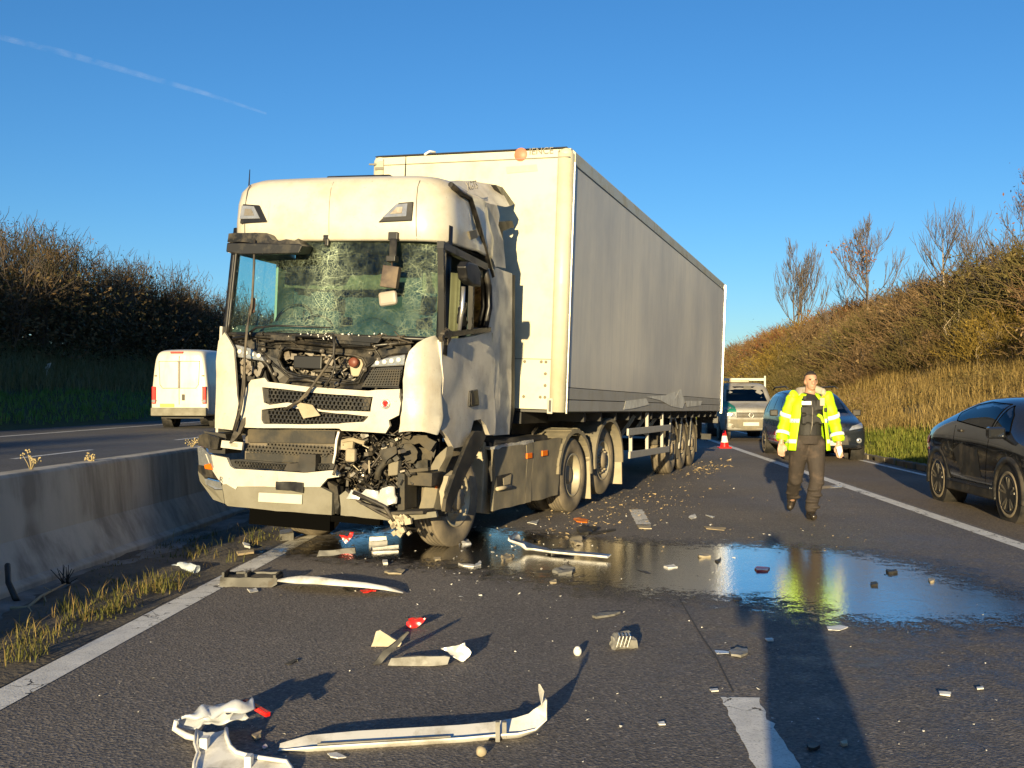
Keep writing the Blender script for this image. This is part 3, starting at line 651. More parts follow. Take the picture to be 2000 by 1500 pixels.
# headlamps and their grilles
for pts, v in (([(456, 672), (488, 680), (512, 698), (516, 706), (459, 697)], .10), ([(722, 717), (732, 707), (752, 699), (791, 692), (789, 714)], .10)):
    b = MB(); b.slab(CF(pts, v), (0, .12, 0)); hl = T('headlight', b, 'lens', bevel=.012)
    b = MB(); c = sum(CF(pts, v - .004), V()) / len(pts)
    for k in range(4): b.ball(c + V((-.11 + .075 * k, -.0, .012 * (k - 1.5) * (1 if v and pts[0][0] > 600 else -1))), (.026, .012, .024), 10, 6)
    b.build('lamp_lenses', M_['chip'], hl)
b = MB(); b.slab(CF([(705, 756), (728, 719), (787, 716), (779, 758)], .13), (0, .03, 0)); gm = T('headlamp_grille', b, 'black')
b = MB()
for k in range(13):
    x0, x1 = 711 + k * 5.6, 730 + k * 4.3; b.bar(cf(x0, 753, .115), cf(x1, 721, .115), .012)
for k in range(7):
    y = 724 + k * 5; b.bar(cf(726 - (y - 721) * .55, y, .11), cf(784 - (y - 721) * .15, y - 1, .11), .010)
b.build('grille_mesh', M_['dusty'], gm, kind='stuff')
b = MB(); b.slab(CF([(459, 699), (515, 708), (522, 742), (480, 745), (466, 770)], .2), (0, .05, 0)); T('broken_lamp_housing', b, 'chassis')
b = MB()
for k in range(16): p = cf(rr.uniform(468, 515), rr.uniform(704, 738), .15); b.box(p, (rr.uniform(.02, .07), .04, rr.uniform(.02, .08)), MX.Rotation(rr.uniform(-1, 1), 3, 'Y'))
T('lamp_shards', b, 'steel', kind='stuff')

# white grille panel in five pieces round two honeycomb slots
G = [[(490, 742), (517, 738), (523, 746), (572, 752), (610, 756), (660, 760), (720, 763), (780, 759), (779, 776), (728, 776), (621, 768), (560, 761), (512, 756), (475, 767)],
     [(475, 767), (512, 756), (515, 786), (511, 800), (511, 820), (515, 828), (515, 836), (481, 835), (466, 833), (471, 812), (466, 801)],
     [(515, 786), (527, 791), (562, 786), (600, 793), (629, 801), (724, 803), (728, 776), (779, 776), (782, 788), (779, 812), (758, 820), (720, 812), (686, 809), (630, 804), (557, 795), (511, 800)],
     [(515, 828), (590, 829), (660, 828), (711, 824), (720, 812), (758, 820), (760, 831), (752, 845), (667, 841), (663, 837), (534, 836), (515, 836)]]
b = MB()
for g_ in G: b.slab(CF(g_, .02), (0, .035, 0))
b.crumple(2, .012, 6, 3, mask=lambda p: 1 if p.x > .1 else .25); gp = T('grille_panel', b, 'white')
S1 = [(512, 756), (560, 761), (621, 768), (728, 776), (724, 803), (629, 801), (600, 793), (562, 786), (527, 791), (515, 786)]
S2 = [(511, 800), (557, 795), (630, 804), (686, 809), (720, 812), (711, 824), (660, 828), (590, 829), (515, 828)]
def honey(b, poly_px, v, cell, wd):
    P3 = [(p.x, p.z) for p in CF(poly_px, v)]; xs = [p[0] for p in P3]; zs = [p[1] for p in P3]
    z = min(zs); row = 0
    while z < max(zs):
        x = min(xs) + (cell * .5 if row % 2 else 0)
        while x < max(xs):
            if pip((x, z), P3) > 0:
                for k in range(6):
                    a0, a1 = math.pi / 3 * k + math.pi / 6, math.pi / 3 * (k + 1) + math.pi / 6; ro = cell * .577; ri = ro - wd
                    q = [V((x + r_ * math.cos(a_), v + dv, z + r_ * math.sin(a_))) for r_, dv in ((ro, 0), (ri, .0), (ri, .03)) for a_ in (a0, a1)]
                    b.add(q, [(0, 1, 3, 2), (2, 3, 5, 4)])
            x += cell
        z += cell * .866; row += 1
for S_ in (S1, S2):
    b = MB(); b.slab(CF(S_, .085), (0, .02, 0)); bk = T('grille_slot', b, 'chassis')
    b = MB(); honey(b, [(x + 12 if x < 540 else x - 6, y) for x, y in S_], .04, .044, .007); b.build('honeycomb', M_['black'], bk, kind='stuff', fix=False)
    b = MB(); b.slab(CF([(511, 757 if S_ is S1 else 801), (524, 760 if S_ is S1 else 801), (527, 786 if S_ is S1 else 826), (516, 784 if S_ is S1 else 826)], .045), (0, .03, 0)); b.build('slot_cheek', M_['dusty'], bk)
b = MB(); b.slab(CF([(710, 777), (725, 778), (720, 801), (708, 800)], .045), (0, .03, 0)); T('slot_cheek', b, 'dusty')
c = cf(753, 789, .012); b = MB(); b.lathe([(.0, .048), (-.012, .046), (-.012, .034), (-.004, .032), (-.004, 0)], 24, axis='y', c=c); em = T('round_emblem', b, 'alu')
b = MB(); b.slab([c + V((x, -.007, z)) for x, z in ((-.022, .024), (.022, .024), (.02, -.008), (0, -.028), (-.02, -.008))], (0, -.006, 0)); b.build('emblem_shield', M_['red'], em, bevel=.002)
b = MB(); b.slab(CF([(575, 784), (610, 791), (625, 811), (593, 817)], -.03), (0, .012, 0)); b.crumple(1, .006, 9); T('hanging_flap', b, 'tan')
# corner panels
def curve(l, f): return [cf(x, y, f(x)) for x, y in l]
cp = [(849, 655), (856, 664), (861, 692), (864, 737), (860, 765), (861, 799), (859, 831), (854, 849), (832, 846), (802, 843), (780, 845), (781, 813), (787, 779), (788, 744), (792, 709), (799, 687), (815, 670), (832, 660)]
b = MB(); b.slab(curve(cp, lambda x: -.02 + .26 * max(0, (x - 800) / 62) ** 2), (0, .025, 0), True); b.crumple(3, .022, 4.5, 1, mask=lambda p: 1 if p.z < 1.75 else .35); T('corner_panel', b, 'white', label='crumpled white corner panel beside the door')
lp = [(438, 649), (448, 664), (456, 679), (461, 736), (463, 771), (466, 788), (462, 812), (454, 840), (420, 836), (420, 791), (423, 731), (422, 706), (427, 666)]
b = MB(); b.slab(curve(lp, lambda x: .02 + .10 * max(0, (445 - x) / 25) ** 2), (0, .03, 0)); b.crumple(2, .006, 4, 2); T('corner_panel', b, 'white', label='narrow upright white corner panel at the far side')
b = MB(); b.slab(curve([(461, 690), (468, 690), (480, 760), (470, 800), (462, 815)], lambda x: .14), (0, .05, 0)); T('corner_bracket', b, 'chassis')
# radiator stack
b = MB(); b.slab(CF([(480, 837), (664, 841), (652, 905), (478, 905)], .16), (0, .08, 0)); T('radiator', b, pm('dusty_radiator', (.10, .085, .065), .7, var=.3, dirt=(.2, .165, .12), da=.5))
b = MB(); b.slab(CF([(484, 838), (655, 842), (652, 866), (484, 864)], .12), (0, .03, 0)); T('condenser', b, 'dusty')
b = MB(); honey(b, [(482, 867), (650, 870), (648, 889), (480, 885)], .09, .040, .012); T('lower_honeycomb', b, 'dusty', kind='stuff', fix=False)
b = MB(); b.slab(CF([(480, 884), (650, 889), (652, 906), (480, 900)], .11), (0, .03, 0)); T('crossmember', b, 'dusty')
b = MB(); b.tube(CF([(662, 843), (657, 860), (655, 885), (651, 905)], .03), .013, 6); T('white_pipe', b, 'chip')
b = MB(); b.slab(CF([(433, 860), (474, 864), (472, 879), (431, 874)], .03), (0, .03, 0)); lab = T('bumper_bracket_plate', b, 'white')
b = MB()
for k in range(3): b.slab(CF([(450, 865.5 + 2.4 * k), (464, 866.5 + 2.4 * k), (464, 867.5 + 2.4 * k), (450, 866.5 + 2.4 * k)], .026), (0, .003, 0))
b.build('warning_print', M_['text'], lab)
# bumper
def bumpv(x): return .02 + .30 * max(0, (435 - x) / 48) ** 1.6
bw = [(401, 886), (442, 894), (449, 911), (457, 916), (524, 919), (593, 924), (642, 919), (659, 918), (662, 931), (640, 935), (625, 951), (540, 951), (463, 950), (460, 956), (442, 945), (436, 946), (426, 936), (412, 916)]
b = MB(); b.slab(curve(bw, bumpv), (0, .04, 0)); b.crumple(1, .006, 5, 4); T('bumper_upper', b, 'white')
bl = [(434, 946), (442, 945), (460, 956), (463, 950), (540, 951), (625, 951), (649, 963), (648, 1006), (540, 998), (444, 988), (438, 982)]
b = MB(); b.slab(curve(bl, lambda x: bumpv(x) + .015), (0, .06, 0)); b.crumple(2, .006, 5, 5); T('bumper_lower', b, 'grey')
b = MB(); b.slab(CF([(450, 898), (452, 911), (470, 915), (650, 917), (655, 905), (560, 905), (470, 897)], .07), (0, .04, 0)); T('bumper_intake', b, 'chassis')
b = MB(); honey(b, [(455, 899), (560, 905), (640, 906), (640, 917), (470, 915)], .05, .034, .008); T('intake_mesh', b, 'frame', kind='stuff', fix=False)
b = MB(); b.slab(CF([(505, 962), (590, 966), (589, 985), (504, 980)], .015), (0, .012, 0)); T('number_plate', b, 'plate', bevel=.003)
b = MB(); b.slab(CF([(540, 940), (592, 944), (592, 962), (540, 958)], -.0), (0, .06, 0)); b.crumple(1, .015, 8); T('torn_intake_flap', b, 'black')
b = MB(); b.slab(CF([(585, 886), (618, 888), (614, 922), (593, 923), (555, 918), (560, 906), (584, 904)], .0), (0, .08, 0)); b.crumple(1, .012, 9); T('broken_bracket', b, 'chassis')
for nm, pts, mt in (('headlight', [(385, 872), (395, 874), (411, 890), (417, 914), (405, 912), (388, 908)], 'lens'), ('indicator', [(398, 908), (409, 905), (414, 918), (400, 916)], 'orange'), ('bumper_end', [(386, 908), (398, 909), (400, 916), (414, 918), (426, 936), (400, 931), (387, 922)], 'dusty'), ('fog_lamp', [(397, 934), (430, 942), (434, 956), (420, 956), (402, 946)], 'lens'), ('bumper_corner', [(386, 920), (398, 932), (403, 947), (420, 957), (434, 957), (438, 984), (416, 976), (390, 940)], 'grey'), ('bumper_cap', [(388, 850), (400, 846), (428, 856), (424, 878), (412, 878), (386, 870)], 'dusty')):
    b = MB(); b.slab(curve(pts, lambda x: bumpv(x) + (.0 if nm != 'indicator' else -.03)), (.0, .07, 0)); T(nm, b, mt, bevel=.006)
b = MB(); b.slab(CF([(398, 842), (440, 848), (445, 868), (430, 862), (405, 858)], .22), (0, .3, 0)); b.box(cf(440, 870, .3), (.2, .3, .15)); T('bumper_tray', b, 'chassis')
text('model_lettering', 'R 540', .085, MX.Translation(cf(427.5, 941.5, bumpv(428) - .006)) @ MX.Rotation(rad(90), 4, 'X') @ MX.Rotation(rad(-3), 4, 'Z'), M_['text'], truck)

b = MB(); b.box((-.48, .50, .26), (.95, .10, .24)); b.box((.1, .5, .31), (.9, .08, .14)); b.box((-.35, .75, .34), (1.75, .6, .06)); T('bumper_shade_block', b, 'void')  # added black boxes standing in for the dark shade beneath the bumper
# torn right-hand side of the front: hoses, struts, crumpled sheets
b = MB(); b.slab(CF([(655, 842), (790, 848), (858, 850), (856, 1000), (770, 985), (655, 960)], .70), (0, .03, 0)); T('wheel_arch_backplate', b, 'chassis')
for mt, nn, nm in (('wire', 150, 'hoses_and_cables'), ('steel', 70, 'bent_metal_bits'), ('frame', 80, 'broken_black_fittings'), ('tan', 26, 'pale_broken_fittings')):
    b = MB()
    for i in range(nn):
        x, y = rr.uniform(658, 800), rr.gauss(905, 32); y = min(985, max(850, y)); p = cf(x, y, rr.uniform(.10, .6)); k = rr.random()
        if mt == 'wire':
            q = p; pts = [p]
            for j in range(4): q = q + V((rr.uniform(-.10, .10), rr.uniform(-.06, .06), rr.uniform(-.10, .07))); pts.append(q)
            b.tube(pts, rr.choice((.004, .005, .006, .008, .016)), 5)
        elif k < .5: b.box(p, (rr.uniform(.015, .075), rr.uniform(.02, .08), rr.uniform(.015, .06)), MX.Rotation(rr.uniform(-1, 1), 3, 'Y') @ MX.Rotation(rr.uniform(-.6, .6), 3, 'Z'))
        else: b.bar(p, p + V((rr.uniform(-.18, .18), rr.uniform(-.1, .1), rr.uniform(-.16, .16))), rr.uniform(.008, .028), .008)
    T(nm, b, mt, kind='stuff')
b = MB(); b.box(cf(686, 889, .04), (.105, .07, .13)); T('control_box', b, 'tan', bevel=.02)
b = MB(); b.tube(CF([(668, 862), (690, 858), (712, 866)], .12), .02, 6); b.slab(CF([(664, 858), (690, 862), (688, 880), (664, 878)], .12), (0, .03, 0)); b.crumple(1, .01, 9); T('bent_bracket', b, 'tan')
b = MB(); b.tube(CF([(737, 936), (741, 915), (752, 903), (766, 896)], .10), .035, 10); T('hose', b, 'dusty')
b = MB(); b.slab(CF([(758, 905), (778, 900), (776, 928), (757, 930)], .10), (0, .09, 0)); T('reservoir', b, 'mud', bevel=.01)
for pts, v in (([(755, 875), (790, 848), (832, 848), (850, 862), (838, 880), (820, 866), (796, 866), (780, 880)], .36), ([(765, 880), (800, 862), (812, 876), (802, 905), (778, 915), (762, 905)], .30), ([(810, 872), (843, 880), (842, 912), (810, 910)], .48), ([(830, 860), (856, 868), (850, 892), (842, 880)], .45), ([(745, 885), (770, 868), (776, 882), (756, 905)], .05), ([(800, 900), (836, 898), (832, 916), (800, 920)], .40)):
    b = MB(); b.slab(CF(pts, v), (0, .012, 0)); b.crumple(2, .05, 5, pts[0][0]); T('crumpled_sheet', b, 'dusty')
# apron, step unit and front fender column
b = MB(); b.slab(CF([(664, 966), (676, 958), (700, 972), (745, 996), (800, 1004), (850, 999), (852, 1010), (775, 1018), (664, 1006)], .05), (0, .05, 0)); b.crumple(2, .012, 6, 8); T('lower_apron', b, 'grey')
b = MB(); b.slab(CF([(640, 940), (660, 950), (662, 1004), (648, 1003)], .09), (0, .1, 0)); b.crumple(2, .03, 9); T('apron_tear', b, 'dusty')
b = MB(); p0, p1 = cf(783, 922, .2), cf(838, 916, .2); b.bar(p0, p1, .06, .035); b.box((p0 + p1) / 2 + V((0, .15, -.08)), (.36, .3, .13)); b.box((p0 + p1) / 2 + V((0, .45, -.28)), (.36, .06, .4)); b.bar(cf(776, 1000, .1), cf(838, 998, .1), .3, .03); b.slab(CF([(776, 922), (790, 926), (790, 996), (776, 1000)], .12), (0, .3, 0)); T('step_unit', b, 'dusty', bevel=.006)
b = MB(); b.slab([cf(x, y, .50) for x, y in ((873, 872), (851, 893), (841, 912), (830, 945), (819, 994), (834, 1001), (846, 998), (853, 968), (858, 916), (870, 893))], (.03, .12, 0)); b.crumple(2, .012, 8, 6); T('front_mudguard', b, 'mud')
b = MB(); b.box(cf(852, 942, .48), (.03, .02, .12), MX.Rotation(-.12, 3, 'Y')); T('side_marker_lamp', b, 'orange', bevel=.006)
b = MB()
for pts in ([(742, 955), (772, 952), (770, 978), (752, 986), (736, 975)], [(700, 965), (738, 958), (742, 975), (715, 978)], [(680, 955), (705, 968), (700, 980), (676, 972)]): b.slab(CF(pts, -.03), (0, .015, 0))
b.crumple(3, .05, 7, 9); T('torn_bright_sheet', b, 'foil')
b = MB(); b.tube(CF([(676, 955), (700, 978), (735, 998), (762, 1012), (780, 1030)], -.02), .016, 6); b.tube(CF([(690, 962), (720, 975), (752, 990), (770, 1018)], -.04), .022, 6); b.bar(cf(705, 982, -.03), cf(762, 1000, -.03), .05, .02); T('hanging_harness', b, 'wire')
b = MB()
for i in range(16): p = cf(rr.uniform(765, 800), rr.uniform(1008, 1046), -.03); b.box(p, (rr.uniform(.03, .07), .04, rr.uniform(.02, .06)), MX.Rotation(rr.uniform(-1, 1), 3, 'Y'))
b.tube(CF([(768, 1005), (778, 1020), (785, 1044)], -.03), .02, 6); T('hanging_connectors', b, 'tan', kind='stuff')
# loose cables over the front
for pts, r_ in (([(651, 655), (653, 672), (652, 692), (640, 712), (612, 752), (585, 783), (555, 800)], .014), ([(651, 692), (655, 712), (648, 735), (634, 756)], .010), ([(640, 715), (615, 745), (600, 772), (565, 798)], .010), ([(497, 468), (496, 520), (492, 600), (482, 640), (478, 700), (477, 760), (470, 800), (458, 842)], .012), ([(488, 600), (482, 660), (470, 790), (466, 815)], .007)):
    b = MB(); b.tube([cf(x, y, -.05 if y > 655 else .0) for x, y in pts], r_, 6); T('loose_cable', b, 'wire')
b = MB(); b.slab(CF([(462, 822), (478, 818), (476, 828), (470, 846), (456, 862), (448, 866), (458, 840)], -.0), (0, .05, 0)); b.crumple(1, .02, 9); T('torn_rubber_flap', b, 'wire')
b = MB(); b.box(cf(494, 596, .04), (.05, .04, .16)); T('cable_fitting', b, pm('rust_fitting', (.13, .07, .05), .7, var=.4), bevel=.02)

# right-hand side: door, window surround, mirror, fairings
door = [(862, 664), (905, 660), (960, 648), (966, 700), (968, 800), (966, 850), (956, 850), (949, 830), (939, 818), (926, 822), (919, 845), (915, 868), (886, 875), (873, 852), (862, 838), (864, 800), (866, 737)]
b = MB(); b.slab(CS(door), (-.05, 0, 0)); b.crumple(4, .020, 2.6, 12, mask=lambda p: .35 + .65 * math.exp(-((p.z - 1.6) / .35) ** 2)); dr = T('door', b, 'whited')
b = MB(); b.slab(CS([(919, 763), (934, 760), (937, 792), (917, 795)], 1.275), (-.02, 0, 0)); b.build('handle_recess', M_['black'], dr, bevel=.01)
b = MB(); b.slab(CS([(921, 768), (926, 767), (928, 790), (921, 791)], 1.28), (-.01, 0, 0)); b.build('handle', M_['chassis'], dr)
b = MB(); b.bar(cs(862, 655), cs(955, 643), .05, .05); b.bar(cs(860, 478), cs(947, 522), .07, .07); b.tube([cs(947, 522), cs(955, 560), cs(956, 600), cs(948, 640)], .035, 8); b.bar(cs(862, 478), cs(864, 655), .06, .05); b.bar(cs(921, 548), cs(919, 645), .05, .04); T('window_surround', b, 'black')
b = MB(); b.slab(CS([(922, 545), (950, 540), (955, 600), (946, 638), (921, 642)], 1.22), (-.01, 0, 0)); T('rear_side_glass', b, 'glassdark')
b = MB(); b.slab(CS([(946, 520), (972, 528), (976, 600), (976, 800), (968, 850), (966, 700), (960, 648), (950, 642), (957, 600), (955, 556)], 1.24), (-.05, 0, 0)); b.crumple(2, .025, 5, 13); T('rear_quarter', b, 'whited')
b = MB(); b.slab(CS([(891, 520), (897, 511), (914, 516), (921, 530), (922, 560), (905, 556), (894, 545)], 1.38), (.10, .0, 0)); T('mirror_head', b, 'black', bevel=.015)
b = MB(); b.tube([cs(905, 560, 1.4), cs(903, 600, 1.4), cs(897, 645, 1.38)], .022, 8); T('mirror_arm', b, 'alu')
b = MB()
for i in range(10): p = cs(rr.uniform(862, 880), rr.uniform(650, 668), 1.3); b.box(p, (.04, rr.uniform(.03, .08), rr.uniform(.02, .06)), MX.Rotation(rr.uniform(-1, 1), 3, 'X'))
T('mirror_mount', b, 'wire', kind='stuff')
b = MB(); b.box(cs(903, 612, 1.33), (.04, .16, .22)); b.crumple(2, .05, 8); T('broken_mirror_case', b, 'black')
b = MB(); b.slab(CS([(966, 522), (1000, 534), (1000, 640), (998, 796), (995, 848), (965, 851), (961, 827), (970, 806), (972, 640)], 1.2), (-.03, 0, 0)); b.crumple(2, .006, 3, 15); T('side_fairing', b, 'whited', label='tall white side fairing behind the cab')
b = MB(); b.slab(CS([(1000, 536), (1006, 538), (1005, 800), (999, 836), (996, 846), (999, 796)], 1.19), (-.05, 0, 0)); T('fairing_rubber', b, 'chassis')
b = MB(); b.slab(CS([(897, 375), (917, 386), (945, 396), (972, 402), (976, 420), (973, 440), (982, 470), (986, 524), (966, 522), (958, 500), (947, 460), (930, 420), (920, 390)], 1.12), (-.03, 0, 0)); b.crumple(2, .02, 4, 16); T('upper_fairing', b, 'whited')
wing = [cs(x, y, 1.10 - .25 * max(0, (402 - y)) / 48) for x, y in ((868, 358), (880, 354), (890, 353), (920, 353), (948, 357), (971, 361), (996, 402), (988, 404), (960, 399), (920, 384), (896, 373))]
b = MB(); b.slab(wing, (-.03, 0, 0)); b.crumple(2, .012, 4, 17); wg = T('roof_deflector', b, 'whited', label='torn roof air deflector with faint lettering')
b = MB(); b.slab(CS([(968, 361), (982, 366), (1005, 398), (996, 403)], 1.0), (-.06, 0, 0)); T('deflector_edge', b, 'frame')
pA, pB = cs(908, 374, 1.05), cs(944, 366, 1.05); xd = (pB - pA).normalized(); nn_ = V((1, 0, .25)).normalized(); nn_ = (nn_ - xd * nn_.dot(xd)).normalized(); yd = nn_.cross(xd)
Mt = MX((xd, yd, nn_)).transposed().to_4x4(); Mt.translation = pA + nn_ * .035
text('deflector_lettering', 'XGTS', .13, Mt, pm('faint_lettering', (.30, .27, .22), .6), wg)
b = MB(); b.tube([cs(880, 360, 1.16), cs(897, 374, 1.17), cs(918, 386, 1.18), cs(932, 430, 1.2), (cs(948, 490, 1.22)), cs(962, 540, 1.24)], .028, 7); T('roof_edge_seal', b, 'frame')
b = MB(); b.slab(CS([(916, 452), (930, 449), (934, 464), (920, 468)], 1.235), (-.02, 0, 0)); T('vent_patch', b, 'mud')
b = MB(); b.slab(CS([(972, 434), (1000, 432), (1004, 444), (990, 449), (982, 452), (983, 520), (979, 520), (977, 452)], 1.08), (-.05, 0, 0)); b.crumple(1, .012, 9); T('fairing_bracket', b, 'chassis')
# wheel-arch area
b = MB(); b.slab(CS([(928, 842), (940, 842), (951, 850), (945, 864), (912, 925), (884, 988), (882, 1001), (869, 999), (872, 975), (893, 915), (918, 856)], 1.34), (-.04, 0, 0)); T('hanging_arch_strip', b, 'dusty', bevel=.006)
b = MB(); b.slab(CS([(868, 985), (868, 960), (876, 930), (890, 920), (892, 930), (884, 945), (880, 985), (872, 1000)], 1.30), (-.05, 0, 0)); b.crumple(1, .01, 8); T('mud_splash_guard', b, 'tan')
b = MB(); b.slab(CS([(946, 862), (962, 872), (965, 998), (956, 1004), (940, 1002), (944, 949)], 1.10), (-.4, .0, 0)); T('mudflap', b, 'tan', bevel=.01)
b = MB(); b.slab(CS([(955, 862), (965, 870), (967, 998), (962, 1003), (960, 900)], 1.14), (-.1, .0, 0)); T('mudguard_edge', b, 'black', bevel=.008)
b = MB(); b.ball(cs(935, 833, 1.05), (.1, .16, .14), 12, 8); T('air_spring', b, 'mud')

# chassis: rails, skirts, fenders, wheels (all in the chassis frame, children of the tractor)
def TH(name, mb, mat, **k): return mb.build(name, M_[mat], k.pop('parent', truck), M=KH, **k)
b = MB()
for u in (-.85, -1.65): b.box((u, -.9, .82), (.09, 6.2, .26))
for v in (-3.6, -1.5, .2, 1.6): b.box((-1.25, v, .8), (.8, .12, .2))
b.box((-1.25, -3.1, .55), (1.9, .14, .14)); b.box((-1.25, 0, .5), (1.9, .16, .16)); b.box((-1.25, 1.35, .63), (1.9, .14, .14)); b.box((-1.25, -3.3, 1.0), (1.0, 1.2, .5)); b.box((-1.25, .1, 1.12), (1.0, .9, .1))
TH('chassis_frame', b, 'chassis')
for pts, mt in (([(965, 877), (1027, 867), (1029, 900), (1025, 983), (964, 999), (967, 940)], 'mud'), ([(1027.5, 867), (1040, 865), (1040, 900), (1036, 980), (1025.5, 983), (1029.5, 900)], 'mud'), ([(1040.5, 865), (1097, 855), (1092, 940), (1088, 966), (1080, 969), (1036.5, 980), (1040.5, 900)], 'mud')):
    b = MB(); b.slab(CH(pts, 0), (-.04, 0, 0)); b.crumple(3, .012, 3, pts[0][0]); TH('side_skirt', b, mt)
b = MB(); b.slab(CH([(970, 930), (998, 924), (998, 947), (971, 955)], .012), (-.02, 0, 0)); hr = TH('step_recess', b, 'chassis')
b = MB(); b.slab(CH([(983, 934), (999, 926), (997, 945), (984, 948)], .016), (-.008, 0, 0)); TH('recess_plate', b, 'tan')
b = MB(); b.tube(CH([(971, 955), (997, 950)], .03), .022, 8); TH('step_bar', b, 'tan')
for x, y in ((1035, 890), (1065, 885)):
    b = MB(); b.slab(CH([(x - 5, y - 4.5), (x + 5, y - 6), (x + 5, y + 4.5), (x - 5, y + 6)], .02), (-.02, 0, 0)); o = TH('side_reflector', b, 'orange', bevel=.004)
b = MB(); c_ = CH([(962, 873), (1045, 860), (1045, 866), (964, 878)], .0)
b.slab([p + V((0, 0, 0)) for p in c_], (-.35, 0, .02)); b.crumple(3, .035, 8, 4); TH('crumpled_tank_top', b, 'foil')
b = MB(); b.box((-1.25, -3.0, .62), (.75, 1.9, .62)); b.box((-1.25, -1.6, .6), (.5, .9, .5)); b.box((-1.25, -3.75, .5), (2.1, .2, .3)); b.box((-1.9, -1.6, .7), (.6, 1.7, .8)); TH('engine_block', b, 'chassis', bevel=.03)
b = MB(); b.box((-.35, -1.55, .75), (.6, 1.6, .65)); TH('fuel_tank', b, 'chassis', bevel=.04)
def fender(Rf, v, z, a0, a1, u0, u1, mat, rib=True):
    m = MB(); N = 18
    for i in range(N):
        t0, t1 = rad(a0 + (a1 - a0) * i / N), rad(a0 + (a1 - a0) * (i + 1) / N)
        q = lambda t, u, r_: V((u, v - math.cos(t) * r_, z + math.sin(t) * r_))
        e = .012 if (rib and i % 2) else 0
        m.add([q(t0, u0, Rf + e), q(t1, u0, Rf + e), q(t1, u1, Rf + e), q(t0, u1, Rf + e), q(t0, u1, Rf - .05), q(t1, u1, Rf - .05), q(t0, u0, Rf + e - .03), q(t1, u0, Rf + e - .03)], [(0, 1, 2, 3), (3, 2, 5, 4), (1, 0, 6, 7)])
    return m
TH('rear_mudguard', fender(.62, 0, .5, 5, 182, -.66, .03, 'mud'), 'mud', solid=.012)
TH('rear_mudguard', fender(.62, 1.35, .62, -8, 186, -.40, .03, 'mud', False), 'mud', solid=.012)
b = MB(); b.slab([(0.0, .64, .12), (-.0, .58, .80), (-.35, .60, .80), (-.35, .66, .12)], (0, .02, 0)); TH('mudflap', b, 'tan')
b = MB(); b.slab([(0.0, 1.99, .22), (-.0, 1.95, 1.0), (-.38, 1.95, 1.0), (-.38, 1.99, .22)], (0, .02, 0)); TH('mudflap', b, 'tan')
b = MB(); b.tube([KH @ V((-.2, -.95, 1.0)), KH @ V((-.2, -.93, 1.1)), KH @ V((-.2, -.8, 1.17))], .018, 6); T('grab_handle', b, 'frame')
wd = wheel_parts(.5, .28, .29, 'dish'); wsr = wheel_parts(.5, .30, .29, 'steer')
ha = MH.translation
put_wheel(wd, MCI @ MH @ MX.Translation((0, 0, .5)), truck); put_wheel(wd, MCI @ MH @ MX.Translation((-.33, 0, .5)), truck)
put_wheel(wsr, MCI @ MH @ MX.Translation((-.06, 1.35, .62)), truck)
put_wheel(wd, MCI @ MH @ MX.Translation((-2.5, 0, .5)) @ FLIP, truck); put_wheel(wsr, MCI @ MH @ MX.Translation((-2.44, 1.35, .62)) @ FLIP, truck)
Fp = at(895, 1068); put_wheel(wsr, MCI @ axisM(26, (Fp.x, Fp.y, .5)), truck); put_wheel(wsr, MCI @ axisM(26, Fp + V((-1.80, .98, .5))) @ FLIP, truck)
# ------------------------------------------------------------------ box trailer
lt = V((.9445, -.3275, -.0316)); at_ = V((.336, 1, -.0155)); MT = frame(lt, at_, (0, 0, 0))
P_ = CAMP + ray(1100, 804) * 12.4; MT.translation = P_ - 1.38 * MT.to_3x3().col[2]
trailer = thing('box_trailer', 'tall grey sided box trailer with cream front wall behind the crashed tractor', 'trailer', MT); MTI = MT.inverted()
W_, L_, Z0, Z1 = 2.70, 14.2, 1.38, 4.60
def TT(name, mb, mat, **k): return mb.build(name, M_[mat] if isinstance(mat, str) else mat, k.pop('parent', trailer), **k)
def tf(px, py, v=0.): return unproj(MT, px, py, 1, v)
def ts(px, py, u=0.): return unproj(MT, px, py, 0, u)
def sidemat():
    m, t, b = newmat('streaked_trailer_side'); c = coords(t)
    st = tnoise(t, coords(t, (1, .28, .20)), 1.5, 6, .62); fine = tnoise(t, coords(t, (1, 5, .2)), 2.0, 5)
    col = mixc(t, ramp(t, st, [(.38, 0.), (.66, 1.)]), (.60, .58, .53), (.84, .78, .65))
    col = mixc(t, ramp(t, fine, [(.45, 0.), (.75, .25)]), col, (.46, .45, .42)); sx = nd(t, 'SeparateXYZ'); t.links.new(coords(t), sx.inputs[0])
    col = mixc(t, nd_map(t, sx.outputs[2], 2.1, 1.5, 0., .45), col, (.42, .39, .34)); t.links.new(col, b.inputs['Base Color']); b.inputs['Roughness'].default_value = .55; b.inputs['Specular IOR Level'].default_value = .35
    return m
M_['tside'] = sidemat(); M_['tfront'] = pm('cream_trailer_front', (.52, .50, .38), .42, var=.05, vs=1.3, dirt=(.42, .38, .26), da=.30, ds=2.0, bump=.001, bs=8)
M_['trail'] = pm('grey_trailer_rail', (.40, .385, .345), .5, var=.12, dirt=(.34, .31, .25), da=.4); M_['troof'] = pm('trailer_roof_dark', (.06, .06, .06), .6)
M_['seam'] = pm('panel_seam', (.16, .15, .12), .6)
b = MB(); b.slab([(-W_ + .12, 0, Z0 + .02), (-.17, 0, Z0 + .02), (-.17, 0, Z1 - .03), (-W_ + .12, 0, Z1 - .03)], (0, .08, 0)); TT('front_wall', b, 'tfront')
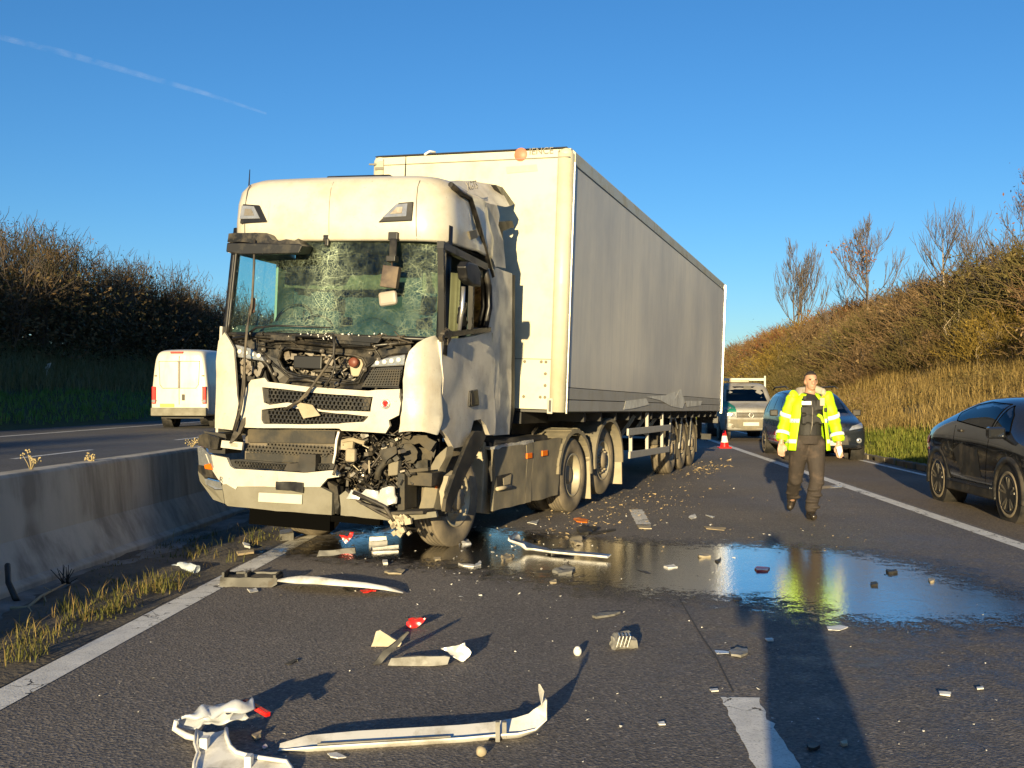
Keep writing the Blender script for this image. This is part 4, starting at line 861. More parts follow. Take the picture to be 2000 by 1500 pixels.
for s_, u0 in ((1, 0.), (-1, -W_)):
    b = MB(); R_ = .10; prof = [(-.17, -.012)] + [(-R_ + R_ * math.sin(a * math.pi / 16), -.012 + R_ - R_ * math.cos(a * math.pi / 16)) for a in range(9)] + [(0, .13), (-.05, .13), (-.17, .06)]
    pts = [V((u0 + s_ * x if s_ > 0 else u0 - x, y, Z0 - .01)) for x, y in prof]
    b.slab(pts, (0, 0, Z1 - Z0 - .06), True); TT('corner_post', b, 'tfront', auto=1)
b = MB(); b.grid(lambda i, j: V((-.004, .13 + (L_ - .2) * i, Z0 + .30 + (Z1 - Z0 - .5) * j)), 40, 6, smooth=False); TT('side_wall', b, 'tside', solid=.02)
b = MB(); b.slab([(-W_, .13, Z0), (-W_, L_, Z0), (-W_, L_, Z1 - .05), (-W_, .13, Z1 - .05)], (.03, 0, 0)); TT('side_wall', b, 'tside')
b = MB(); b.slab([(-W_ + .03, .05, Z1 - .04), (-.03, .05, Z1 - .04), (-.03, L_, Z1 - .04), (-W_ + .03, L_, Z1 - .04)], (0, 0, .03)); TT('roof', b, 'trail')
b = MB(); b.slab([(-W_ + .04, .0, Z1 - .01), (-.10, .0, Z1 - .01), (-.10, .10, Z1 + .025), (-W_ + .04, .10, Z1 + .025)], (0, .1, 0)); TT('roof_front_cap', b, 'troof')
b = MB(); b.tube([(-W_ + .75, -.01, Z1 - .02), (-W_ + .8, .03, Z1 + .03), (-W_ + .86, .08, Z1 + .03)], .016, 6); TT('roof_wire', b, 'chip')
b = MB(); b.slab([(.008, .13, Z1 - .20), (.008, .13, Z1 - .05), (-.04, .13, Z1), (-.10, .13, Z1)], (0, L_ - .13, 0)); TT('top_rail', b, 'tfront')
b = MB(); b.box((.010, .13 + (L_ - .13) / 2, Z1 - .205), (.008, L_ - .13, .012)); TT('rail_gasket', b, 'troof')
b = MB(); b.ball((-.095, .075, Z1 - .075), (.09, .09, .075), 14, 8); TT('corner_cap', b, 'tfront'); b = MB(); b.ball((-W_ + .095, .075, Z1 - .075), (.09, .09, .075), 14, 8); TT('corner_cap', b, 'tfront')
for k, (z0, z1, pr) in enumerate(((Z0 + .15, Z0 + .29, .012), (Z0, Z0 + .14, .016))):
    b = MB(); b.box((-.01 + pr / 2, .13 + (L_ - .13) / 2, (z0 + z1) / 2), (.03, L_ - .13, z1 - z0)); TT('bottom_rail', b, 'trail', bevel=.004)
b = MB(); b.box((.014, .10, (Z0 + Z1) / 2 - .1), (.016, .03, Z1 - Z0 - .15)); TT('edge_trim', b, 'alu'); b = MB(); b.box((.012, L_ - .03, (Z0 + Z1) / 2 - .06), (.05, .10, Z1 - Z0)); TT('edge_trim', b, 'alu')
b = MB(); b.slab([(-W_ + .03, L_ - .05, Z0), (-.03, L_ - .05, Z0), (-.03, L_ - .05, Z1 - .05), (-W_ + .03, L_ - .05, Z1 - .05)], (0, .04, 0)); TT('rear_doors', b, 'tfront')
b = MB(); b.box((-W_ / 2, L_ / 2 + .03, Z0 - .005), (W_ - .08, L_ - .1, .03)); TT('floor', b, 'troof')
def seg(p, q, t_=.010): m = MB(); m.bar(p, q, .006, t_); return m
zA = tf(900, 316).z; zB = tf(1040, 701).z
TT('panel_seam', seg((-W_ + .1, -.006, zA), (-.02, -.012, zA)), 'seam'); TT('panel_seam', seg((-W_ + .1, -.004, zB), (-.17, -.004, zB)), 'seam')
TT('panel_seam', seg((-.17, -.006, Z0), (-.17, -.006, Z1 - .05), .012), 'seam'); TT('panel_seam', seg((-W_ + .17, -.006, Z0), (-W_ + .17, -.006, Z1 - .05), .012), 'seam')
r0 = None
for x, y in ((1024.5, 706), (1057, 706.6), (1066, 707), (1065, 730), (1064.5, 753), (1022.5, 774.5), (1055, 775.7), (1064, 776)):
    p = tf(x, y, -.004)
    if r0 is None: q = MB(); q.lathe([(-.008, 0), (-.006, .016), (.004, .02)], 12, axis='y'); r0 = TT('rivet', q, 'mud'); r0.location = p
    else: inst(r0, M=MX.Translation(p), parent=trailer)
b = MB(); b.box(tf(1074, 793, -.02), (.07, .012, .19)); TT('lashing_plate', b, 'trail', bevel=.006); b = MB(); b.box(tf(1074, 793, -.028), (.03, .008, .14)); TT('plate_slot', b, 'troof')
b = MB(); b.box(tf(741, 329.5, -.01), (.12, .02, .04)); TT('marker_lamp', b, 'seam', bevel=.008)
b = MB(); b.box(tf(728, 320.5, -.012), (.1, .02, .02)); b.crumple(1, .012, 9); TT('roof_catch', b, 'seam')
text('front_lettering', 'IENCE', .115, MX.Translation(tf(1033, 302, -.006)) @ MX.Rotation(rad(90), 4, 'X'), M_['seam'], trailer)
b = MB(); b.lathe([(0, .085), (-.006, .08), (-.006, 0)], 24, axis='y', c=tf(1017, 302, 0)); TT('front_logo_disc', b, pm('faded_red_print', (.55, .16, .09), .5))
b = MB(); b.slab([tf(x, y, -.002) for x, y in ((988, 326), (1048, 321), (1050, 334), (990, 339))], (0, -.004, 0)); TT('faded_print_panel', b, pm('faded_grey_print', (.42, .39, .30), .6, var=.2, vs=12))
# pale tape patches near the rear bottom rail
M_['patch'] = pm('pale_repair_tape', (.88, .85, .74), .5, var=.15, vs=7, dirt=(.35, .32, .26), da=.6)
for pts in ([(1262, 775), (1300, 772), (1322, 764), (1330, 760), (1338, 786), (1333, 798), (1310, 793), (1290, 782)], [(1222, 783), (1262, 778), (1268, 790), (1240, 797), (1218, 800)], [(1338, 783), (1372, 783), (1368, 792), (1342, 795)]):
    b = MB(); b.slab([ts(x, y, .020) for x, y in pts], (.002, 0, 0)); TT('repair_patch', b, 'patch')
b = MB(); b.slab([ts(x, y, .022) for x, y in ((1318, 780), (1326, 763), (1331, 762), (1334, 778))], (.002, 0, 0)); TT('repair_patch', b, 'patch')
# underframe
b = MB()
for u in (-.85, -1.85): b.box((u, 7.2, 1.15), (.12, 13.6, .36))
for v in [1.2 + .9 * k for k in range(15)]: b.box((-W_ / 2, v, 1.30), (W_ - .1, .08, .12))
b.box((-W_ / 2, .9, 1.28), (1.6, 1.7, .14)); b.box((-W_ / 2, L_ - .15, .72), (2.3, .12, .14)); b.box((-.5, L_ - .2, 1.0), (.12, .1, .6)); b.box((-2.2, L_ - .2, 1.0), (.12, .1, .6))
TT('underframe', b, 'chassis')
b = MB(); b.box((-.3, L_ - .02, 1.15), (.5, .06, .18)); TT('rear_lamp_unit', b, 'black', bevel=.01); b = MB(); b.box((-.22, L_ + .015, 1.15), (.2, .02, .12)); TT('rear_lamp', b, 'red')
def TS(px, py, u=-.02): return ts(px, py, u)
b = MB(); b.bar(TS(1226, 844), TS(1308, 835), .035, .11); TT('side_guard_rail', b, 'trail', bevel=.006)
b = MB(); b.bar(TS(1229, 889), TS(1306, 877), .035, .11); TT('side_guard_rail', b, 'trail', bevel=.006)
for x, y0, y1 in ((1232, 842, 886), (1264, 806, 882), (1293, 806, 878)): b = MB(); b.bar(TS(x, y0, -.06), TS(x, y1, -.06), .05, .06); TT('guard_post', b, 'trail')
for u in (-.45, -2.25):
    b = MB(); v = 3.0; b.box((u, v, .95), (.13, .13, .8)); b.box((u, v, .5), (.1, .1, .5)); b.box((u, v, .22), (.24, .24, .03)); TT('landing_leg', b, 'chassis')
for k, x in enumerate((1240, 1262, 1284)):
    b = MB(); p = TS(x, 812, -.15); b.bar(p, p + V((-.25, .05, -.35)), .05, .05); TT('underframe_bracket', b, 'trail')
wt = wheel_parts(.52, .36, .29, 'steer'); wpos = []
p1 = at(1313, 925); dirv = V((MT.to_3x3().col[1].x, MT.to_3x3().col[1].y, 0)).normalized(); lat = V((MT.to_3x3().col[0].x, MT.to_3x3().col[0].y, 0)).normalized(); ang = math.degrees(math.atan2(dirv.x, dirv.y))
for k in range(3):
    q = p1 + dirv * 1.25 * k + V((0, 0, .52)); put_wheel(wt, MTI @ axisM(ang, q), trailer); put_wheel(wt, MTI @ axisM(ang, q - lat * 2.45) @ FLIP, trailer)
    Kt = MTI @ axisM(ang, q); m = fender(.60, 0, .0, 8, 172, -.36, .02, 'black', False); m.build('trailer_mudguard', M_['dusty'], trailer, M=Kt, solid=.012)
    m = MB(); m.slab([(.03, -.62, -.05), (.03, -.30, .62), (.03, -.22, .62), (.03, -.5, -.05)], (-.02, 0, 0)); m.slab([(.03, -.30, .62), (.03, .18, .64), (.03, .18, .60), (.03, -.26, .57)], (-.02, 0, 0)); m.slab([(.03, .18, .62), (.03, .50, .38), (.03, .46, .36), (.03, .15, .59)], (-.02, 0, 0)); m.build('mudguard_lip', M_['plate'], trailer, M=Kt)
    m = MB(); m.slab([(.0, .63, -.25), (.0, .60, .25), (-.34, .60, .25), (-.34, .63, -.25)], (0, .02, 0)); m.build('mudflap', M_['dusty'], trailer, M=Kt)
    b = MB(); b.tube([MTI @ (q - lat * .3), MTI @ (q - lat * 2.1)], .07, 8); TT('axle', b, 'chassis')
# ------------------------------------------------------------------ cars and vans
from mathutils.bvhtree import BVHTree
def shell(st, mat, name, parent, sub=2):
    b = MB(); rings = []
    for y, zs, zb, zr, ws, wb, wr in st:
        h = [(ws * .9, zs), (ws, zs + .04), (wb, zs + (zb - zs) * .45), (wb * .985, zb), (wb + (wr - wb) * .55, zb + (zr - zb) * .55), (wr, zr - .06 * min(1, (zr - zb) * 3)), (wr * .72, zr), (0, zr + .012)]
        rings.append([V((x, y, z)) for x, z in h] + [V((-x, y, z)) for x, z in reversed(h[:-1])])
    n = len(rings[0]); b.add([p for r in rings for p in r], [(i * n + j, i * n + (j + 1) % n, (i + 1) * n + (j + 1) % n, (i + 1) * n + j) for i in range(len(rings) - 1) for j in range(n)], True)
    b.add(rings[0], [tuple(range(n))], True); b.add(rings[-1], [tuple(range(n))], True)
    o = b.build(name, mat, parent); m = o.modifiers.new('s', 'SUBSURF'); m.levels = m.render_levels = sub
    dg = bpy.context.evaluated_depsgraph_get(); ev = o.evaluated_get(dg); me = bpy.data.meshes.new_from_object(ev)
    o.modifiers.clear(); o.data = me
    for p in me.polygons: p.use_smooth = True
    me.materials.clear(); me.materials.append(mat)
    tree = BVHTree.FromPolygons([v.co.copy() for v in me.vertices], [tuple(p.vertices) for p in me.polygons])
    return o, tree
AX = {'x-': V((1, 0, 0)), 'x+': V((-1, 0, 0)), 'y-': V((0, 1, 0)), 'y+': V((0, -1, 0)), 'z+': V((0, 0, -1))}
def hit(tree, a, b_, side):
    d = AX[side]; o = V((-5, a, b_)) if side == 'x-' else V((5, a, b_)) if side == 'x+' else V((a, -5, b_)) if side == 'y-' else V((a, 15, b_)) if side == 'y+' else V((a, b_, 9))
    r = tree.ray_cast(o, d)
    if r[0] is None: r = tree.find_nearest(o + d * 4.2)
    return r[0], d
def decal(tree, poly, side, off=.006, th=.006, cuts=3):
    bm = bmesh.new(); vv = [bm.verts.new((p[0], p[1], 0)) for p in poly]; bm.faces.new(vv); bmesh.ops.triangulate(bm, faces=bm.faces[:]); bmesh.ops.subdivide_edges(bm, edges=bm.edges[:], cuts=cuts, use_grid_fill=True)
    b = MB(); bm.verts.index_update(); bm.verts.ensure_lookup_table()
    vs = []
    for v in bm.verts: p, d = hit(tree, v.co.x, v.co.y, side); vs.append(p - d * off)
    b.add(vs, [tuple(v.index for v in f.verts) for f in bm.faces], True); bm.free(); return b
def seamline(tree, pts, side, r=.006):
    b = MB(); out = []
    for (a, c), (a2, c2) in zip(pts, pts[1:]):
        for k in range(7): p, d = hit(tree, a + (a2 - a) * k / 6, c + (c2 - c) * k / 6, side); out.append(p)
    b.tube(out, r, 5); return b
def arch(y, z, R0, R1, x0, x1, a0=0, a1=180, N=20):
    m = MB(); q = lambda i, r, x: V((x, y - math.cos(rad(a0 + (a1 - a0) * i / N)) * r, z + math.sin(rad(a0 + (a1 - a0) * i / N)) * r))
    for i in range(N): m.add([q(i, R0, x1), q(i + 1, R0, x1), q(i + 1, R1, x1), q(i, R1, x1), q(i, R1, x0), q(i + 1, R1, x0), q(i, R0, x0), q(i + 1, R0, x0)], [(0, 1, 2, 3), (3, 2, 5, 4), (1, 0, 6, 7)], True)
    return m
M_['carblack'] = pm('black_car_paint', (.012, .013, .016), .12, var=.1, coat=.8, spec=.6, dirt=(.03, .026, .02), da=.12, ds=3)
M_['cardark'] = pm('dark_blue_car_paint', (.010, .013, .019), .2, var=.1, coat=.6, dirt=(.06, .05, .04), da=.3)
M_['vanwhite'] = pm('van_white_paint', (.50, .475, .41), .35, var=.05, coat=.3, dirt=(.42, .38, .3), da=.35, ds=1.6, dstretch=(1, 1, .5))
M_['pickup'] = pm('grey_white_pickup_paint', (.30, .29, .27), .4, var=.08, dirt=(.16, .14, .11), da=.5)
M_['green'] = pm('green_vehicle_print', (.012, .15, .10), .4)
M_['clad'] = pm('black_cladding', (.014, .0135, .013), .5, var=.2, dirt=(.10, .08, .055), da=.4)

# black crossover at the right edge
pf, pr_ = at(1970, 1018), at(1833, 977); dv = (pr_ - pf); an = math.degrees(math.atan2(dv.x, dv.y)); wb_ = dv.length
M = axisM(an, pf) @ MX.Translation((.90, -.86, 0))
suv = thing('parked_car', 'black crossover car with coupe-like roof parked on the hard shoulder at the right edge', 'car', M)
st = [(0, .38, .70, .76, .66, .70, .58), (.04, .30, .80, .88, .80, .82, .66), (.30, .27, .93, 1.0, .89, .90, .72), (.72, .27, 1.0, 1.09, .90, .91, .72), (1.05, .27, 1.02, 1.32, .90, .91, .68), (1.45, .27, 1.04, 1.53, .90, .90, .65), (2.0, .27, 1.07, 1.57, .90, .90, .64), (2.6, .29, 1.11, 1.54, .90, .92, .62), (3.1, .30, 1.14, 1.44, .90, .935, .61), (3.5, .32, 1.13, 1.30, .90, .93, .62), (3.85, .38, 1.08, 1.16, .88, .91, .64), (4.08, .44, .98, 1.04, .82, .86, .64), (4.16, .48, .80, .86, .74, .78, .58)]
so_, tr = shell(st, M_['carblack'], 'body', suv)
for nm, poly, mt in (('side_window', [(.98, 1.08), (1.22, 1.32), (1.42, 1.44), (1.50, 1.11)], 'glassdark'), ('side_window', [(1.58, 1.12), (1.50, 1.46), (2.05, 1.485), (2.5, 1.44), (2.90, 1.32), (2.80, 1.21)], 'glassdark')):
    for sd in ('x-', 'x+'): decal(tr, poly, sd).build(nm, M_[mt], suv)
    pl = poly + [poly[0]]; seamline(tr, pl, 'x-', .010).build('window_trim', M_['void'], suv)
decal(tr, [(-.62, 1.14), (.62, 1.14), (.52, 1.47), (-.52, 1.47)], 'y-').build('windscreen', M_['glassdark'], suv)
for y in (.86, .86 + wb_):
    for sg in (-1, 1):
        b = MB(); b.lathe([(sg * .80, 0), (sg * .902, .40), (sg * .902, .395)], 28, c=(0, y, .34)); b.lathe([(sg * .60, .40), (sg * .906, .40)], 28, c=(0, y, .34)); b.lathe([(sg * .907, .40), (sg * .907, 0)], 28, c=(0, y, .34)); b.build('wheel_well', M_['chassis'], suv)
        arch(y, .34, .385, .47, sg * .80, sg * .925, -12, 192).build('arch_cladding', M_['clad'], suv)
b = MB(); b.box((-.90, 2.12, .30), (.06, 1.75, .16)); b.build('sill', M_['clad'], suv, bevel=.02); b = MB(); b.box((-.925, 2.12, .37), (.03, 1.5, .035)); b.build('sill_trim', M_['cardark'], suv)
decal(tr, [(1.75, .48), (2.45, .46), (2.75, .80), (2.5, .90), (1.9, .84)], 'x-', .004).build('door_panel', M_['clad'], suv)
b = MB(); p, d = hit(tr, 2.55, 1.08, 'x-'); b.box(p + V((-.012, 0, 0)), (.03, .14, .035)); b.build('door_handle', M_['clad'], suv, bevel=.01)
b = MB(); p, d = hit(tr, 1.12, 1.1, 'x-'); b.box(p + V((-.12, 0, 0)), (.22, .12, .15)); b.build('door_mirror', M_['carblack'], suv, bevel=.03)
for l in ([(1.62, .36), (1.56, 1.09)], [(2.70, .62), (2.78, 1.15)]): seamline(tr, l, 'x-', .004).build('door_gap', M_['void'], suv)
decal(tr, [(3.80, .86), (4.04, .82), (4.04, .92), (3.76, .98)], 'x-', .012).build('tail_lamp', M_['red'], suv)
wa = wheel_parts(.335, .215, .235, 'alloy')
for y in (.86, .86 + wb_):
    put_wheel(wa, MX.Translation((-.92, y, .335)) @ FLIP, suv); put_wheel(wa, MX.Translation((.92, y, .335)), suv)

# dark people carrier behind the officer
pf = at(1532, 897); M = axisM(4.0, pf) @ MX.Translation((.90, -.88, 0))
mpv = thing('parked_car', 'dark blue people carrier with roof bars parked behind the officer', 'car', M)
st = [(0, .36, .72, .80, .70, .72, .60), (.06, .28, .80, .92, .84, .86, .68), (.8, .26, .98, 1.06, .90, .91, .74), (1.1, .26, 1.02, 1.14, .90, .91, .74), (1.9, .26, 1.05, 1.66, .90, .91, .66), (2.8, .26, 1.06, 1.72, .90, .91, .66), (4.1, .28, 1.06, 1.66, .89, .90, .64), (4.45, .40, 1.0, 1.2, .82, .84, .6)]
o_, tr = shell(st, M_['cardark'], 'body', mpv)
for sd in ('x-', 'x+'):
    for poly in ([(1.55, 1.08), (2.0, 1.48), (2.5, 1.54), (2.52, 1.10)], [(2.6, 1.10), (2.58, 1.54), (3.4, 1.52), (3.45, 1.10)], [(3.52, 1.10), (3.48, 1.52), (3.95, 1.48), (4.1, 1.12)]): decal(tr, poly, sd).build('side_window', M_['glassdark'], mpv)
decal(tr, [(-.66, 1.12), (.66, 1.12), (.56, 1.58), (-.56, 1.58)], 'y-').build('windscreen', M_['glass'], mpv)
for sg in (-1, 1):
    decal(tr, [(sg * .42, .74), (sg * .76, .80), (sg * .80, .92), (sg * .50, .84)], 'y-', .012).build('headlight', M_['lens'], mpv)
    b = MB(); b.lathe([(.02, 0), (-.03, .055), (.02, .07)], 16, axis='y', c=(sg * .66, .02, .50)); b.build('fog_lamp', M_['lens'], mpv)
    b = MB(); b.box((sg * 1.02, 1.62, 1.12), (.20, .10, .16)); b.build('door_mirror', M_['clad'], mpv, bevel=.03)
    b = MB(); b.tube([(sg * .62, 1.9, 1.74), (sg * .62, 2.2, 1.78), (sg * .62, 3.6, 1.77), (sg * .62, 3.9, 1.70)], .02, 6); b.build('roof_bar', M_['clad'], mpv)
decal(tr, [(-.42, .40), (.42, .40), (.38, .62), (-.38, .62)], 'y-', .01).build('lower_grille', M_['clad'], mpv)
b = MB(); b.box((0, -.0, .44), (.5, .02, .11)); b.build('number_plate', M_['plate'], mpv)
wb2 = wheel_parts(.33, .21, .21, 'alloy')
for y in (.88, 3.62):
    for sg in (-1, 1):
        b = MB(); b.lathe([(sg * .60, .39), (sg * .915, .39), (sg * .915, 0)], 24, c=(0, y, .33)); b.build('wheel_well', M_['chassis'], mpv)
        put_wheel(wb2, MX.Translation((sg * .925, y, .33)) @ (FLIP if sg < 0 else MX.Identity(4)), mpv)

# grey-white dropside pickup with a green wing
pf = CAMP + ray(1411, 769) * 34.5; pf.z = 0; M = axisM(4.0, pf) @ MX.Translation((.95, 0, 0))
pk = thing('pickup_van', 'grubby pale pickup with a green front wing and raised ladder board stopped beside the trailer', 'van', M)
st = [(0, .42, .95, 1.02, .78, .84, .70), (.05, .34, 1.0, 1.12, .92, .94, .78), (.65, .32, 1.12, 1.24, .96, .97, .80), (1.0, .32, 1.18, 1.34, .96, .97, .80), (1.6, .32, 1.2, 1.97, .96, .97, .80), (2.2, .32, 1.2, 2.0, .96, .97, .80), (2.75, .34, 1.2, 1.96, .95, .96, .78)]
o_, tr = shell(st, M_['pickup'], 'cab', pk)
decal(tr, [(-.70, 1.34), (.70, 1.34), (.60, 1.86), (-.60, 1.86)], 'y-').build('windscreen', M_['glass'], pk)
for sd in ('x-', 'x+'): decal(tr, [(1.35, 1.26), (1.75, 1.78), (2.5, 1.8), (2.55, 1.26)], sd).build('side_window', M_['glassdark'], pk)
decal(tr, [(-.90, .98), (-.48, .98), (-.50, 1.18), (-.64, 1.32), (-.84, 1.36)], 'y-', .012).build('front_wing', M_['green'], pk, label='green front wing')
decal(tr, [(.10, .98), (1.3, .98), (1.3, 1.18), (.5, 1.16)], 'x-', .010).build('wing_side', M_['green'], pk)
for sg in (-1, 1):
    decal(tr, [(sg * .50, .80), (sg * .84, .82), (sg * .82, .96), (sg * .52, .94)], 'y-', .014).build('headlight', M_['lens'], pk)
    b = MB(); b.box((sg * 1.10, 1.3, 1.38), (.20, .10, .30)); b.build('door_mirror', M_['clad'], pk, bevel=.03)
decal(tr, [(-.48, .78), (.48, .78), (.48, .98), (-.48, .98)], 'y-', .010).build('grille', M_['clad'], pk)
b = MB()
for k in range(4): b.box((0, -.045, .80 + .055 * k), (.92, .02, .012))
b.build('grille_bars', M_['pickup'], pk)
decal(tr, [(-.86, .38), (.86, .38), (.86, .74), (-.86, .74)], 'y-', .014).build('bumper', M_['mud'], pk)
em = MB(); em.lathe([(.0, .085), (-.02, .08), (-.02, .066), (0, .064)], 24, axis='y', c=(0, -.05, .88)); em.build('round_badge', M_['alu'], pk)
b = MB(); b.box((0, -.04, .58), (.52, .02, .12)); b.build('number_plate', M_['plate'], pk)
for sg in (-1, 1): b = MB(); b.lathe([(0, .05), (-.02, .04), (-.02, 0)], 14, axis='y', c=(sg * .6, -.03, .5)); b.build('fog_lamp', M_['mud'], pk)
b = MB(); b.box((0, 2.95, 2.12), (1.95, .05, .09)); b.box((.97, 2.95, 1.5), (.06, .06, 1.5)); b.box((-.97, 2.95, 1.4), (.06, .06, 1.5)); b.box((0, 2.95, 1.2), (1.9, .04, .7)); b.build('headboard', M_['vanwhite'], pk)
b = MB(); b.box((0, 4.3, .98), (2.0, 2.7, .10)); b.box((-.99, 4.3, 1.2), (.03, 2.7, .4)); b.box((.99, 4.3, 1.2), (.03, 2.7, .4)); b.build('load_bed', M_['vanwhite'], pk)
b = MB(); b.box((-.1, 2.1, 2.05), (.7, .25, .09)); b.build('beacon_bar', M_['tan'], pk, bevel=.02)
b = MB(); b.box((-.35, 1.9, 1.45), (.42, .14, .5)); b.box((.42, 1.9, 1.45), (.42, .14, .5)); b.box((.42, 1.88, 1.78), (.2, .1, .16)); b.build('seats', M_['seat'], pk, bevel=.04)
b = MB(); b.box((.1, 1.45, 1.83), (.26, .04, .09)); b.build('rear_view_mirror', M_['black'], pk)
wp = wheel_parts(.34, .22, .21, 'steer')
for y in (.95, 4.3):
    for sg in (-1, 1):
        b = MB(); b.lathe([(sg * .60, .41), (sg * .968, .41), (sg * .968, 0)], 24, c=(0, y, .34)); b.build('wheel_well', M_['chassis'], pk)
        put_wheel(wp, MX.Translation((sg * .975, y, .34)) @ (FLIP if sg < 0 else MX.Identity(4)), pk)

# white panel van driving away on the other carriageway
D_ = 37.0; pf = CAMP + ray(350, 769) * D_; pf.z = OPZ; M = axisM(5.0, pf)
van = thing('panel_van', 'white panel van seen from behind on the opposite carriageway', 'van', M)
st = [(0, .55, 1.2, 2.60, 1.0, 1.03, .84), (.05, .45, 1.3, 2.80, 1.06, 1.08, .90), (.5, .42, 1.4, 2.90, 1.07, 1.08, .92), (4.2, .42, 1.4, 2.88, 1.07, 1.08, .92), (5.0, .42, 1.35, 2.2, 1.06, 1.07, .86), (5.8, .45, 1.1, 1.4, 1.0, 1.04, .8), (6.1, .5, .9, 1.0, .9, .95, .7)]
o_, tr = shell(st, M_['vanwhite'], 'body', van, 3)
door_l = [(-.86, .82), (-.015, .82), (-.015, 2.66), (-.70, 2.66)]
for sg, lb in ((-1, 'left rear door'), (1, 'right rear door')):
    decal(tr, [(sg * x, z) for x, z in ([(.86, .86), (.012, .86), (.012, 2.62), (.74, 2.62), (.86, 1.4)])], 'y-', .012, cuts=5).build('rear_door', M_['vanwhite'], van, label=lb)
    pan = [(sg * x, z) for x, z in ((.03, 1.45), (.62, 1.45), (.72, 1.58), (.76, 2.42), (.03, 2.42), (.03, 1.45))]; seamline(tr, pan, 'y-', .02).build('door_pressing', M_['grey'], van)
    b = MB(); z0 = .95; p, d = hit(tr, sg * .94, 1.2, 'y-'); b.box(p + V((0, -.02, 0)), (.14, .10, .62)); tl = b.build('tail_lamp', M_['red'], van, bevel=.02)
    b = MB(); b.box(p + V((0, -.035, -.22)), (.12, .09, .10)); b.build('reversing_lens', M_['lens'], tl)
    for z in (1.0, 1.9): b = MB(); b.box(hit(tr, sg * .88, z, 'y-')[0] + V((0, -.02, 0)), (.08, .03, .05)); b.build('hinge', M_['mud'], van)
seamline(tr, [(0, .86), (0, 2.62)], 'y-', .012).build('door_gap', M_['clad'], van)
b = MB(); b.box((0, -.02, .60), (2.06, .16, .30)); b.build('rear_bumper', M_['grey'], van, bevel=.03)
b = MB(); b.box((.16, -.02, 1.12), (.10, .04, .22)); b.build('door_handle', M_['clad'], van, bevel=.01)
b = MB(); b.box((-.45, -.015, .83), (.52, .025, .12)); b.build('number_plate', M_['yellowplate'], van)
b = MB(); b.box((-.1, .03, 2.74), (.46, .06, .07)); b.build('brake_lamp', M_['red'], van, bevel=.01)
b = MB(); b.box((0, 2.8, .5), (1.6, 5.0, .3)); b.build('underbody', M_['chassis'], van)
wv_ = wheel_parts(.36, .26, .2, 'steer')
for y in (1.4, 5.0):
    for sg in (-1, 1):
        b = MB(); b.lathe([(sg * .7, .44), (sg * 1.085, .44), (sg * 1.085, 0)], 24, c=(0, y, .38)); b.build('wheel_well', M_['chassis'], van)
        put_wheel(wv_, MX.Translation((sg * 1.09, y, .36)) @ (FLIP if sg < 0 else MX.Identity(4)), van)

# traffic cone
cone = thing('traffic_cone', 'orange and white traffic cone on the road behind the trailer', 'cone', at(1415, 875))
b = MB(); b.box((0, 0, .02), (.36, .36, .04)); b.build('base', M_['red'], cone, bevel=.01)
for nm, z0, z1, mt in (('lower_band', .04, .17, 'red'), ('white_sleeve', .17, .36, 'chip'), ('top_band', .36, .52, 'red')):
    f = lambda z: .145 - .215 * z; b = MB(); b.lathe([(z0, f(z0) + (.004 if mt == 'chip' else 0)), (z1, f(z1) + (.004 if mt == 'chip' else 0))] + ([(z1, 0)] if z1 > .5 else []), 20, axis='z'); b.build(nm, M_[mt], cone)
# ------------------------------------------------------------------ people
def remesh(mb, name, mat, parent, vox=.012, smooth=4):
    o = mb.build(name, mat, parent, fix=False)
    m = o.modifiers.new('r', 'REMESH'); m.mode = 'VOXEL'; m.voxel_size = vox; m.use_smooth_shade = True
    if smooth: k = o.modifiers.new('k', 'SMOOTH'); k.iterations = smooth; k.factor = .5
    dg = bpy.context.evaluated_depsgraph_get(); me = bpy.data.meshes.new_from_object(o.evaluated_get(dg)); o.modifiers.clear(); o.data = me
    me.materials.clear(); me.materials.append(mat)
    for p in me.polygons: p.use_smooth = True
    return o
def limb(b, pts, rs, n=14):
    b.tube(pts, rs, n)
    for p, r in zip(pts, rs): b.ball(p, r, 14, 8)
def hand(b, w_, d, side, s_=1.0, curl=.35):
    """palm, four bent fingers, a thumb from the side; d = direction wrist to fingertips"""
    w_ = V(w_); d = V(d).normalized(); y = V((0, -1, 0)); y = (y - d * y.dot(d)).normalized(); x = d.cross(y) * side
    pc = w_ + d * .05 * s_
    b.tube([w_, w_ + d * .02 * s_], [.026 * s_, .028 * s_], 10)
    for k in range(4):
        a = (k - 1.5) * .021 * s_; L = (.072, .082, .078, .062)[k] * s_; p0 = w_ + x * a * .6 + d * .01 * s_; p1 = w_ + x * a + d * .085 * s_; p2 = p1 + (d + y * curl * .6).normalized() * L * .5; p3 = p2 + (d * .8 + y * curl * 1.6).normalized() * L * .45
        b.tube([p0, p1], [.016 * s_, .0125 * s_], 8); b.tube([p1, p2, p3], [.0115 * s_, .0105 * s_, .009 * s_], 8); b.ball(p3, .009 * s_, 8, 6)
    t0 = w_ + x * -.022 * s_ + d * .025 * s_; t1 = t0 - x * .03 * s_ + d * .03 * s_ + y * .012; t2 = t1 + d * .034 * s_ + y * .012
    b.tube([t0, t1, t2], [.016 * s_, .0125 * s_, .010 * s_], 8); b.ball(t2, .010 * s_, 8, 6)
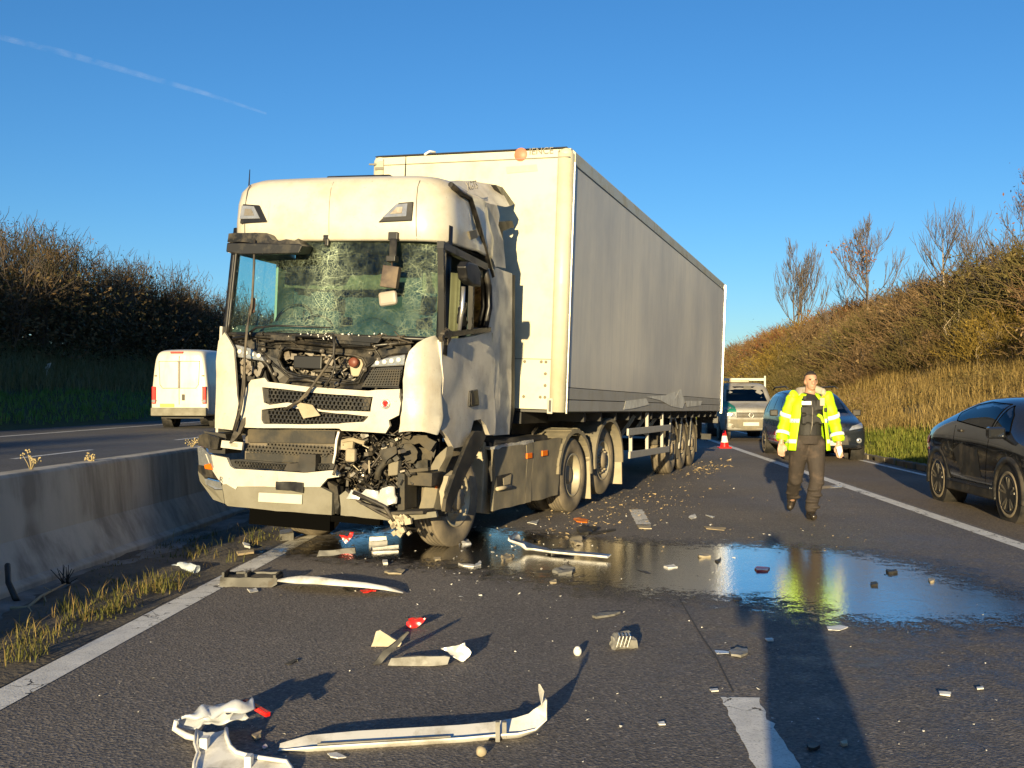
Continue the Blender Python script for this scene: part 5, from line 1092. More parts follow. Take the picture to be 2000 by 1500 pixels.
def head(b, c, s_=1.0, fy=-1):
    c = V(c); b.ball(c + V((0, .012, .035)) * s_, (.076 * s_, .096 * s_, .098 * s_), 20, 14); b.ball(c + V((0, fy * .028, -.045)) * s_, (.058 * s_, .066 * s_, .072 * s_), 16, 10)
    b.ball(c + V((0, fy * .062, -.092)) * s_, (.026 * s_, .022 * s_, .018 * s_), 10, 8)
    b.tube([c + V((0, fy * .082, .018)) * s_, c + V((0, fy * .104, -.022)) * s_], [.010 * s_, .017 * s_], 8); b.ball(c + V((0, fy * .10, -.024)) * s_, .017 * s_, 8, 6)
    for sg in (-1, 1): b.ball(c + V((sg * .078, .01, -.005)) * s_, (.012 * s_, .022 * s_, .034 * s_), 10, 8); b.ball(c + V((sg * .032, fy * .080, .032)) * s_, (.024 * s_, .014 * s_, .010 * s_), 8, 6)
    b.tube([c + V((-.024, fy * .088, -.062)) * s_, c + V((0, fy * .094, -.060)) * s_, c + V((.024, fy * .088, -.062)) * s_], [.006, .009, .006], 6)
M_['skin'] = pm('skin', (.42, .24, .16), .5, var=.08, vs=20)
M_['hair'] = pm('dark_short_hair', (.02, .014, .010), .7, bump=.004, bs=120)
M_['vest'] = pm('black_stab_vest', (.016, .015, .015), .7, var=.25, vs=14, bump=.004, bs=40)
M_['trouser'] = pm('dark_brown_grey_trousers', (.034, .026, .022), .85, var=.3, vs=7, bump=.012, bs=14, dirt=(.09, .065, .05), da=.2, ds=6)
M_['boot'] = pm('scuffed_black_boot', (.02, .016, .012), .28, var=.3, coat=.3, dirt=(.08, .06, .04), da=.3, ds=8)
M_['hivis'] = pm('yellow_hi_vis_cloth', (.40, .70, .003), .6, var=.06, vs=9, bump=.010, bs=9)
M_['reflect'] = pm('silver_reflective_tape', (.80, .80, .80), .35, var=.04)
M_['blueprint'] = pm('blue_print', (.03, .12, .32), .5)
M_['fleece'] = pm('grey_hood_lining', (.36, .32, .26), .9, var=.2)

D0 = 13.1; org = at(1578, 769 + 3200 / D0); of = thing('person', 'police officer in an open yellow hi-vis coat and dark trousers walking towards the camera', 'person', org)
def pp(px, py, dy=0.): return CAMP + ray(px, py) * (D0 + dy) - org
J = dict(pel=pp(1577, 853), chest=pp(1579, 800), neck=pp(1582, 768), head=pp(1584, 744, -.02), sl=pp(1549, 774), sr=pp(1614, 775), el=pp(1534, 820, .06), er=pp(1629, 823, .04), wl=pp(1526, 861, -.02), wr=pp(1638, 864, -.04),
         hl=pp(1562, 866), hr=pp(1592, 866), kl=pp(1553, 934, .22), kr=pp(1595, 936, -.08), al=pp(1547, 977, .62), ar=pp(1584, 1000, -.05), tl=pp(1543, 992, .56), tr=pp(1589, 1011, -.22))
b = MB()
b.tube([J['pel'] + V((0, 0, -.06)), J['pel'], J['chest'] + V((0, 0, -.1)), J['chest'], J['chest'] + V((0, 0, .12)), J['neck']], [.15, .155, .145, .165, .15, .07], 20); limb(b, [J['neck'] + V((0, 0, -.05)), J['head'] + V((0, .02, -.04))], [.066, .060])
for s_, h_, k_, a_ in (('l', 'hl', 'kl', 'al'), ('r', 'hr', 'kr', 'ar')): limb(b, [J[h_], J[k_], J[a_]], [.105, .066, .042])
for s_, e_, w_ in (('sl', 'el', 'wl'), ('sr', 'er', 'wr')): limb(b, [J[s_], J[e_], J[w_]], [.066, .046, .032])
hand(b, J['wl'] + V((0, 0, -.02)), (-.06, -.1, -1), 1, 1.15); hand(b, J['wr'] + V((0, 0, -.02)), (.04, -.1, -1), -1, 1.15); head(b, J['head'] + V((0, 0, -.01)), .98)
body = remesh(b, 'body', M_['skin'], of, .009, 3)
b = MB(); hc = J['head']; b.ball(hc + V((0, .020, .030)), (.080, .100, .096), 20, 12); b.warp(lambda p: p if p.z > hc.z + .060 or p.y > hc.y + .03 else V((p.x, max(p.y, hc.y + .02), max(p.z, hc.z + .02)))); b.build('hair', M_['hair'], of)
for sg in (-1, 1): b = MB(); b.ball(hc + V((sg * .034, -.084, .018)), (.013, .010, .008), 10, 6); b.build('eye', M_['hair'], of)
b = MB()
for h_, k_, a_, t_ in (('hl', 'kl', 'al', 'tl'), ('hr', 'kr', 'ar', 'tr')):
    mid = (J[h_] + J[k_]) / 2; sh = (J[k_] + J[a_]) / 2
    limb(b, [J[h_], mid, J[k_] + V((0, -.01, 0)), sh + V((0, .02, 0)), J[a_] + V((0, 0, .05))], [.128, .112, .090, .084, .074]); b.ball(J[k_] + V((0, -.03, .0)), (.085, .07, .10), 12, 8)
    for q in range(5): b.ball(J[k_] + (J[a_] - J[k_]) * (.12 + .18 * q) + V((.02 * (-1) ** q, -.02, 0)), (.088, .08, .03), 12, 6)
b.tube([J['pel'] + V((0, 0, -.09)), J['pel'] + V((0, 0, .02)), J['pel'] + V((0, 0, .08))], [.17, .172, .165], 20)
tz = remesh(b, 'trousers', M_['trouser'], of, .012, 3)
b = MB(); b.tube([J['pel'] + V((0, 0, .02)), J['pel'] + V((0, 0, .12)), J['chest'], J['chest'] + V((0, 0, .12)), J['neck'] + V((0, 0, -.01))], [.178, .172, .188, .165, .085], 22)
for k in range(5): b.box(J['chest'] + V((-.11 + .055 * k, -.175, -.13 + .02 * (k % 2))), (.05, .04, .10))
b.box(J['chest'] + V((.09, -.17, .06)), (.09, .04, .13)); b.box(J['chest'] + V((-.09, -.17, .0)), (.11, .03, .08)); vest = remesh(b, 'stab_vest', M_['vest'], of, .010, 2)
b = MB(); b.tube([J['neck'] + V((0, -.075, -.05)), J['chest'] + V((-.005, -.20, 0)), J['chest'] + V((-.01, -.195, -.2)), J['pel'] + V((-.02, -.19, .04))], .006, 6); b.build('zip', M_['steel'], vest)
b = MB(); b.box(J['chest'] + V((-.085, -.205, .085)), (.12, .012, .045)); bd = b.build('name_strip', M_['reflect'], vest); text('name_lettering', 'POLICE', .030, MX.Translation(J['chest'] + V((-.142, -.213, .074))) @ MX.Rotation(rad(90), 4, 'X'), M_['blueprint'], bd, .001)
b = MB(); b.box(J['chest'] + V((.115, -.205, .10)), (.06, .012, .10)); b.build('badge_pocket', M_['fleece'], vest, bevel=.008)
b = MB(); b.box(J['chest'] + V((.075, -.21, -.075)), (.05, .05, .04), MX.Rotation(.5, 3, 'Y')); b.box(J['chest'] + V((.105, -.215, -.115)), (.03, .045, .10), MX.Rotation(-.35, 3, 'Y')); b.build('yellow_stun_device', M_['hivis'], vest, bevel=.008)
for a_, t_, sd in (('al', 'tl', -1), ('ar', 'tr', 1)):
    b = MB(); an_, to = J[a_], J[t_]; heel = an_ + V((0, .03, -.05)) if a_ == 'ar' else an_ + V((0, .05, -.02)); limb(b, [an_ + V((0, .01, .09)), an_, heel], [.062, .060, .058]); dd = (to - an_); limb(b, [heel + V((0, -.02, -.005)), an_ + dd * .55 + V((0, 0, -.005)), to + V((0, 0, .012))], [.052, .052, .046])
    bo = remesh(b, 'boot', M_['boot'], of, .010, 3)
    g0 = -org.z + .0
    for v in bo.data.vertices:
        if v.co.z < .004: v.co.z = .004
# coat
def coat(t, h):   # t 0..1 round the back from one front edge to the other, h 0 hem .. 1 shoulder
    gap = .80 - .22 * h; ang = -math.pi / 2 + gap + (2 * math.pi - 2 * gap) * t
    z = J['pel'].z - .17 + (J['neck'].z - .02 - J['pel'].z + .17) * h; k = max(0, (h - .80) / .2)
    rx = (.218 + .055 * (1 - h)) * (1 - .55 * k ** 1.3); ry = (.190 + .03 * (1 - h)) * (1 - .40 * k ** 1.6)
    wv = .012 * math.sin(t * 19 + h * 5) * (1 - h) + .008 * math.sin(t * 43)
    cx = J['pel'].x + (J['chest'].x - J['pel'].x) * min(1, h * 1.3) + .004
    return V((cx + math.cos(ang) * (rx + wv), math.sin(ang) * (ry + wv) + .01, z + .02 * math.cos(ang) ** 2 * k))
b = MB(); b.grid(coat, 56, 30); cj = b.build('hi_vis_coat', M_['hivis'], of, solid=.016)
def off(fn, t, h, e): p = fn(t, h); c = V((J['chest'].x, .01, p.z)); d = (p - c); d.z = 0; return p + d.normalized() * e
for h0, h1 in ((.13, .20), (.50, .57)):
    b = MB(); b.grid(lambda i, j: off(coat, .0 + 1.0 * i, h0 + (h1 - h0) * j, .012), 56, 2); b.build('reflective_band', M_['reflect'], cj, solid=.003)
for t0, t1 in ((.02, .075), (.925, .98)):
    b = MB()
    for k in range(6):
        for r in range(2):
            if (k + r) % 2 == 0: b.grid(lambda i, j: off(coat, t0 + (t1 - t0) * (k + i) / 6, .50 + .035 * (r + j), .020), 1, 1)
    b.build('chequer_print', M_['blueprint'], cj, solid=.002)
for s_, e_, w_, sg in (('sl', 'el', 'wl', -1), ('sr', 'er', 'wr', 1)):
    S_, E_, Wr = J[s_] + V((0, 0, .01)), J[e_], J[w_] + V((0, 0, .01)); b = MB(); pts, rs = [], []
    for k in range(15):
        t = k / 14; p = S_.lerp(E_, min(1, t * 2)) if t < .5 else E_.lerp(Wr, (t - .5) * 2); pts.append(p); rs.append(.070 + .012 * math.sin(t * 3.1) + .006 * math.sin(k * 2.1))
    b.ball(S_, (.07, .075, .07), 14, 10); b.tube(pts, rs, 16); b.crumple(0, .02, 11, sg); [None]; b.sm = [True] * len(b.f); sl_ = b.build('sleeve', M_['hivis'], cj)
    for t in (.36, .80):
        q = MB(); a0 = S_.lerp(E_, t * 2) if t < .5 else E_.lerp(Wr, (t - .5) * 2); t2 = t + .075; a1 = S_.lerp(E_, t2 * 2) if t2 < .5 else E_.lerp(Wr, (t2 - .5) * 2); r_ = .070 + .012 * math.sin(t * 3.1) + .012; q.tube([a0, (a0 + a1) / 2, a1], r_, 18, caps=False); q.build('reflective_band', M_['reflect'], cj, solid=.003)
b = MB(); b.tube([J['neck'] + V(q) for q in ((-.13, -.02, -.02), (-.12, .08, .03), (0, .13, .04), (.12, .09, .045), (.17, .0, .02))], [.03, .05, .055, .06, .045], 12); b.ball(J['neck'] + V((.17, .0, .02)), .045, 12, 8); b.crumple(0, .02, 8); b.sm = [True] * len(b.f); b.build('hood', M_['fleece'], cj)
for x, z in ((-.115, -.01), (.15, -.16)): p = J['neck'] + V((x, -.17, z - .05)); b = MB(); b.box(p, (.04, .03, .05)); b.build('radio_clip', M_['vest'], cj, bevel=.006)
b = MB(); w_ = J['wr'] + V((-.01, -.09, -.09)); b.slab([w_ + V(q) for q in ((-.05, 0, .03), (.01, 0, .05), (.03, 0, -.02), (-.005, 0, -.10))], (0, .012, 0)); b.crumple(1, .008, 12); tag(b.build('paper_note', M_['chip'], None, M=MX.Translation(org)), "folded white paper held in the officer's hand", 'paper')

# the photographer, standing just behind the camera: his long shadow lies across the road
po = V((.27, -.36, 0)); ph = thing('person', 'photographer in a dark coat whose long shadow falls up the road', 'person', po)
b = MB(); b.tube([(0, 0, .86), (0, 0, 1.0), (0, 0, 1.3), (0, 0, 1.46), (0, 0, 1.55)], [.16, .16, .18, .17, .07], 18); limb(b, [V((0, 0, 1.5)), V((0, 0, 1.64))], [.065, .06])
for sg in (-1, 1):
    limb(b, [V((sg * .10, 0, .9)), V((sg * .15, .02, .48)), V((sg * .20, .0, .08))], [.11, .07, .045]); limb(b, [V((sg * .20, .0, .05)), V((sg * .21, .16, .04))], [.05, .04])
    limb(b, [V((sg * .20, 0, 1.45)), V((sg * .25 - .06, .06, 1.2)), V((sg * .06 - .24, .22, 1.42))], [.06, .045, .032]); hand(b, V((sg * .06 - .24, .22, 1.42)), (-sg * .3, .3, 1), sg, .95)
head(b, V((0, .01, 1.70)), 1.05, 1); remesh(b, 'body', M_['skin'], ph, .012, 3)
b = MB(); b.tube([(0, 0, .55), (0, 0, .9), (0, 0, 1.3), (0, 0, 1.47), (0, 0, 1.56)], [.24, .20, .215, .19, .09], 20)
for sg in (-1, 1): limb(b, [V((sg * .20, 0, 1.45)), V((sg * .25 - .06, .06, 1.2)), V((sg * .08 - .22, .18, 1.38))], [.085, .07, .055])
remesh(b, 'coat', M_['vest'], ph, .014, 3)
b = MB()
for sg in (-1, 1): limb(b, [V((sg * .10, 0, .9)), V((sg * .15, .02, .48)), V((sg * .20, .0, .1))], [.125, .09, .075])
remesh(b, 'trousers', M_['trouser'], ph, .014, 2)
b = MB(); b.ball((0, .0, 1.755), (.095, .11, .085), 16, 10); b.build('hair', M_['hair'], ph)
b = MB(); b.box((.02, -.05, 1.56), (.075, .010, .155)); tag(b.build('phone', M_['black'], bevel=.003), 'black phone held up by the photographer', 'phone')
# ------------------------------------------------------------------ wreckage on the road (each piece a thing)
def piece(name, label, cat, mb, mat, group=None, **k):
    o = mb.build(name, M_[mat] if isinstance(mat, str) else mat, **k); return tag(o, label, cat, group)
M_['dark'] = pm('dark_broken_plastic', (.022, .021, .02), .5, var=.3, dirt=(.10, .085, .065), da=.2, ds=9)
M_['greypl'] = pm('grey_broken_plastic', (.20, .195, .18), .5, var=.2, dirt=(.1, .09, .07), da=.4, ds=9)
M_['wpl'] = pm('scuffed_white_plastic', (.66, .65, .62), .4, var=.05, dirt=(.30, .28, .24), da=.35, ds=7, coat=.2)
M_['smoke'] = pm('bluish_white_inner_plastic', (.50, .53, .58), .22, var=.2, vs=5, dirt=(.25, .25, .27), da=.45, ds=5, coat=.5)
M_['bottle'] = pm('crushed_clear_bottle', (.42, .47, .50), .15, var=.2, coat=.4)
M_['ply'] = pm('splintered_wood', (.36, .28, .17), .8, var=.2)
def sweep(pts, prof, ups=None):   # pts: (pos, up-vector side, scale) ; prof list of (side, up)
    b = MB(); k = len(pts); m = len(prof); vs = []
    for i, (p, sc2, roll) in enumerate(pts):
        t = (pts[min(i + 1, k - 1)][0] - pts[max(i - 1, 0)][0]).normalized(); s_ = t.cross(V((0, 0, 1))); s_ = s_.normalized() if s_.length > .01 else V((1, 0, 0)); u = s_.cross(t)
        r = MX.Rotation(roll, 3, t); s_, u = r @ s_, r @ u
        vs += [p + s_ * a * sc2 + u * c * sc2 * (ups[i] if ups else 1) for a, c in prof]
    b.add(vs, [(i * m + j, i * m + (j + 1) % m, (i + 1) * m + (j + 1) % m, (i + 1) * m + j) for i in range(k - 1) for j in range(m)], True); b.add(vs[:m], [tuple(range(m))]); b.add(vs[-m:], [tuple(range(m))]); return b
# long white trim with its end curling up, in the foreground
tip = CAMP + ray(1053, 1336) * 4.80
P = [at(546, 1463), at(600, 1456, .015), at(700, 1449, .015), at(800, 1443, .015), at(900, 1437, .015), at(965, 1431, .015)]
a = P[-1]
P += [a.lerp(tip, t) + V((.10 * math.sin(t * math.pi), .0, -.055 * math.sin(t * math.pi))) for t in (.22, .42, .6, .78, .92, 1.0)]
prof = [(-.055, 0), (.045, .0), (.062, .045), (.056, .05), (.040, .012), (-.055, .012)]
sc_ = [.5, .9, 1, 1, 1, 1, 1.05, 1.0, .9, .75, .5, .12]; rl = [.5] * 6 + [.6, .65, .7, .7, .7, .7]
b = sweep(list(zip(P, sc_, rl)), prof, [1] * 7 + [.8, .5, .3, .25, .2]); t1 = thing('trim_strip', 'long white trim strip in the foreground with one end curling up', 'debris', at(760, 1450)); b.xf(MX.Translation(-t1.location)); b.build('strip', M_['wpl'], t1, bevel=.002)
b = MB(); b.box(at(972, 1428, .05) - t1.location, (.02, .03, .09)); b.box(at(985, 1424, .05) - t1.location, (.02, .03, .07)); b.build('clip', M_['greypl'], t1)
b = MB(); b.bar(at(620, 1454, .03) - t1.location, at(880, 1439, .03) - t1.location, .012, .01); b.build('channel', M_['greypl'], t1)
# torn white bracket, lower left, standing up
def pv(px, py, Y): d = ray(px, py); return CAMP + d * (Y / d.y)
bk = thing('torn_bracket', 'large torn white plastic bracket with a red piece at the bottom edge of the photo', 'debris', V((-1.25, 4.45, 0)))
L0 = bk.location
def pb(px, py, e=0.):
    d = ray(px, py); return CAMP + d * ((1.6 + .696 - e) / (.16 - d.z))
b = MB(); A0, A1 = pb(356, 1412, .02) - L0, pb(488, 1385, .02) - L0; ax = (A1 - A0).normalized(); e1 = ax.cross(V((0, 0, 1))).normalized(); e2 = e1.cross(ax) * -1
def roll_(i, j):
    t = i; a_ = rad(-70 + 230 * j); r_ = .055 * (1 + .35 * math.sin(t * 3.0)) * (.75 + .3 * t); p = A0.lerp(A1, t); p = p + e1 * math.cos(a_) * r_ * -1 + V((0, 0, 1)) * math.sin(a_) * r_ * .85 + NZ.noise_vector(V((t * 5, j * 3, 1))) * .03
    return p if not (t < .12 and .35 < j < .6) else p + ax * .05
b.grid(roll_, 22, 14); b.build('rolled_arm', M_['smoke'], bk, solid=.008)
b = MB(); b.tube([A0 + V((-.02, -.02, .02)), A0 + V((-.03, -.02, -.02)), A0 + V((.03, -.03, -.05)), A0 + V((.10, -.05, -.06))], [.012, .014, .016, .012], 7); b.build('prong', M_['wpl'], bk)
b = MB(); b.slab([pb(x, y, .03) - L0 for x, y in ((462, 1375), (490, 1382), (493, 1390), (474, 1404), (452, 1406))], (0, .015, 0)); b.crumple(1, .02, 9); b.build('torn_lobe', M_['smoke'], bk)
lo = [(384, 1425), (402, 1431), (424, 1430), (442, 1423), (443, 1440), (450, 1458), (462, 1470), (490, 1478), (560, 1488), (570, 1500), (576, 1530), (376, 1530), (379, 1490), (386, 1470), (380, 1452)]
b = MB(); b.slab([pb(x, y) - L0 for x, y in lo], (0, .004, -.014)); b.crumple(2, .014, 5, 4); b.build('plate', M_['wpl'], bk)
b = MB(); b.tube([pb(x, y, .012) - L0 for x, y in ((442, 1423), (443, 1440), (450, 1458), (462, 1469), (490, 1477), (560, 1487), (569, 1500), (574, 1530))], .010, 6); b.tube([pb(x, y, .012) - L0 for x, y in ((384, 1425), (380, 1452), (386, 1470), (379, 1490), (376, 1530))], .007, 6); b.build('rolled_edge', M_['chip'], bk)
b = MB(); b.box(pb(400, 1450, .02) - L0, (.035, .05, .05)); b.build('clip_block', M_['chip'], bk, bevel=.004); b = MB(); b.box(pb(486, 1486, .02) - L0, (.03, .05, .05)); b.build('clip_block', M_['chip'], bk, bevel=.004)
b = MB(); b.bar(pb(478, 1369, .02) - L0, pb(524, 1396, .02) - L0, .028, .022); b.build('red_tab', M_['red'], bk, bevel=.004)
# wing-shaped white cover and the grey tray beside it
P = [(545, 1133, .06, .35), (570, 1131, .07, .8), (605, 1130, .085, 1.25), (640, 1132, .09, 1.15), (680, 1137, .09, .9), (720, 1141, .08, .8), (755, 1147, .06, .6), (788, 1157, .02, .2)]
b = sweep([(at(x, y, z), s_, -.25) for x, y, z, s_ in P], [(-.13, .0), (.10, .01), (.14, -.03), (.14, -.045), (.09, -.012), (-.13, -.014)])
piece('wing_cover', 'white wing-shaped cover panel lying beside a dark tray near the left line', 'debris', b, 'wpl')
tr0 = at(487, 1147); b = MB(); e1, e2 = at(430, 1147) - tr0, at(541, 1147) - tr0
b.slab([V((e1.x, 0, .0)), V((e2.x - .05, 0, 0)), V((e2.x, 0, .03)), V((e2.x, 0, .075)), V((e1.x, 0, .085)), V((e1.x, 0, .03))], (0, .02, 0)); b.slab([V((e1.x, .0, .05)), V((e2.x, 0, .05)), V((e2.x, .22, .06)), V((e1.x, .22, .06))], (0, 0, .015)); b.box((e1.x + .02, .1, .075), (.02, .2, .10)); b.box((e1.x + .2, .12, .07), (.02, .16, .07)); b.box((e2.x - .02, .1, .06), (.02, .2, .07)); b.box(((e1.x + e2.x) / 2, .21, .065), (e2.x - e1.x, .02, .05)); b.crumple(2, .012, 7)
o = piece('plastic_tray', 'dark grey broken plastic tray lying across the left edge line', 'debris', b, 'dark'); o.location = tr0
# upturned white stick shaped strip in the wet
P = [(1003, 1030, .16, .8), (1006, 1040, .15, 1.1), (1014, 1052, .10, 1.2), (1028, 1063, .06, 1.1), (1048, 1069, .04, .9), (1080, 1074, .04, .75), (1120, 1078, .04, .75), (1160, 1081, .04, .75), (1190, 1084, .04, .7)]
b = sweep([(at(x, y + z * 90, z), s_, .55 if x < 1040 else .3) for x, y, z, s_ in P], [(-.055, 0), (.05, 0), (.06, .03), (.05, .035), (.035, .012), (-.055, .012)])
piece('trim_strip', 'white hockey-stick shaped trim strip lying in the dark puddle', 'debris', b, 'wpl')
b = MB(); p = at(1095, 1082); b.box(p + V((0, 0, .03)), (.24, .12, .05), MX.Rotation(.2, 3, 'Z')); b.crumple(2, .03, 10, 3); piece('black_fitting', 'black broken fitting under the white strip in the puddle', 'debris', b, 'dark')
def ground_slab(pts, th, z=0.0, cr=0.0, seed=0, lift=None):
    b = MB(); q = [at(x, y) for x, y in pts]; c = sum(q, V()) / len(q)
    q = [V((p.x, p.y, z + (lift[i] if lift else 0))) for i, p in enumerate(q)]; b.slab(q, (0, 0, th))
    if cr: b.crumple(2, cr, 9, seed)
    for p in b.v: p.z = max(.004, p.z)
    return b
def stand_slab(pts, Y, th=.012, cr=0., seed=0, lean=0.):   # a piece standing on its edge at distance Y
    q = [pv(x, y, Y) for x, y in pts]; z0 = min(p.z for p in q); q = [V((p.x, p.y + lean * (p.z - z0), p.z)) for p in q]
    b = MB(); b.slab(q, (0, th, 0))
    if cr: b.crumple(2, cr, 9, seed)
    for p in b.v: p.z = max(.003, p.z)
    return b
def dY(py): return 3200 / (py - 769)
# group of broken plates in mid foreground
piece('broken_plate', 'tan wedge of broken plastic with a ribbed face, middle foreground', 'debris', stand_slab([(724, 1263), (734, 1235), (742, 1233), (764, 1247), (784, 1256), (780, 1263)], dY(1264), .03, .006, 1, .3), 'tan')
b = MB()
piece('broken_plate', 'black angled strip leaning against the tan wedge', 'debris', stand_slab([(728, 1297), (742, 1299), (778, 1262), (796, 1243), (793, 1241), (770, 1258), (750, 1274)], dY(1299), .03, .008, 2, .5), 'dark')
piece('broken_plate', 'low grey-green plastic panel standing on edge beside the black strip', 'debris', stand_slab([(757, 1299), (764, 1287), (820, 1284), (868, 1283), (878, 1285), (874, 1299), (810, 1302)], dY(1302), .02, .006, 3, .4), 'greypl')
piece('red_fragment', 'red lamp fragment behind the tan wedge', 'debris', stand_slab([(789, 1226), (793, 1214), (806, 1210), (818, 1206), (831, 1208), (822, 1216), (812, 1225)], dY(1227), .05, .02, 4, .2), 'red')
piece('torn_bracket', 'crumpled silver-white bracket standing right of the grey panel', 'debris', stand_slab([(863, 1271), (880, 1262), (903, 1257), (907, 1256), (923, 1280), (920, 1285), (905, 1293), (890, 1285), (878, 1275)], dY(1294), .02, .03, 5, .3), 'foil')
b = MB(); b.ball(at(1128, 1272, .025), (.026, .026, .03), 14, 10); b.ball(at(1128, 1266, .05), (.018, .018, .012), 10, 6); piece('white_fragment', 'small round white knob on bare asphalt', 'debris', b, 'chip')
b = MB(); b.ball(at(940, 1468, .022), (.024, .022, .024), 14, 10); b.crumple(0, .006, 30); piece('pebble', 'pale round pebble below the long white trim strip', 'stone', b, 'tan')
b = MB(); b.box(at(1215, 1252, .04), (.14, .10, .07), MX.Rotation(.5, 3, 'Z') @ MX.Rotation(.25, 3, 'X')); b.crumple(2, .03, 12); gbx = piece('broken_box', 'grey finned box fragment right of the white knob', 'debris', b, 'greypl')
b = MB()
for k in range(4): b.box(at(1206 + 7 * k, 1250, .06), (.006, .09, .07), MX.Rotation(.3, 3, 'Y'))
b.build('fin', M_['alu'], gbx)
piece('sliver', 'thin grey curved sliver above the finned box', 'debris', ground_slab([(1157, 1207), (1172, 1201), (1212, 1199), (1200, 1204), (1165, 1210)], .02, .0, .006), 'greypl')
# pieces near the cab in the wet
piece('red_fragment', 'red V-shaped plastic fragment standing in the wet under the bumper', 'debris', stand_slab([(664, 1044), (672, 1045), (679, 1048), (682, 1040), (689, 1039), (686, 1050), (676, 1062), (670, 1055)], dY(1068), .03, .015, 3), 'red')
piece('ribbed_strip', 'black ribbed plastic strip below the red fragment', 'debris', stand_slab([(618, 1088), (622, 1076), (655, 1074), (692, 1070), (694, 1080), (660, 1084)], dY(1089), .04, .008, 5, .2), 'dark')
for i, (x0, y0, x1, y1, h, mt, lb) in enumerate(((722, 1053, 754, 1052, .05, 'wpl', 'short white bar nearest the bumper in the wet patch'), (723, 1062, 754, 1059, .04, 'foil', 'silver ribbed bar below the short white bar'), (727, 1071, 776, 1066, .02, 'wpl', 'thin white strip in the wet, upper of two'), (727, 1079, 777, 1076, .02, 'wpl', 'thin white strip in the wet, lower of two'))):
    b = MB(); b.bar(at(x0, y0, h / 2 + .004), at(x1, y1, h / 2 + .004), .05, h); b.crumple(1, .006, 12, i); piece('broken_strip', lb, 'debris', b, mt)
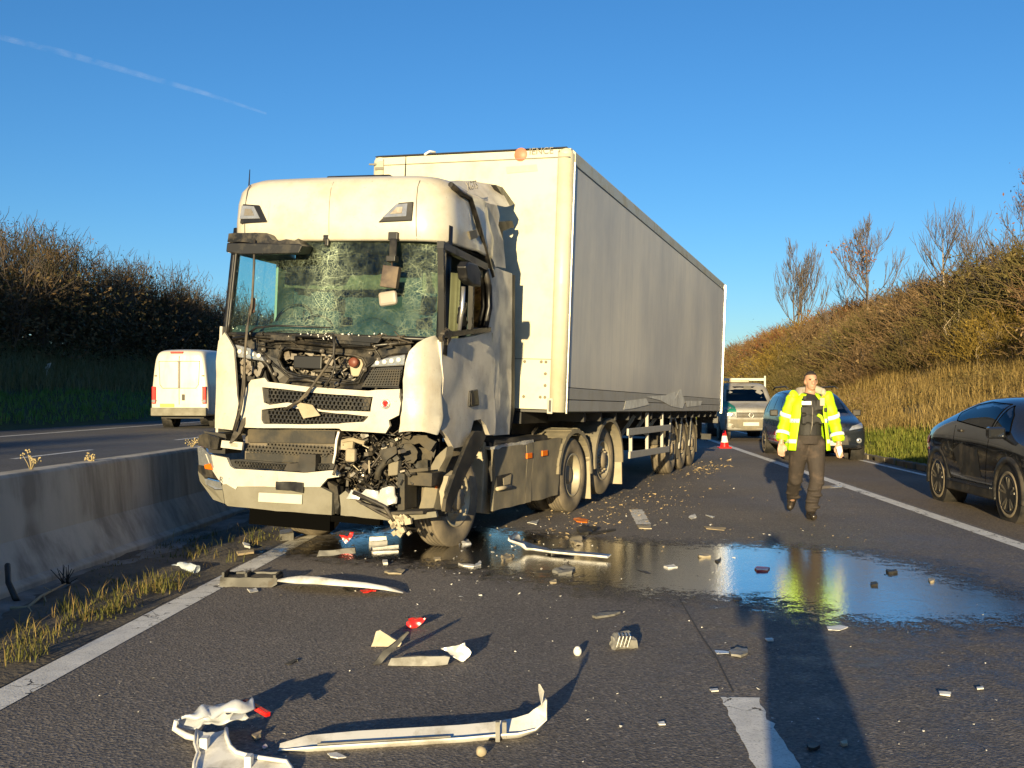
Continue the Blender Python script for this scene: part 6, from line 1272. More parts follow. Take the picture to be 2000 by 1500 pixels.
S = [  # name, label, category, material, outline (px), thickness, crumple
    ('white_fragment', 'curled white fragment at the foot of the front tyre', 'wpl', [(862, 1052), (880, 1047), (900, 1050), (903, 1062), (897, 1068), (895, 1058), (880, 1056)], .03, .015),
    ('white_fragment', 'pale shard with a fin just right of the front tyre fragment', 'foil', [(903, 1064), (912, 1058), (922, 1064), (905, 1066)], .04, .02),
    ('white_fragment', 'white curved shell fragment in the dark puddle', 'wpl', [(896, 1104), (928, 1107), (938, 1098), (940, 1107), (925, 1111), (905, 1108)], .03, .01),
    ('black_fragment', 'small black block left of the white shell fragment', 'dark', [(868, 1108), (890, 1105), (893, 1110), (872, 1113)], .03, .01),
    ('grey_shell', 'grey curved shell with dark end at the puddle edge', 'greypl', [(1078, 1119), (1100, 1112), (1122, 1113), (1116, 1123), (1092, 1126)], .05, .02),
    ('dark_sliver', 'dark thin sliver left of the grey shell', 'dark', [(1032, 1115), (1075, 1116), (1070, 1121), (1040, 1120)], .012, .004),
    ('tan_fragment', 'torn tan and white fragment behind the white stick strip', 'tan', [(1115, 1055), (1135, 1050), (1138, 1066), (1120, 1069)], .06, .03),
    ('tan_fragment', 'broken tan and white lamp bit left of the white stick strip', 'tan', [(976, 1090), (990, 1085), (1000, 1093), (985, 1099)], .04, .02),
    ('dark_bundle', 'dark broken mirror part beyond the white stick strip', 'dark', [(1125, 1038), (1142, 1033), (1165, 1038), (1150, 1046), (1132, 1044)], .07, .03),
    ('dark_sliver', 'long black sliver beside the dark mirror part', 'dark', [(1150, 1042), (1200, 1034), (1203, 1037), (1158, 1046)], .02, .004),
    ('orange_strip', 'orange reflector strip near the drive wheel', 'orange', [(1120, 1015), (1132, 1013), (1150, 1018), (1146, 1022), (1126, 1020)], .025, .008),
    ('tan_strip', 'tan flat strip at the end of the far lane marking', 'tan', [(1244, 1028), (1272, 1028), (1273, 1034), (1248, 1034)], .02, .006),
    ('white_sliver', 'long pale sliver in the lane beyond the puddle', 'ply', [(1375, 1029), (1418, 1033), (1414, 1037), (1380, 1034)], .015, .004),
    ('white_fragment', 'white curl on the road right of the far lane marking', 'wpl', [(1345, 1012), (1357, 1006), (1360, 1012), (1350, 1016)], .03, .01),
    ('white_sliver', 'small pale sliver above the long pale one', 'wpl', [(1378, 1007), (1396, 1010), (1392, 1013)], .015, .004),
    ('white_block', 'white block fragment at the top of the blue puddle', 'tan', [(1362, 1086), (1385, 1084), (1388, 1090), (1365, 1092)], .05, .01),
    ('black_clip', 'black clip standing right of the white block', 'dark', [(1398, 1098), (1407, 1093), (1408, 1099), (1402, 1101)], .035, .012),
    ('white_fragment', 'small white cap lying in the shallow water', 'wpl', [(1297, 1109), (1315, 1106), (1323, 1110), (1305, 1112)], .03, .006),
    ('dark_sliver', 'thin dark curved wire trim in the shallow water', 'dark', [(1242, 1114), (1262, 1118), (1274, 1124), (1260, 1122)], .012, .004),
    ('red_fragment', 'red reflector block floating in the blue puddle', 'red', [(1473, 1114), (1480, 1110), (1503, 1113), (1500, 1119), (1478, 1119)], .035, .006),
    ('black_fragment', 'black block at the right of the blue puddle, with a strip below', 'dark', [(1731, 1118), (1750, 1116), (1753, 1122), (1735, 1123)], .04, .01),
    ('dark_sliver', 'dark thin strip just below the right-hand black block', 'dark', [(1726, 1123), (1744, 1127), (1740, 1129), (1728, 1126)], .012, .003),
    ('black_fragment', 'small black cube in the middle right of the puddle', 'dark', [(1700, 1143), (1712, 1141), (1714, 1147), (1702, 1148)], .04, .008),
    ('tan_fragment', 'small tan chip at the right end of the puddle', 'tan', [(1812, 1135), (1822, 1131), (1826, 1138), (1815, 1140)], .03, .012),
    ('black_fragment', 'black bit by the near edge of the puddle, left of the shadow', 'dark', [(1430, 1170), (1448, 1172), (1444, 1177), (1434, 1175)], .02, .01),
    ('white_sliver', 'flat white sliver right of the long shadow', 'wpl', [(1614, 1227), (1640, 1224), (1656, 1227), (1640, 1233), (1618, 1232)], .012, .003),
    ('white_sliver', 'small white and black chip inside the long shadow', 'wpl', [(1494, 1250), (1508, 1249), (1510, 1254), (1498, 1254)], .02, .004),
    ('grey_disc', 'grey oval lamp insert left of the long shadow', 'greypl', [(1427, 1275), (1440, 1269), (1460, 1272), (1462, 1280), (1448, 1286), (1430, 1283)], .03, .008),
    ('grey_smear', 'pale smear of grease left of the grey lamp insert', 'smoke', [(1396, 1272), (1425, 1274), (1424, 1278), (1400, 1279)], .006, .002),
    ('white_chip', 'white bar-shaped chip near the right edge', 'wpl', [(1834, 1354), (1858, 1358), (1856, 1362), (1836, 1359)], .02, .004),
    ('white_chip', 'white chip above and right of the bar-shaped chip', 'wpl', [(1908, 1346), (1920, 1344), (1922, 1348), (1910, 1349)], .015, .004),
    ('white_chip', 'white chip left of the near lane marking', 'wpl', [(1387, 1349), (1402, 1348), (1403, 1352), (1390, 1353)], .015, .004),
    ('white_chip', 'white oval chip below left of the near lane marking', 'wpl', [(1284, 1414), (1298, 1413), (1300, 1418), (1288, 1419)], .015, .004),
    ('black_fragment', 'black cap with pale rim right of the near lane marking', 'dark', [(1578, 1461), (1596, 1457), (1602, 1463), (1590, 1469), (1580, 1467)], .03, .006),
    ('tan_fragment', 'tan chip at the right border of the long shadow', 'tan', [(1644, 1455), (1656, 1452), (1658, 1458), (1647, 1460)], .03, .008),
    ('white_fragment', 'torn white flake under the long trim strip', 'wpl', [(638, 1477), (655, 1474), (676, 1481), (660, 1486), (645, 1483)], .01, .006),
    ('tan_fragment', 'twisted tan scrap between bracket and trim strip', 'tan', [(492, 1444), (508, 1436), (510, 1443), (498, 1449)], .03, .015),
    ('white_chip', 'white chip beside the bracket shadow', 'wpl', [(510, 1462), (518, 1458), (522, 1462), (514, 1466)], .012, .004),
    ('dark_sliver', 'small dark sliver alone on the left lane', 'dark', [(556, 1298), (575, 1290), (583, 1291), (568, 1299)], .012, .004),
    ('pale_fragment', 'pale torn card left of centre, beyond the wing cover', 'tan', [(752, 1120), (778, 1113), (792, 1115), (785, 1123), (758, 1125)], .03, .012),
    ('pale_fragment', 'pale flake below the dark tray', 'wpl', [(482, 1155), (500, 1151), (506, 1156), (488, 1160)], .02, .01),
    ('brown_fragment', 'brown rag-like fragment beside the wing cover', 'dark', [(665, 1153), (690, 1147), (700, 1155), (680, 1158)], .03, .02),
    ('red_fragment', 'red sliver peeping from under the wing cover', 'red', [(703, 1155), (738, 1153), (736, 1158), (708, 1159)], .02, .01),
    ('white_fragment', 'small upright white block in the wet below the strips', 'wpl', [(747, 1098), (757, 1098), (757, 1104), (748, 1104)], .05, .004),
    ('tan_fragment', 'tan and white broken clip near the wet patch edge', 'tan', [(848, 1092), (860, 1090), (862, 1096), (850, 1098)], .03, .012),
    ('white_fragment', 'thin bent white tube by the drive wheel', 'wpl', [(1030, 1022), (1044, 1018), (1053, 1016), (1048, 1026), (1040, 1024)], .015, .01),
    ('tan_fragment', 'flat tan scrap on the carriageway near the officer', 'ply', [(1600, 951), (1625, 949), (1632, 952), (1606, 955)], .012, .004),
    ('grey_puddle_scrap', 'wet pale scrap beside the shoulder line behind the officer', 'smoke', [(1618, 950), (1640, 948), (1645, 952), (1622, 954)], .006, .003),
    ('tan_fragment', 'tan chip near the edge of the puddle below the grey shell', 'tan', [(1072, 1138), (1085, 1136), (1086, 1141), (1075, 1142)], .03, .01)]
for i, (nm, lb, mt, pts, th_, cr) in enumerate(S): piece(nm, lb, 'debris', ground_slab(pts, th_ * .5, .004, cr * 1.1 + .003, i), mt)
# things on the verge and the barrier
b = MB(); p, q = at(338, 1106, .04), at(384, 1112, .04); b.tube([p, p.lerp(q, .15), p.lerp(q, .25), p.lerp(q, .6), q], [.018, .02, .045, .048, .04], 12); b.crumple(1, .02, 14); piece('plastic_bottle', 'crushed clear plastic bottle lying on the weedy verge', 'bottle', b, 'bottle')
piece('white_fragment', 'white triangular scrap at the verge edge beyond the bottle', 'debris', ground_slab([(474, 1068), (488, 1072), (489, 1077), (478, 1074)], .02, .03, .006), 'wpl')
piece('wood_splinter', 'pale wooden splinter on the verge by the edge line', 'debris', ground_slab([(462, 1086), (495, 1083), (496, 1087), (465, 1091)], .02, .03, .004), 'ply')
piece('white_fragment', 'dull pale block in the shadow under the bumper', 'debris', ground_slab([(546, 1050), (570, 1047), (573, 1055), (548, 1058)], .08, .0, .006), 'greypl')
b = MB(); b.tube([at(2, 1108, .28) + V((0, .1, 0)), at(10, 1140, .18) + V((0, .05, 0)), at(30, 1168, .08), at(36, 1176, .04)], [.022, .022, .024, .02], 8); piece('bent_post', 'bent black rod leaning at the foot of the barrier', 'rod', b, 'dark')
b = MB(); b.tube([at(20, 1188, .06), at(55, 1186, .06), at(80, 1165, .07), at(128, 1140, .08)], [.014, .013, .012, .006], 6); b.tube([at(55, 1186, .06), at(62, 1195, .06)], [.01, .005], 5); b.tube([at(85, 1163, .07), at(90, 1175, .06)], [.008, .004], 5); b.tube([at(100, 1154, .08), at(85, 1146, .1)], [.007, .003], 5); piece('branch', 'dry forked branch on the verge beside the barrier', 'branch', b, 'ply')
b = MB()
for k in range(16): p = at(128 + rnd.uniform(-8, 10), 1140, .06); b.tube([p, p + V((rnd.uniform(-.1, .1), rnd.uniform(-.05, .05), rnd.uniform(.03, .16)))], [.006, .003], 4)
piece('dead_weed', 'small dark dead weed at the foot of the barrier', 'weed', b, 'dark')
M_['drystalk'] = pm('dry_weed_stalk', (.34, .27, .14), .8, var=.3)
for x, y, h, lb in ((60, 918, .16, 'dry weed with pale seed heads growing on the barrier top, nearest'), (178, 905, .07, 'short dry weed on the barrier top, further along'), (376, 868, .10, 'dry weed on the barrier top beside the bumper')):
    b = MB(); Yb = next(s for s in range(400, 1600) if unrd(CAMP + ray(x, y) * (s / 100))[0] < -4.66) / 100; p = CAMP + ray(x, y) * Yb; p.z = .94
    for k in range(7):
        q = p + V((rnd.uniform(-.07, .07), rnd.uniform(-.05, .05), h * rnd.uniform(.5, 1.1))); b.tube([p + V((rnd.uniform(-.02, .02), 0, 0)), p.lerp(q, .5) + V((rnd.uniform(-.02, .02), 0, 0)), q], [.004, .003, .002], 4)
        for j in range(4): b.ball(q + V((rnd.uniform(-.02, .02), 0, rnd.uniform(-.03, .02))), .008, 5, 4)
    piece('barrier_weed', lb, 'weed', b, 'drystalk')
b = MB(); p = rd(-23.4, 43, bank_l(-23.4, 43)); p = CAMP + ray(90, 700) * 45; r_, s_ = unrd(p); p.z = bank_l(r_, s_)
b.slab([p + V(q) for q in ((-.2, 0, 0), (.12, 0, 0), (.1, 0, .35), (.22, 0, .55), (.02, 0, .5), (-.1, 0, .25))], (0, .05, 0)); b.crumple(2, .08, 4); piece('litter', 'scrap of white plastic sheet caught on the left bank', 'litter', b, 'chip')
# fine crumbs nobody could count: soil thrown off the wheels and shattered chips
def crumbs(name, mat, n, pick, smin, smax, seed):
    r2 = random.Random(seed); b = MB()
    for i in range(n):
        p = pick(r2); s_ = r2.uniform(smin, smax) * (r2.random() ** 1.5 + .25); q = [V((r2.uniform(-1, 1), r2.uniform(-1, 1), r2.uniform(-.1, .8))) * s_ for _ in range(4)]
        z0 = min(v.z for v in q); b.add([V((p.x, p.y, .004)) + v - V((0, 0, z0)) for v in q], [(0, 1, 2), (0, 3, 1), (1, 3, 2), (2, 3, 0)])
    return b.build(name, M_[mat], kind='stuff', fix=False)
M_['soilcrumb'] = pm('pale_soil_crumbs', (.30, .225, .13), .9, var=.35, vs=9)
M_['darkcrumb'] = pm('dark_crumbs', (.05, .045, .04), .8, var=.4)
def gauss_px(cx, cy, sx, sy, k=0.):
    def f(r2):
        while True:
            x = r2.gauss(cx, sx); y = r2.gauss(cy, sy) + k * (x - cx)
            if y > 840: return at(x, y)
    return f
crumbs('soil_crumbs', 'soilcrumb', 620, gauss_px(1225, 985, 90, 24, -.25), .008, .038, 1); crumbs('soil_crumbs', 'soilcrumb', 170, gauss_px(1380, 918, 30, 8, -.2), .015, .06, 2)
crumbs('glass_chips', 'chip', 420, gauss_px(980, 1060, 220, 55), .006, .024, 3); crumbs('glass_chips', 'chip', 340, lambda r2: at(r2.uniform(150, 1950), 1120 + 380 * r2.random() ** 1.2), .003, .011, 4)
crumbs('dark_chips', 'darkcrumb', 300, gauss_px(950, 1060, 250, 60), .006, .03, 5); crumbs('soil_crumbs', 'soilcrumb', 420, lambda r2: at(r2.uniform(900, 1700), 960 + 120 * r2.random()), .005, .02, 6)
# ------------------------------------------------------------------ vegetation
def leafmat(name, cols, rough=.7, trans=.25, rand=.35):
    m, t, b = newmat(name); c = coords(t, which='Object'); oi = t.nodes.new('ShaderNodeObjectInfo')
    n = nd(t, 'TexNoise', Scale=1.1, Detail=5); n.noise_dimensions = '4D'; t.links.new(c, n.inputs['Vector']); t.links.new(mul(t, oi.outputs['Random'], 40.), n.inputs['W'])
    wn = nd(t, 'TexWhiteNoise', noise_dimensions='1D'); geo = t.nodes.new('ShaderNodeNewGeometry'); t.links.new(geo.outputs['Random Per Island'], wn.inputs['W'])
    f = nd(t, 'Math', operation='MULTIPLY_ADD'); t.links.new(wn.outputs[0], f.inputs[0]); f.inputs[1].default_value = .5; t.links.new(nd_map(t, n.outputs[0], .25, .75, -.05, .6), f.inputs[2])
    k = len(cols); col = ramp(t, f.outputs[0], [(i / (k - 1), cc) for i, cc in enumerate(cols)])
    col = mixc(t, 1.0, col, ramp(t, oi.outputs['Random'], [(0, 1 - rand), (1, 1.)]), 'MULTIPLY')
    t.links.new(col, b.inputs['Base Color']); b.inputs['Roughness'].default_value = rough; b.inputs['Specular IOR Level'].default_value = .2
    if trans:
        tl = nd(t, 'BsdfTranslucent'); t.links.new(col, tl.inputs[0]); mx = nd(t, 'MixShader'); mx.inputs[0].default_value = trans
        t.links.new(b.outputs[0], mx.inputs[1]); t.links.new(tl.outputs[0], mx.inputs[2]); t.links.new(mx.outputs[0], t.nodes['Material Output'].inputs[0])
    return m
M_['bark'] = pm('grey_brown_bark', (.11, .085, .065), .9, var=.3, rand=.2); M_['barkd'] = pm('dark_bark', (.06, .045, .032), .9, var=.3)
M_['barkp'] = pm('pale_bark', (.30, .235, .15), .9, var=.25, rand=.2)
M_['hedgeleaf'] = leafmat('late_autumn_hedge_leaves', [(.035, .05, .02), (.065, .065, .03), (.16, .11, .055), (.30, .18, .08)])
M_['scrub'] = [leafmat('brown_scrub_twigs', [(.13, .08, .04), (.24, .155, .075), (.36, .25, .13)], rand=.3), leafmat('olive_scrub', [(.08, .075, .022), (.18, .145, .05), (.32, .23, .09)], rand=.3), leafmat('rusty_scrub', [(.15, .055, .025), (.27, .12, .055), (.36, .22, .10)], rand=.3), leafmat('golden_scrub', [(.16, .12, .03), (.32, .22, .05), (.42, .30, .06)], rand=.2)]
def twigs(b, r2, p, d, L, rad_, lvl, maxl, tips, spread=.6, up_=.15, kids=(2, 4), bend=.25, n=4, minr=0):
    pts = [p]; dd = d.copy(); rs = [rad_]; seg_ = 3
    for i in range(seg_):
        dd = (dd + V((r2.uniform(-1, 1), r2.uniform(-1, 1), r2.uniform(-1, 1))) * bend + V((0, 0, up_))).normalized(); pts.append(pts[-1] + dd * L / seg_); rs.append(rad_ * (1 - .55 * (i + 1) / seg_))
    if minr: rs = [max(q, minr * (1 if i < seg_ else .5)) for i, q in enumerate(rs)]
    b.tube(pts, rs, n if lvl < 2 else 3, caps=False)
    if lvl >= maxl: tips.append((pts[-1], dd)); return
    for k in range(r2.randint(*kids)):
        t = r2.uniform(.3, 1.); i = min(seg_ - 1, int(t * seg_)); q = pts[i].lerp(pts[i + 1], t * seg_ - i)
        nd_ = (dd + V((r2.uniform(-1, 1), r2.uniform(-1, 1), r2.uniform(-.6, 1))) * spread).normalized(); twigs(b, r2, q, nd_, L * r2.uniform(.55, .8), rad_ * .55, lvl + 1, maxl, tips, spread, up_, kids, bend, n, minr)
    twigs(b, r2, pts[-1], dd, L * .7, rad_ * .5, lvl + 1, maxl, tips, spread, up_, kids, bend, n, minr)
def leaves(b, r2, pts, n, jit, s0, s1):
    for i in range(n):
        p = r2.choice(pts) + V((r2.gauss(0, jit), r2.gauss(0, jit), r2.gauss(0, jit * .8))); s_ = r2.uniform(s0, s1); x = V((r2.uniform(-1, 1), r2.uniform(-1, 1), r2.uniform(-1, 1))).normalized(); y = x.orthogonal().normalized()
        y = MX.Rotation(r2.uniform(0, 6.28), 3, x) @ y; b.add([p - x * s_, p + y * s_ * .45, p + x * s_, p - y * s_ * .45], [(0, 1, 2, 3)])
# left hedge: leafy thorn trees
hp = []
for v in range(5):
    r2 = random.Random(40 + v); b = MB(); tips = []
    for k in range(4): twigs(b, r2, V((r2.uniform(-.6, .6), r2.uniform(-.6, .6), -.3)), V((r2.uniform(-.35, .35), r2.uniform(-.35, .35), 1)).normalized(), 2.6, .11, 0, 4, tips, .75, .12, (2, 3), .22)
    tr_ = b.mesh('trunk', M_['bark']); tp = [t[0] for t in tips]; c = MB()
    low = [V((r2.gauss(0, 1.35), r2.gauss(0, 1.3), r2.uniform(.1, 4.2))) for _ in range(420)]
    leaves(c, r2, low, 2300, .34, .07, .16); leaves(c, r2, tp, 900, .22, .04, .085)
    for p_, d_ in tips:
        if r2.random() < .9:
            e = p_ + (d_ + V((r2.uniform(-.7, .7), r2.uniform(-.7, .7), r2.uniform(-.2, .6)))).normalized() * r2.uniform(.35, .8); c.tube([p_, p_.lerp(e, .5) + V((r2.uniform(-.06, .06),) * 3), e], [.014, .010, .005], 3, caps=False)
    hp.append((tr_, c.mesh('crown', M_['hedgeleaf']), max(p.z for p in c.v)))
def tree(name, label, cat, pos, parts, sc_, rz, group):
    o = thing(name, label, cat, MX.Translation(pos) @ MX.Rotation(rz, 4, 'Z') @ MX.Diagonal((sc_[0], sc_[1], sc_[2], 1)), group)
    for nm, me in parts:
        c = bpy.data.objects.new(nm, me); COL.objects.link(c); c.parent = o
    return o
r2 = random.Random(77); s_ = 2.0; k = 0
while s_ < 190:
    for row in range(2):
        r = -26.4 - 3.2 * row + r2.uniform(-.7, .7); ss_ = s_ + r2.uniform(-.8, .8) + row * 1.6; t_, c_, hh = hp[r2.randrange(5)]
        H = 6.2 + 1.1 * math.sin(ss_ * .11 + 1.0) + r2.uniform(-.6, .6) - (.6 if 52 < ss_ < 75 else 0) + (1.0 if 44 < ss_ < 52 else 0); z = H / hh
        tree('hedge_tree', 'dark thorn tree in the hedge row along the top of the left bank', 'tree', rd(r, ss_, bank_l(r, ss_) - .2), (('trunk', t_), ('crown', c_)), (1.15, 1.15, z), r2.uniform(0, 6.28), 'thorn trees along the left bank')
    s_ += 3.1 if s_ < 100 else 4.5
for ss_ in range(-125, -50, 5):      # the same hedge row carries on behind the camera and shades the other carriageway
    t_, c_, hh = hp[r2.randrange(5)]; tree('hedge_tree', 'tall hedge tree on the left bank behind the camera', 'tree', rd(-27 + r2.uniform(-1, 1), ss_, 3.2), (('trunk', t_), ('crown', c_)), (1.5, 1.5, 11.5 / hh), r2.uniform(0, 6.28), 'hedge trees behind the camera')
# right bank scrub
sp = []
for v in range(6):
    r2 = random.Random(90 + v); w_ = MB(); tips = []
    for k in range(9): twigs(w_, r2, V((r2.uniform(-.5, .5), r2.uniform(-.5, .5), -.2)), V((r2.uniform(-.6, .6), r2.uniform(-.6, .6), 1)).normalized(), 1.15, .035, 0, 3, tips, .8, .08, (2, 3), .35)
    tp = [t[0] for t in tips]; c = MB()
    for i in range(1300):
        p = V((r2.gauss(0, .85), r2.gauss(0, .8), 0)); p.z = r2.uniform(.15, 2.5) * math.exp(-(p.x ** 2 + p.y ** 2) * .22); d = V((p.x * .5, p.y * .5, 1)).normalized() + V((r2.uniform(-.8, .8), r2.uniform(-.8, .8), r2.uniform(-.6, .5))); d.normalize(); L = r2.uniform(.3, .8)
        m_ = p + d * L * .5 + V((r2.uniform(-.08, .08), r2.uniform(-.08, .08), .03)); e = m_ + (d + V((r2.uniform(-.5, .5), r2.uniform(-.5, .5), -.25))).normalized() * L * .5; c.tube([p, m_, e], [.012, .009, .004], 3, caps=False)
    cl = [V((r2.gauss(0, .8), r2.gauss(0, .8), 0)) for _ in range(160)]
    for p in cl: p.z = r2.uniform(.1, 2.4) * math.exp(-(p.x ** 2 + p.y ** 2) * .22)
    leaves(c, r2, cl + tp, 900, .25, .03, .085); sp.append((w_, c, max(p.z for p in c.v)))
sm = {}
def scrub_mesh(v, m_):
    if (v, m_) not in sm: sm[(v, m_)] = (sp[v][0].mesh('stems', M_['bark'] if m_ != 3 else M_['barkp']), sp[v][1].mesh('crown', M_['scrub'][m_]))
    return sm[(v, m_)]
r2 = random.Random(5); KIND = ['brown leafless', 'olive green', 'rusty red', 'golden leaved']
n_ = 0; s_ = 27.0
while s_ < 230:
    edge = 15.0 - 4.6 * min(1, max(0, (s_ - 34) / 30)); r = edge
    while r < 24:
        if r2.random() < .88:
            m_ = r2.choices((0, 1, 2, 3), (5, 4, 1.6, 1.2))[0]
            if s_ > 85 and r2.random() < .5: m_ = 2 if r2.random() < .5 else 0
            H = (2.2 if r < edge + 1.5 else 3.5) * r2.uniform(.75, 1.2); v = r2.randrange(6); a_, c_ = scrub_mesh(v, m_); q = rd(r + r2.uniform(-.6, .6), s_ + r2.uniform(-.8, .8)); rr_, s2 = unrd(q); q.z = bank_r(rr_, s2) - .15
            tree('scrub_bush', KIND[m_] + ' scrub bush in the thicket on the right bank', 'bush', q, (('stems', a_), ('crown', c_)), (1.15 * H / 3, 1.15 * H / 3, H / sp[v][2]), r2.uniform(0, 6.28), KIND[m_] + ' bushes on the right bank'); n_ += 1
        r += r2.uniform(1.9, 2.7) * (1 if s_ < 80 else 1.3)
    s_ += 2.2 if s_ < 80 else 4.2
# bare trees and saplings standing out of the scrub
def bare(name, label, px, py_base, dist, h, seed, trunk_r, levels, kids, spread, lean=(0, 0), first=.35, matn='bark', multi=1, upb=.16):
    r3 = random.Random(seed); base = CAMP + ray(px, 769) * dist; r_, s2 = unrd(base); base.z = bank_r(r_, s2) - .1; w_ = MB(); tips = []
    o = thing(name, label, 'tree', base); tk = MB()
    for m in range(multi):
        x0 = V((r3.uniform(-.5, .5), 0, 0)) * (multi > 1); top = V((lean[0] + r3.uniform(-.5, .5) * (multi > 1), lean[1], h * (.95 if m == 0 else r3.uniform(.7, .95)))); pts = [x0 + (top) * t + V((math.sin(t * 5 + m) * .06, 0, 0)) for t in [i / 8 for i in range(9)]]
        tk.tube(pts, [trunk_r * (1 - .85 * i / 8) for i in range(9)], 7)
        nb = 16 // multi + 6
        for k in range(nb):
            t = first + (1 - first) * (k + r3.random()) / nb; i = min(7, int(t * 8)); q = pts[i].lerp(pts[i + 1], t * 8 - i); a_ = r3.uniform(0, 6.28); d = V((math.cos(a_) * .95, math.sin(a_) * .95, r3.uniform(.6, 1.2))).normalized()
            twigs(w_, r3, q, d, h * .27 * (1.25 - t * .75), trunk_r * .55 * (1.2 - t), 1, levels, tips, spread, upb, kids, .16, 4, dist * .00017)
    tk.build('trunk', M_[matn], o, fix=False); w_.build('crown', M_['bark'], o, fix=False); return o, tips
bare('bare_tree', 'tall slim bare tree with pale trunk, nearest of the three on the bank', 1840, 690, 42, 5.5, 3, .085, 3, (2, 3), .6, (.1, 0), .52, 'barkp')
o, tips = bare('bare_tree', 'bare tree with a few dead brown leaf clusters, middle of the three on the bank', 1690, 640, 60, 6.7, 9, .10, 4, (1, 3), .6, (.15, 0), .42, 'bark')
b = MB(); r3 = random.Random(2); leaves(b, r3, [t[0] for t in tips if t[0].x < 0][:40], 160, .15, .06, .14); b.build('dead_leaves', M_['scrub'][2], o, fix=False)
bare('bare_tree', 'bushy many-stemmed bare tree, farthest of the three on the bank', 1562, 690, 80, 8.1, 14, .11, 4, (1, 3), .6, (.4, 0), .30, 'bark', 3, .2)
o, tips = bare('bare_tree', 'reddish bare tree with hanging leaves at the right edge of the photo', 2040, 600, 40, 5.0, 21, .10, 4, (2, 4), .8, (0, 0), .4, 'bark'); b = MB(); leaves(b, r3, [t[0] for t in tips], 700, .2, .03, .09); b.build('dead_leaves', M_['scrub'][2], o, fix=False)
for i, (px, d, h, lb) in enumerate(((1895, 41, 4.0, 'thin pale sapling right of the slim bare tree'), (1935, 39, 3.2, 'short pale sapling beside dark gap in the scrub'), (1795, 50, 3.6, 'thin sapling left of the slim bare tree'), (1752, 52, 3.2, 'thin leaning sapling amid the scrub'), (1615, 64, 3.4, 'thin sapling below the middle bare tree'), (1965, 38, 3.6, 'pale sapling near the right edge'), (1650, 75, 5.5, 'spindly bare sapling between two bare trees on the skyline'), (1905, 58, 6.0, 'spindly bare sapling on the skyline near the right edge'))):
    bare('sapling', lb, px, 0, d, h, 50 + i, .035, 3, (1, 2), .5, (rnd.uniform(-.3, .3), 0), .45, 'barkp')
for i in range(14):
    px = 1856 + 9 * i + rnd.uniform(-3, 3); dd_ = rnd.uniform(37, 43); base = CAMP + ray(px, 769) * dd_; r_, s2 = unrd(base); base.z = bank_r(r_, s2) - .1; b = MB(); h_ = rnd.uniform(1.6, 3.0)
    b.tube([(0, 0, 0), (rnd.uniform(-.1, .1), 0, h_ * .35), (rnd.uniform(-.25, .25), 0, h_ * .7), (rnd.uniform(-.4, .4), 0, h_)], [.035, .03, .024, .01], 6)
    for k in range(4): z_ = h_ * rnd.uniform(.4, .9); b.tube([(0, 0, z_), (rnd.uniform(-.4, .4), rnd.uniform(-.2, .2), z_ + .4)], [.014, .005], 4)
    o = b.build('bare_sapling', M_['barkp'], fix=False); o.location = base; tag(o, 'bare pale stem among others in front of the dark scrub near the right edge', 'sapling', 'pale stems in the scrub')
# bramble and dead leaf cover on the right bank
def cover(name, mat, n, seed, s0, s1, thr, hmax, sz):
    r3 = random.Random(seed); vs, fs = [], []
    while len(fs) < n:
        s2 = s0 + (s1 - s0) * r3.random() ** 1.4; r = 9.2 + 9 * r3.random(); k = NZ.noise(V((r * .45 + seed, s2 * .22, seed)))
        if k < thr: continue
        p = rd(r, s2, bank_r(r, s2) + r3.random() * hmax * min(1, (k - thr) * 4)); s_ = sz * r3.uniform(.5, 1.2) * (.6 + s2 * .012); x = V((r3.uniform(-1, 1), r3.uniform(-1, 1), r3.uniform(-.6, .6))).normalized(); y = MX.Rotation(r3.uniform(0, 6.28), 3, x) @ x.orthogonal().normalized(); m = len(vs)
        vs += [p - x * s_, p + y * s_ * .5, p + x * s_, p - y * s_ * .5]; fs.append((m, m + 1, m + 2, m + 3))
    me = bpy.data.meshes.new(name); me.from_pydata([tuple(v) for v in vs], [], fs); me.materials.append(mat); o = bpy.data.objects.new(name, me); COL.objects.link(o); o['kind'] = 'stuff'
cover('bramble_cover', M_['scrub'][1], 9000, 3, 18, 75, .12, .75, .05); cover('dead_leaf_cover', M_['scrub'][0], 9000, 6, 18, 80, .10, .9, .05)
# grass
def blades(name, mat, spots, hmin, hmax, wd, seed, lean=.5, per=6, spread=.12, segs=2):
    r3 = random.Random(seed); vs, fs = [], []
    for p, k in spots:
        for j in range(per):
            q = p + V((r3.gauss(0, spread), r3.gauss(0, spread), 0)); h = r3.uniform(hmin, hmax) * k; a_ = r3.uniform(0, 6.28); t = V((math.cos(a_), math.sin(a_), 0)); sd = V((-t.y, t.x, 0)) * wd * (.7 + k * .5); l = r3.uniform(.1, lean) * h; n = len(vs)
            vs += [q - sd, q + sd, q + t * l * .35 + V((0, 0, h * .6)) - sd * .7, q + t * l * .35 + V((0, 0, h * .6)) + sd * .7, q + t * l + V((0, 0, h))]; fs += [(n, n + 1, n + 3, n + 2), (n + 2, n + 3, n + 4)]
    me = bpy.data.meshes.new(name); me.from_pydata([tuple(v) for v in vs], [], fs); me.materials.append(mat); o = bpy.data.objects.new(name, me); COL.objects.link(o); o['kind'] = 'stuff'; return o
M_['drygrass'] = leafmat('dry_golden_grass', [(.12, .11, .03), (.26, .18, .06), (.38, .27, .10), (.50, .38, .16)], .8, .3, 0); M_['greengrass'] = leafmat('green_verge_grass', [(.08, .11, .018), (.16, .18, .03), (.28, .25, .06)], .7, .3, 0)
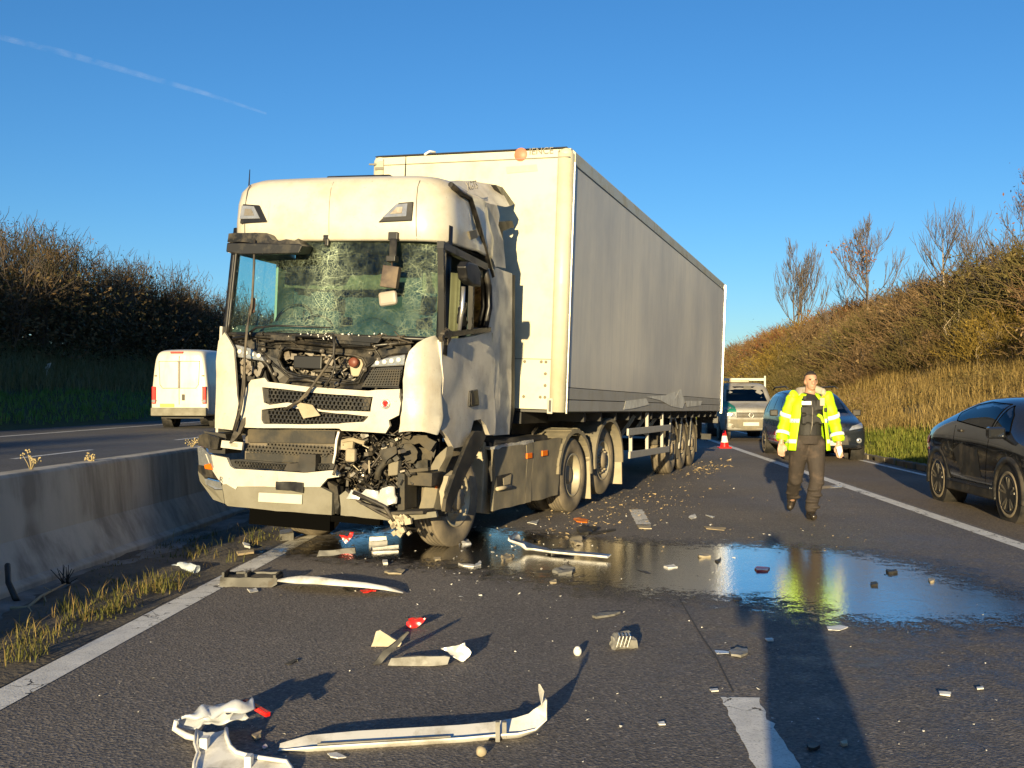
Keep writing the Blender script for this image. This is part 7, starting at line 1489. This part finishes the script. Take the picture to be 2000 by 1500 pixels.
M_['shadegrass'] = leafmat('left_bank_grass', [(.09, .20, .04), (.12, .23, .055), (.17, .22, .08)], .8, .2, 0); M_['rough'] = leafmat('left_bank_rough_grass', [(.11, .13, .05), (.17, .165, .075), (.25, .22, .12)], .8, .2, 0)
r3 = random.Random(8); sp1, sp2 = [], []
for i in range(15000):
    s2 = 16 + 95 * r3.random() ** 1.5; r = 8.3 + 9.5 * r3.random(); k = (.7 + .012 * s2) * (1 + .55 * NZ.noise(V((r * .9, s2 * .5, 8))))
    if NZ.noise(V((r * .5, s2 * .35, 4))) < -.28 and r > 10: continue
    (sp2 if r < 9.4 + .8 * NZ.noise(V((s2 * .3, 0, 1))) + .02 * max(0, 40 - s2) else sp1).append((rd(r, s2, bank_r(r, s2) - .03), k * (1 if r > 9.6 else .8)))
for i in range(5000): s2 = 12 + 60 * r3.random() ** 1.3; r = 7.5 + 2.1 * r3.random(); sp2.append((rd(r, s2, bank_r(max(7.75, r), s2) - .03), .8))
blades('dry_grass', M_['drygrass'], sp1, .14, .50, .006, 1, 1.7, 15, .26); blades('green_grass', M_['greengrass'], sp2, .10, .30, .010, 2, .8, 8, .16)
sp3, sp4 = [], []
for i in range(8000):
    s2 = 28 + 75 * r3.random(); r = -19.5 - 7.5 * r3.random(); (sp3 if r > -21.6 else sp4).append((rd(r, s2, bank_l(r, s2) - .02), 1.1))
blades('bank_grass', M_['shadegrass'], sp3, .12, .3, .018, 3, .8, 6, .2); blades('rough_grass', M_['rough'], sp4, .3, .75, .016, 4, .9, 6, .25)
M_['weed'] = leafmat('verge_weeds', [(.05, .065, .015), (.11, .11, .03), (.30, .23, .09)], .8, .25, 0)
sp5, sp6, sp7 = [], [], []
for i in range(850):
    s2 = 3.2 + 16 * r3.random() ** 1.3; r = -3.22 - 1.0 * r3.random(); d_ = NZ.noise(V((r * 1.6, s2 * .8, 2)))
    if d_ > -.02 - .25 * (r > -3.6): (sp6 if r3.random() < .05 else sp5).append((rd(r, s2, .03), .6 + 1.0 * max(0, d_)))
for cx, cy, n in ((290, 1150, 16), (150, 1205, 16), (225, 1175, 12), (405, 1085, 14), (60, 1245, 9), (30, 1290, 6), (440, 1058, 8)):
    for j in range(n): p = at(cx + r3.gauss(0, 30), cy + r3.gauss(0, 9), .03); (sp7 if j % 3 else sp6).append((p, 1.0))
blades('verge_weeds', M_['weed'], sp5, .02, .07, .004, 5, 1.2, 9, .05); blades('verge_dry_stalks', M_['drygrass'], sp6, .05, .17, .0022, 6, 1.4, 5, .05); blades('verge_grass_tufts', M_['weed'], sp7, .04, .13, .003, 7, 1.3, 12, .05)
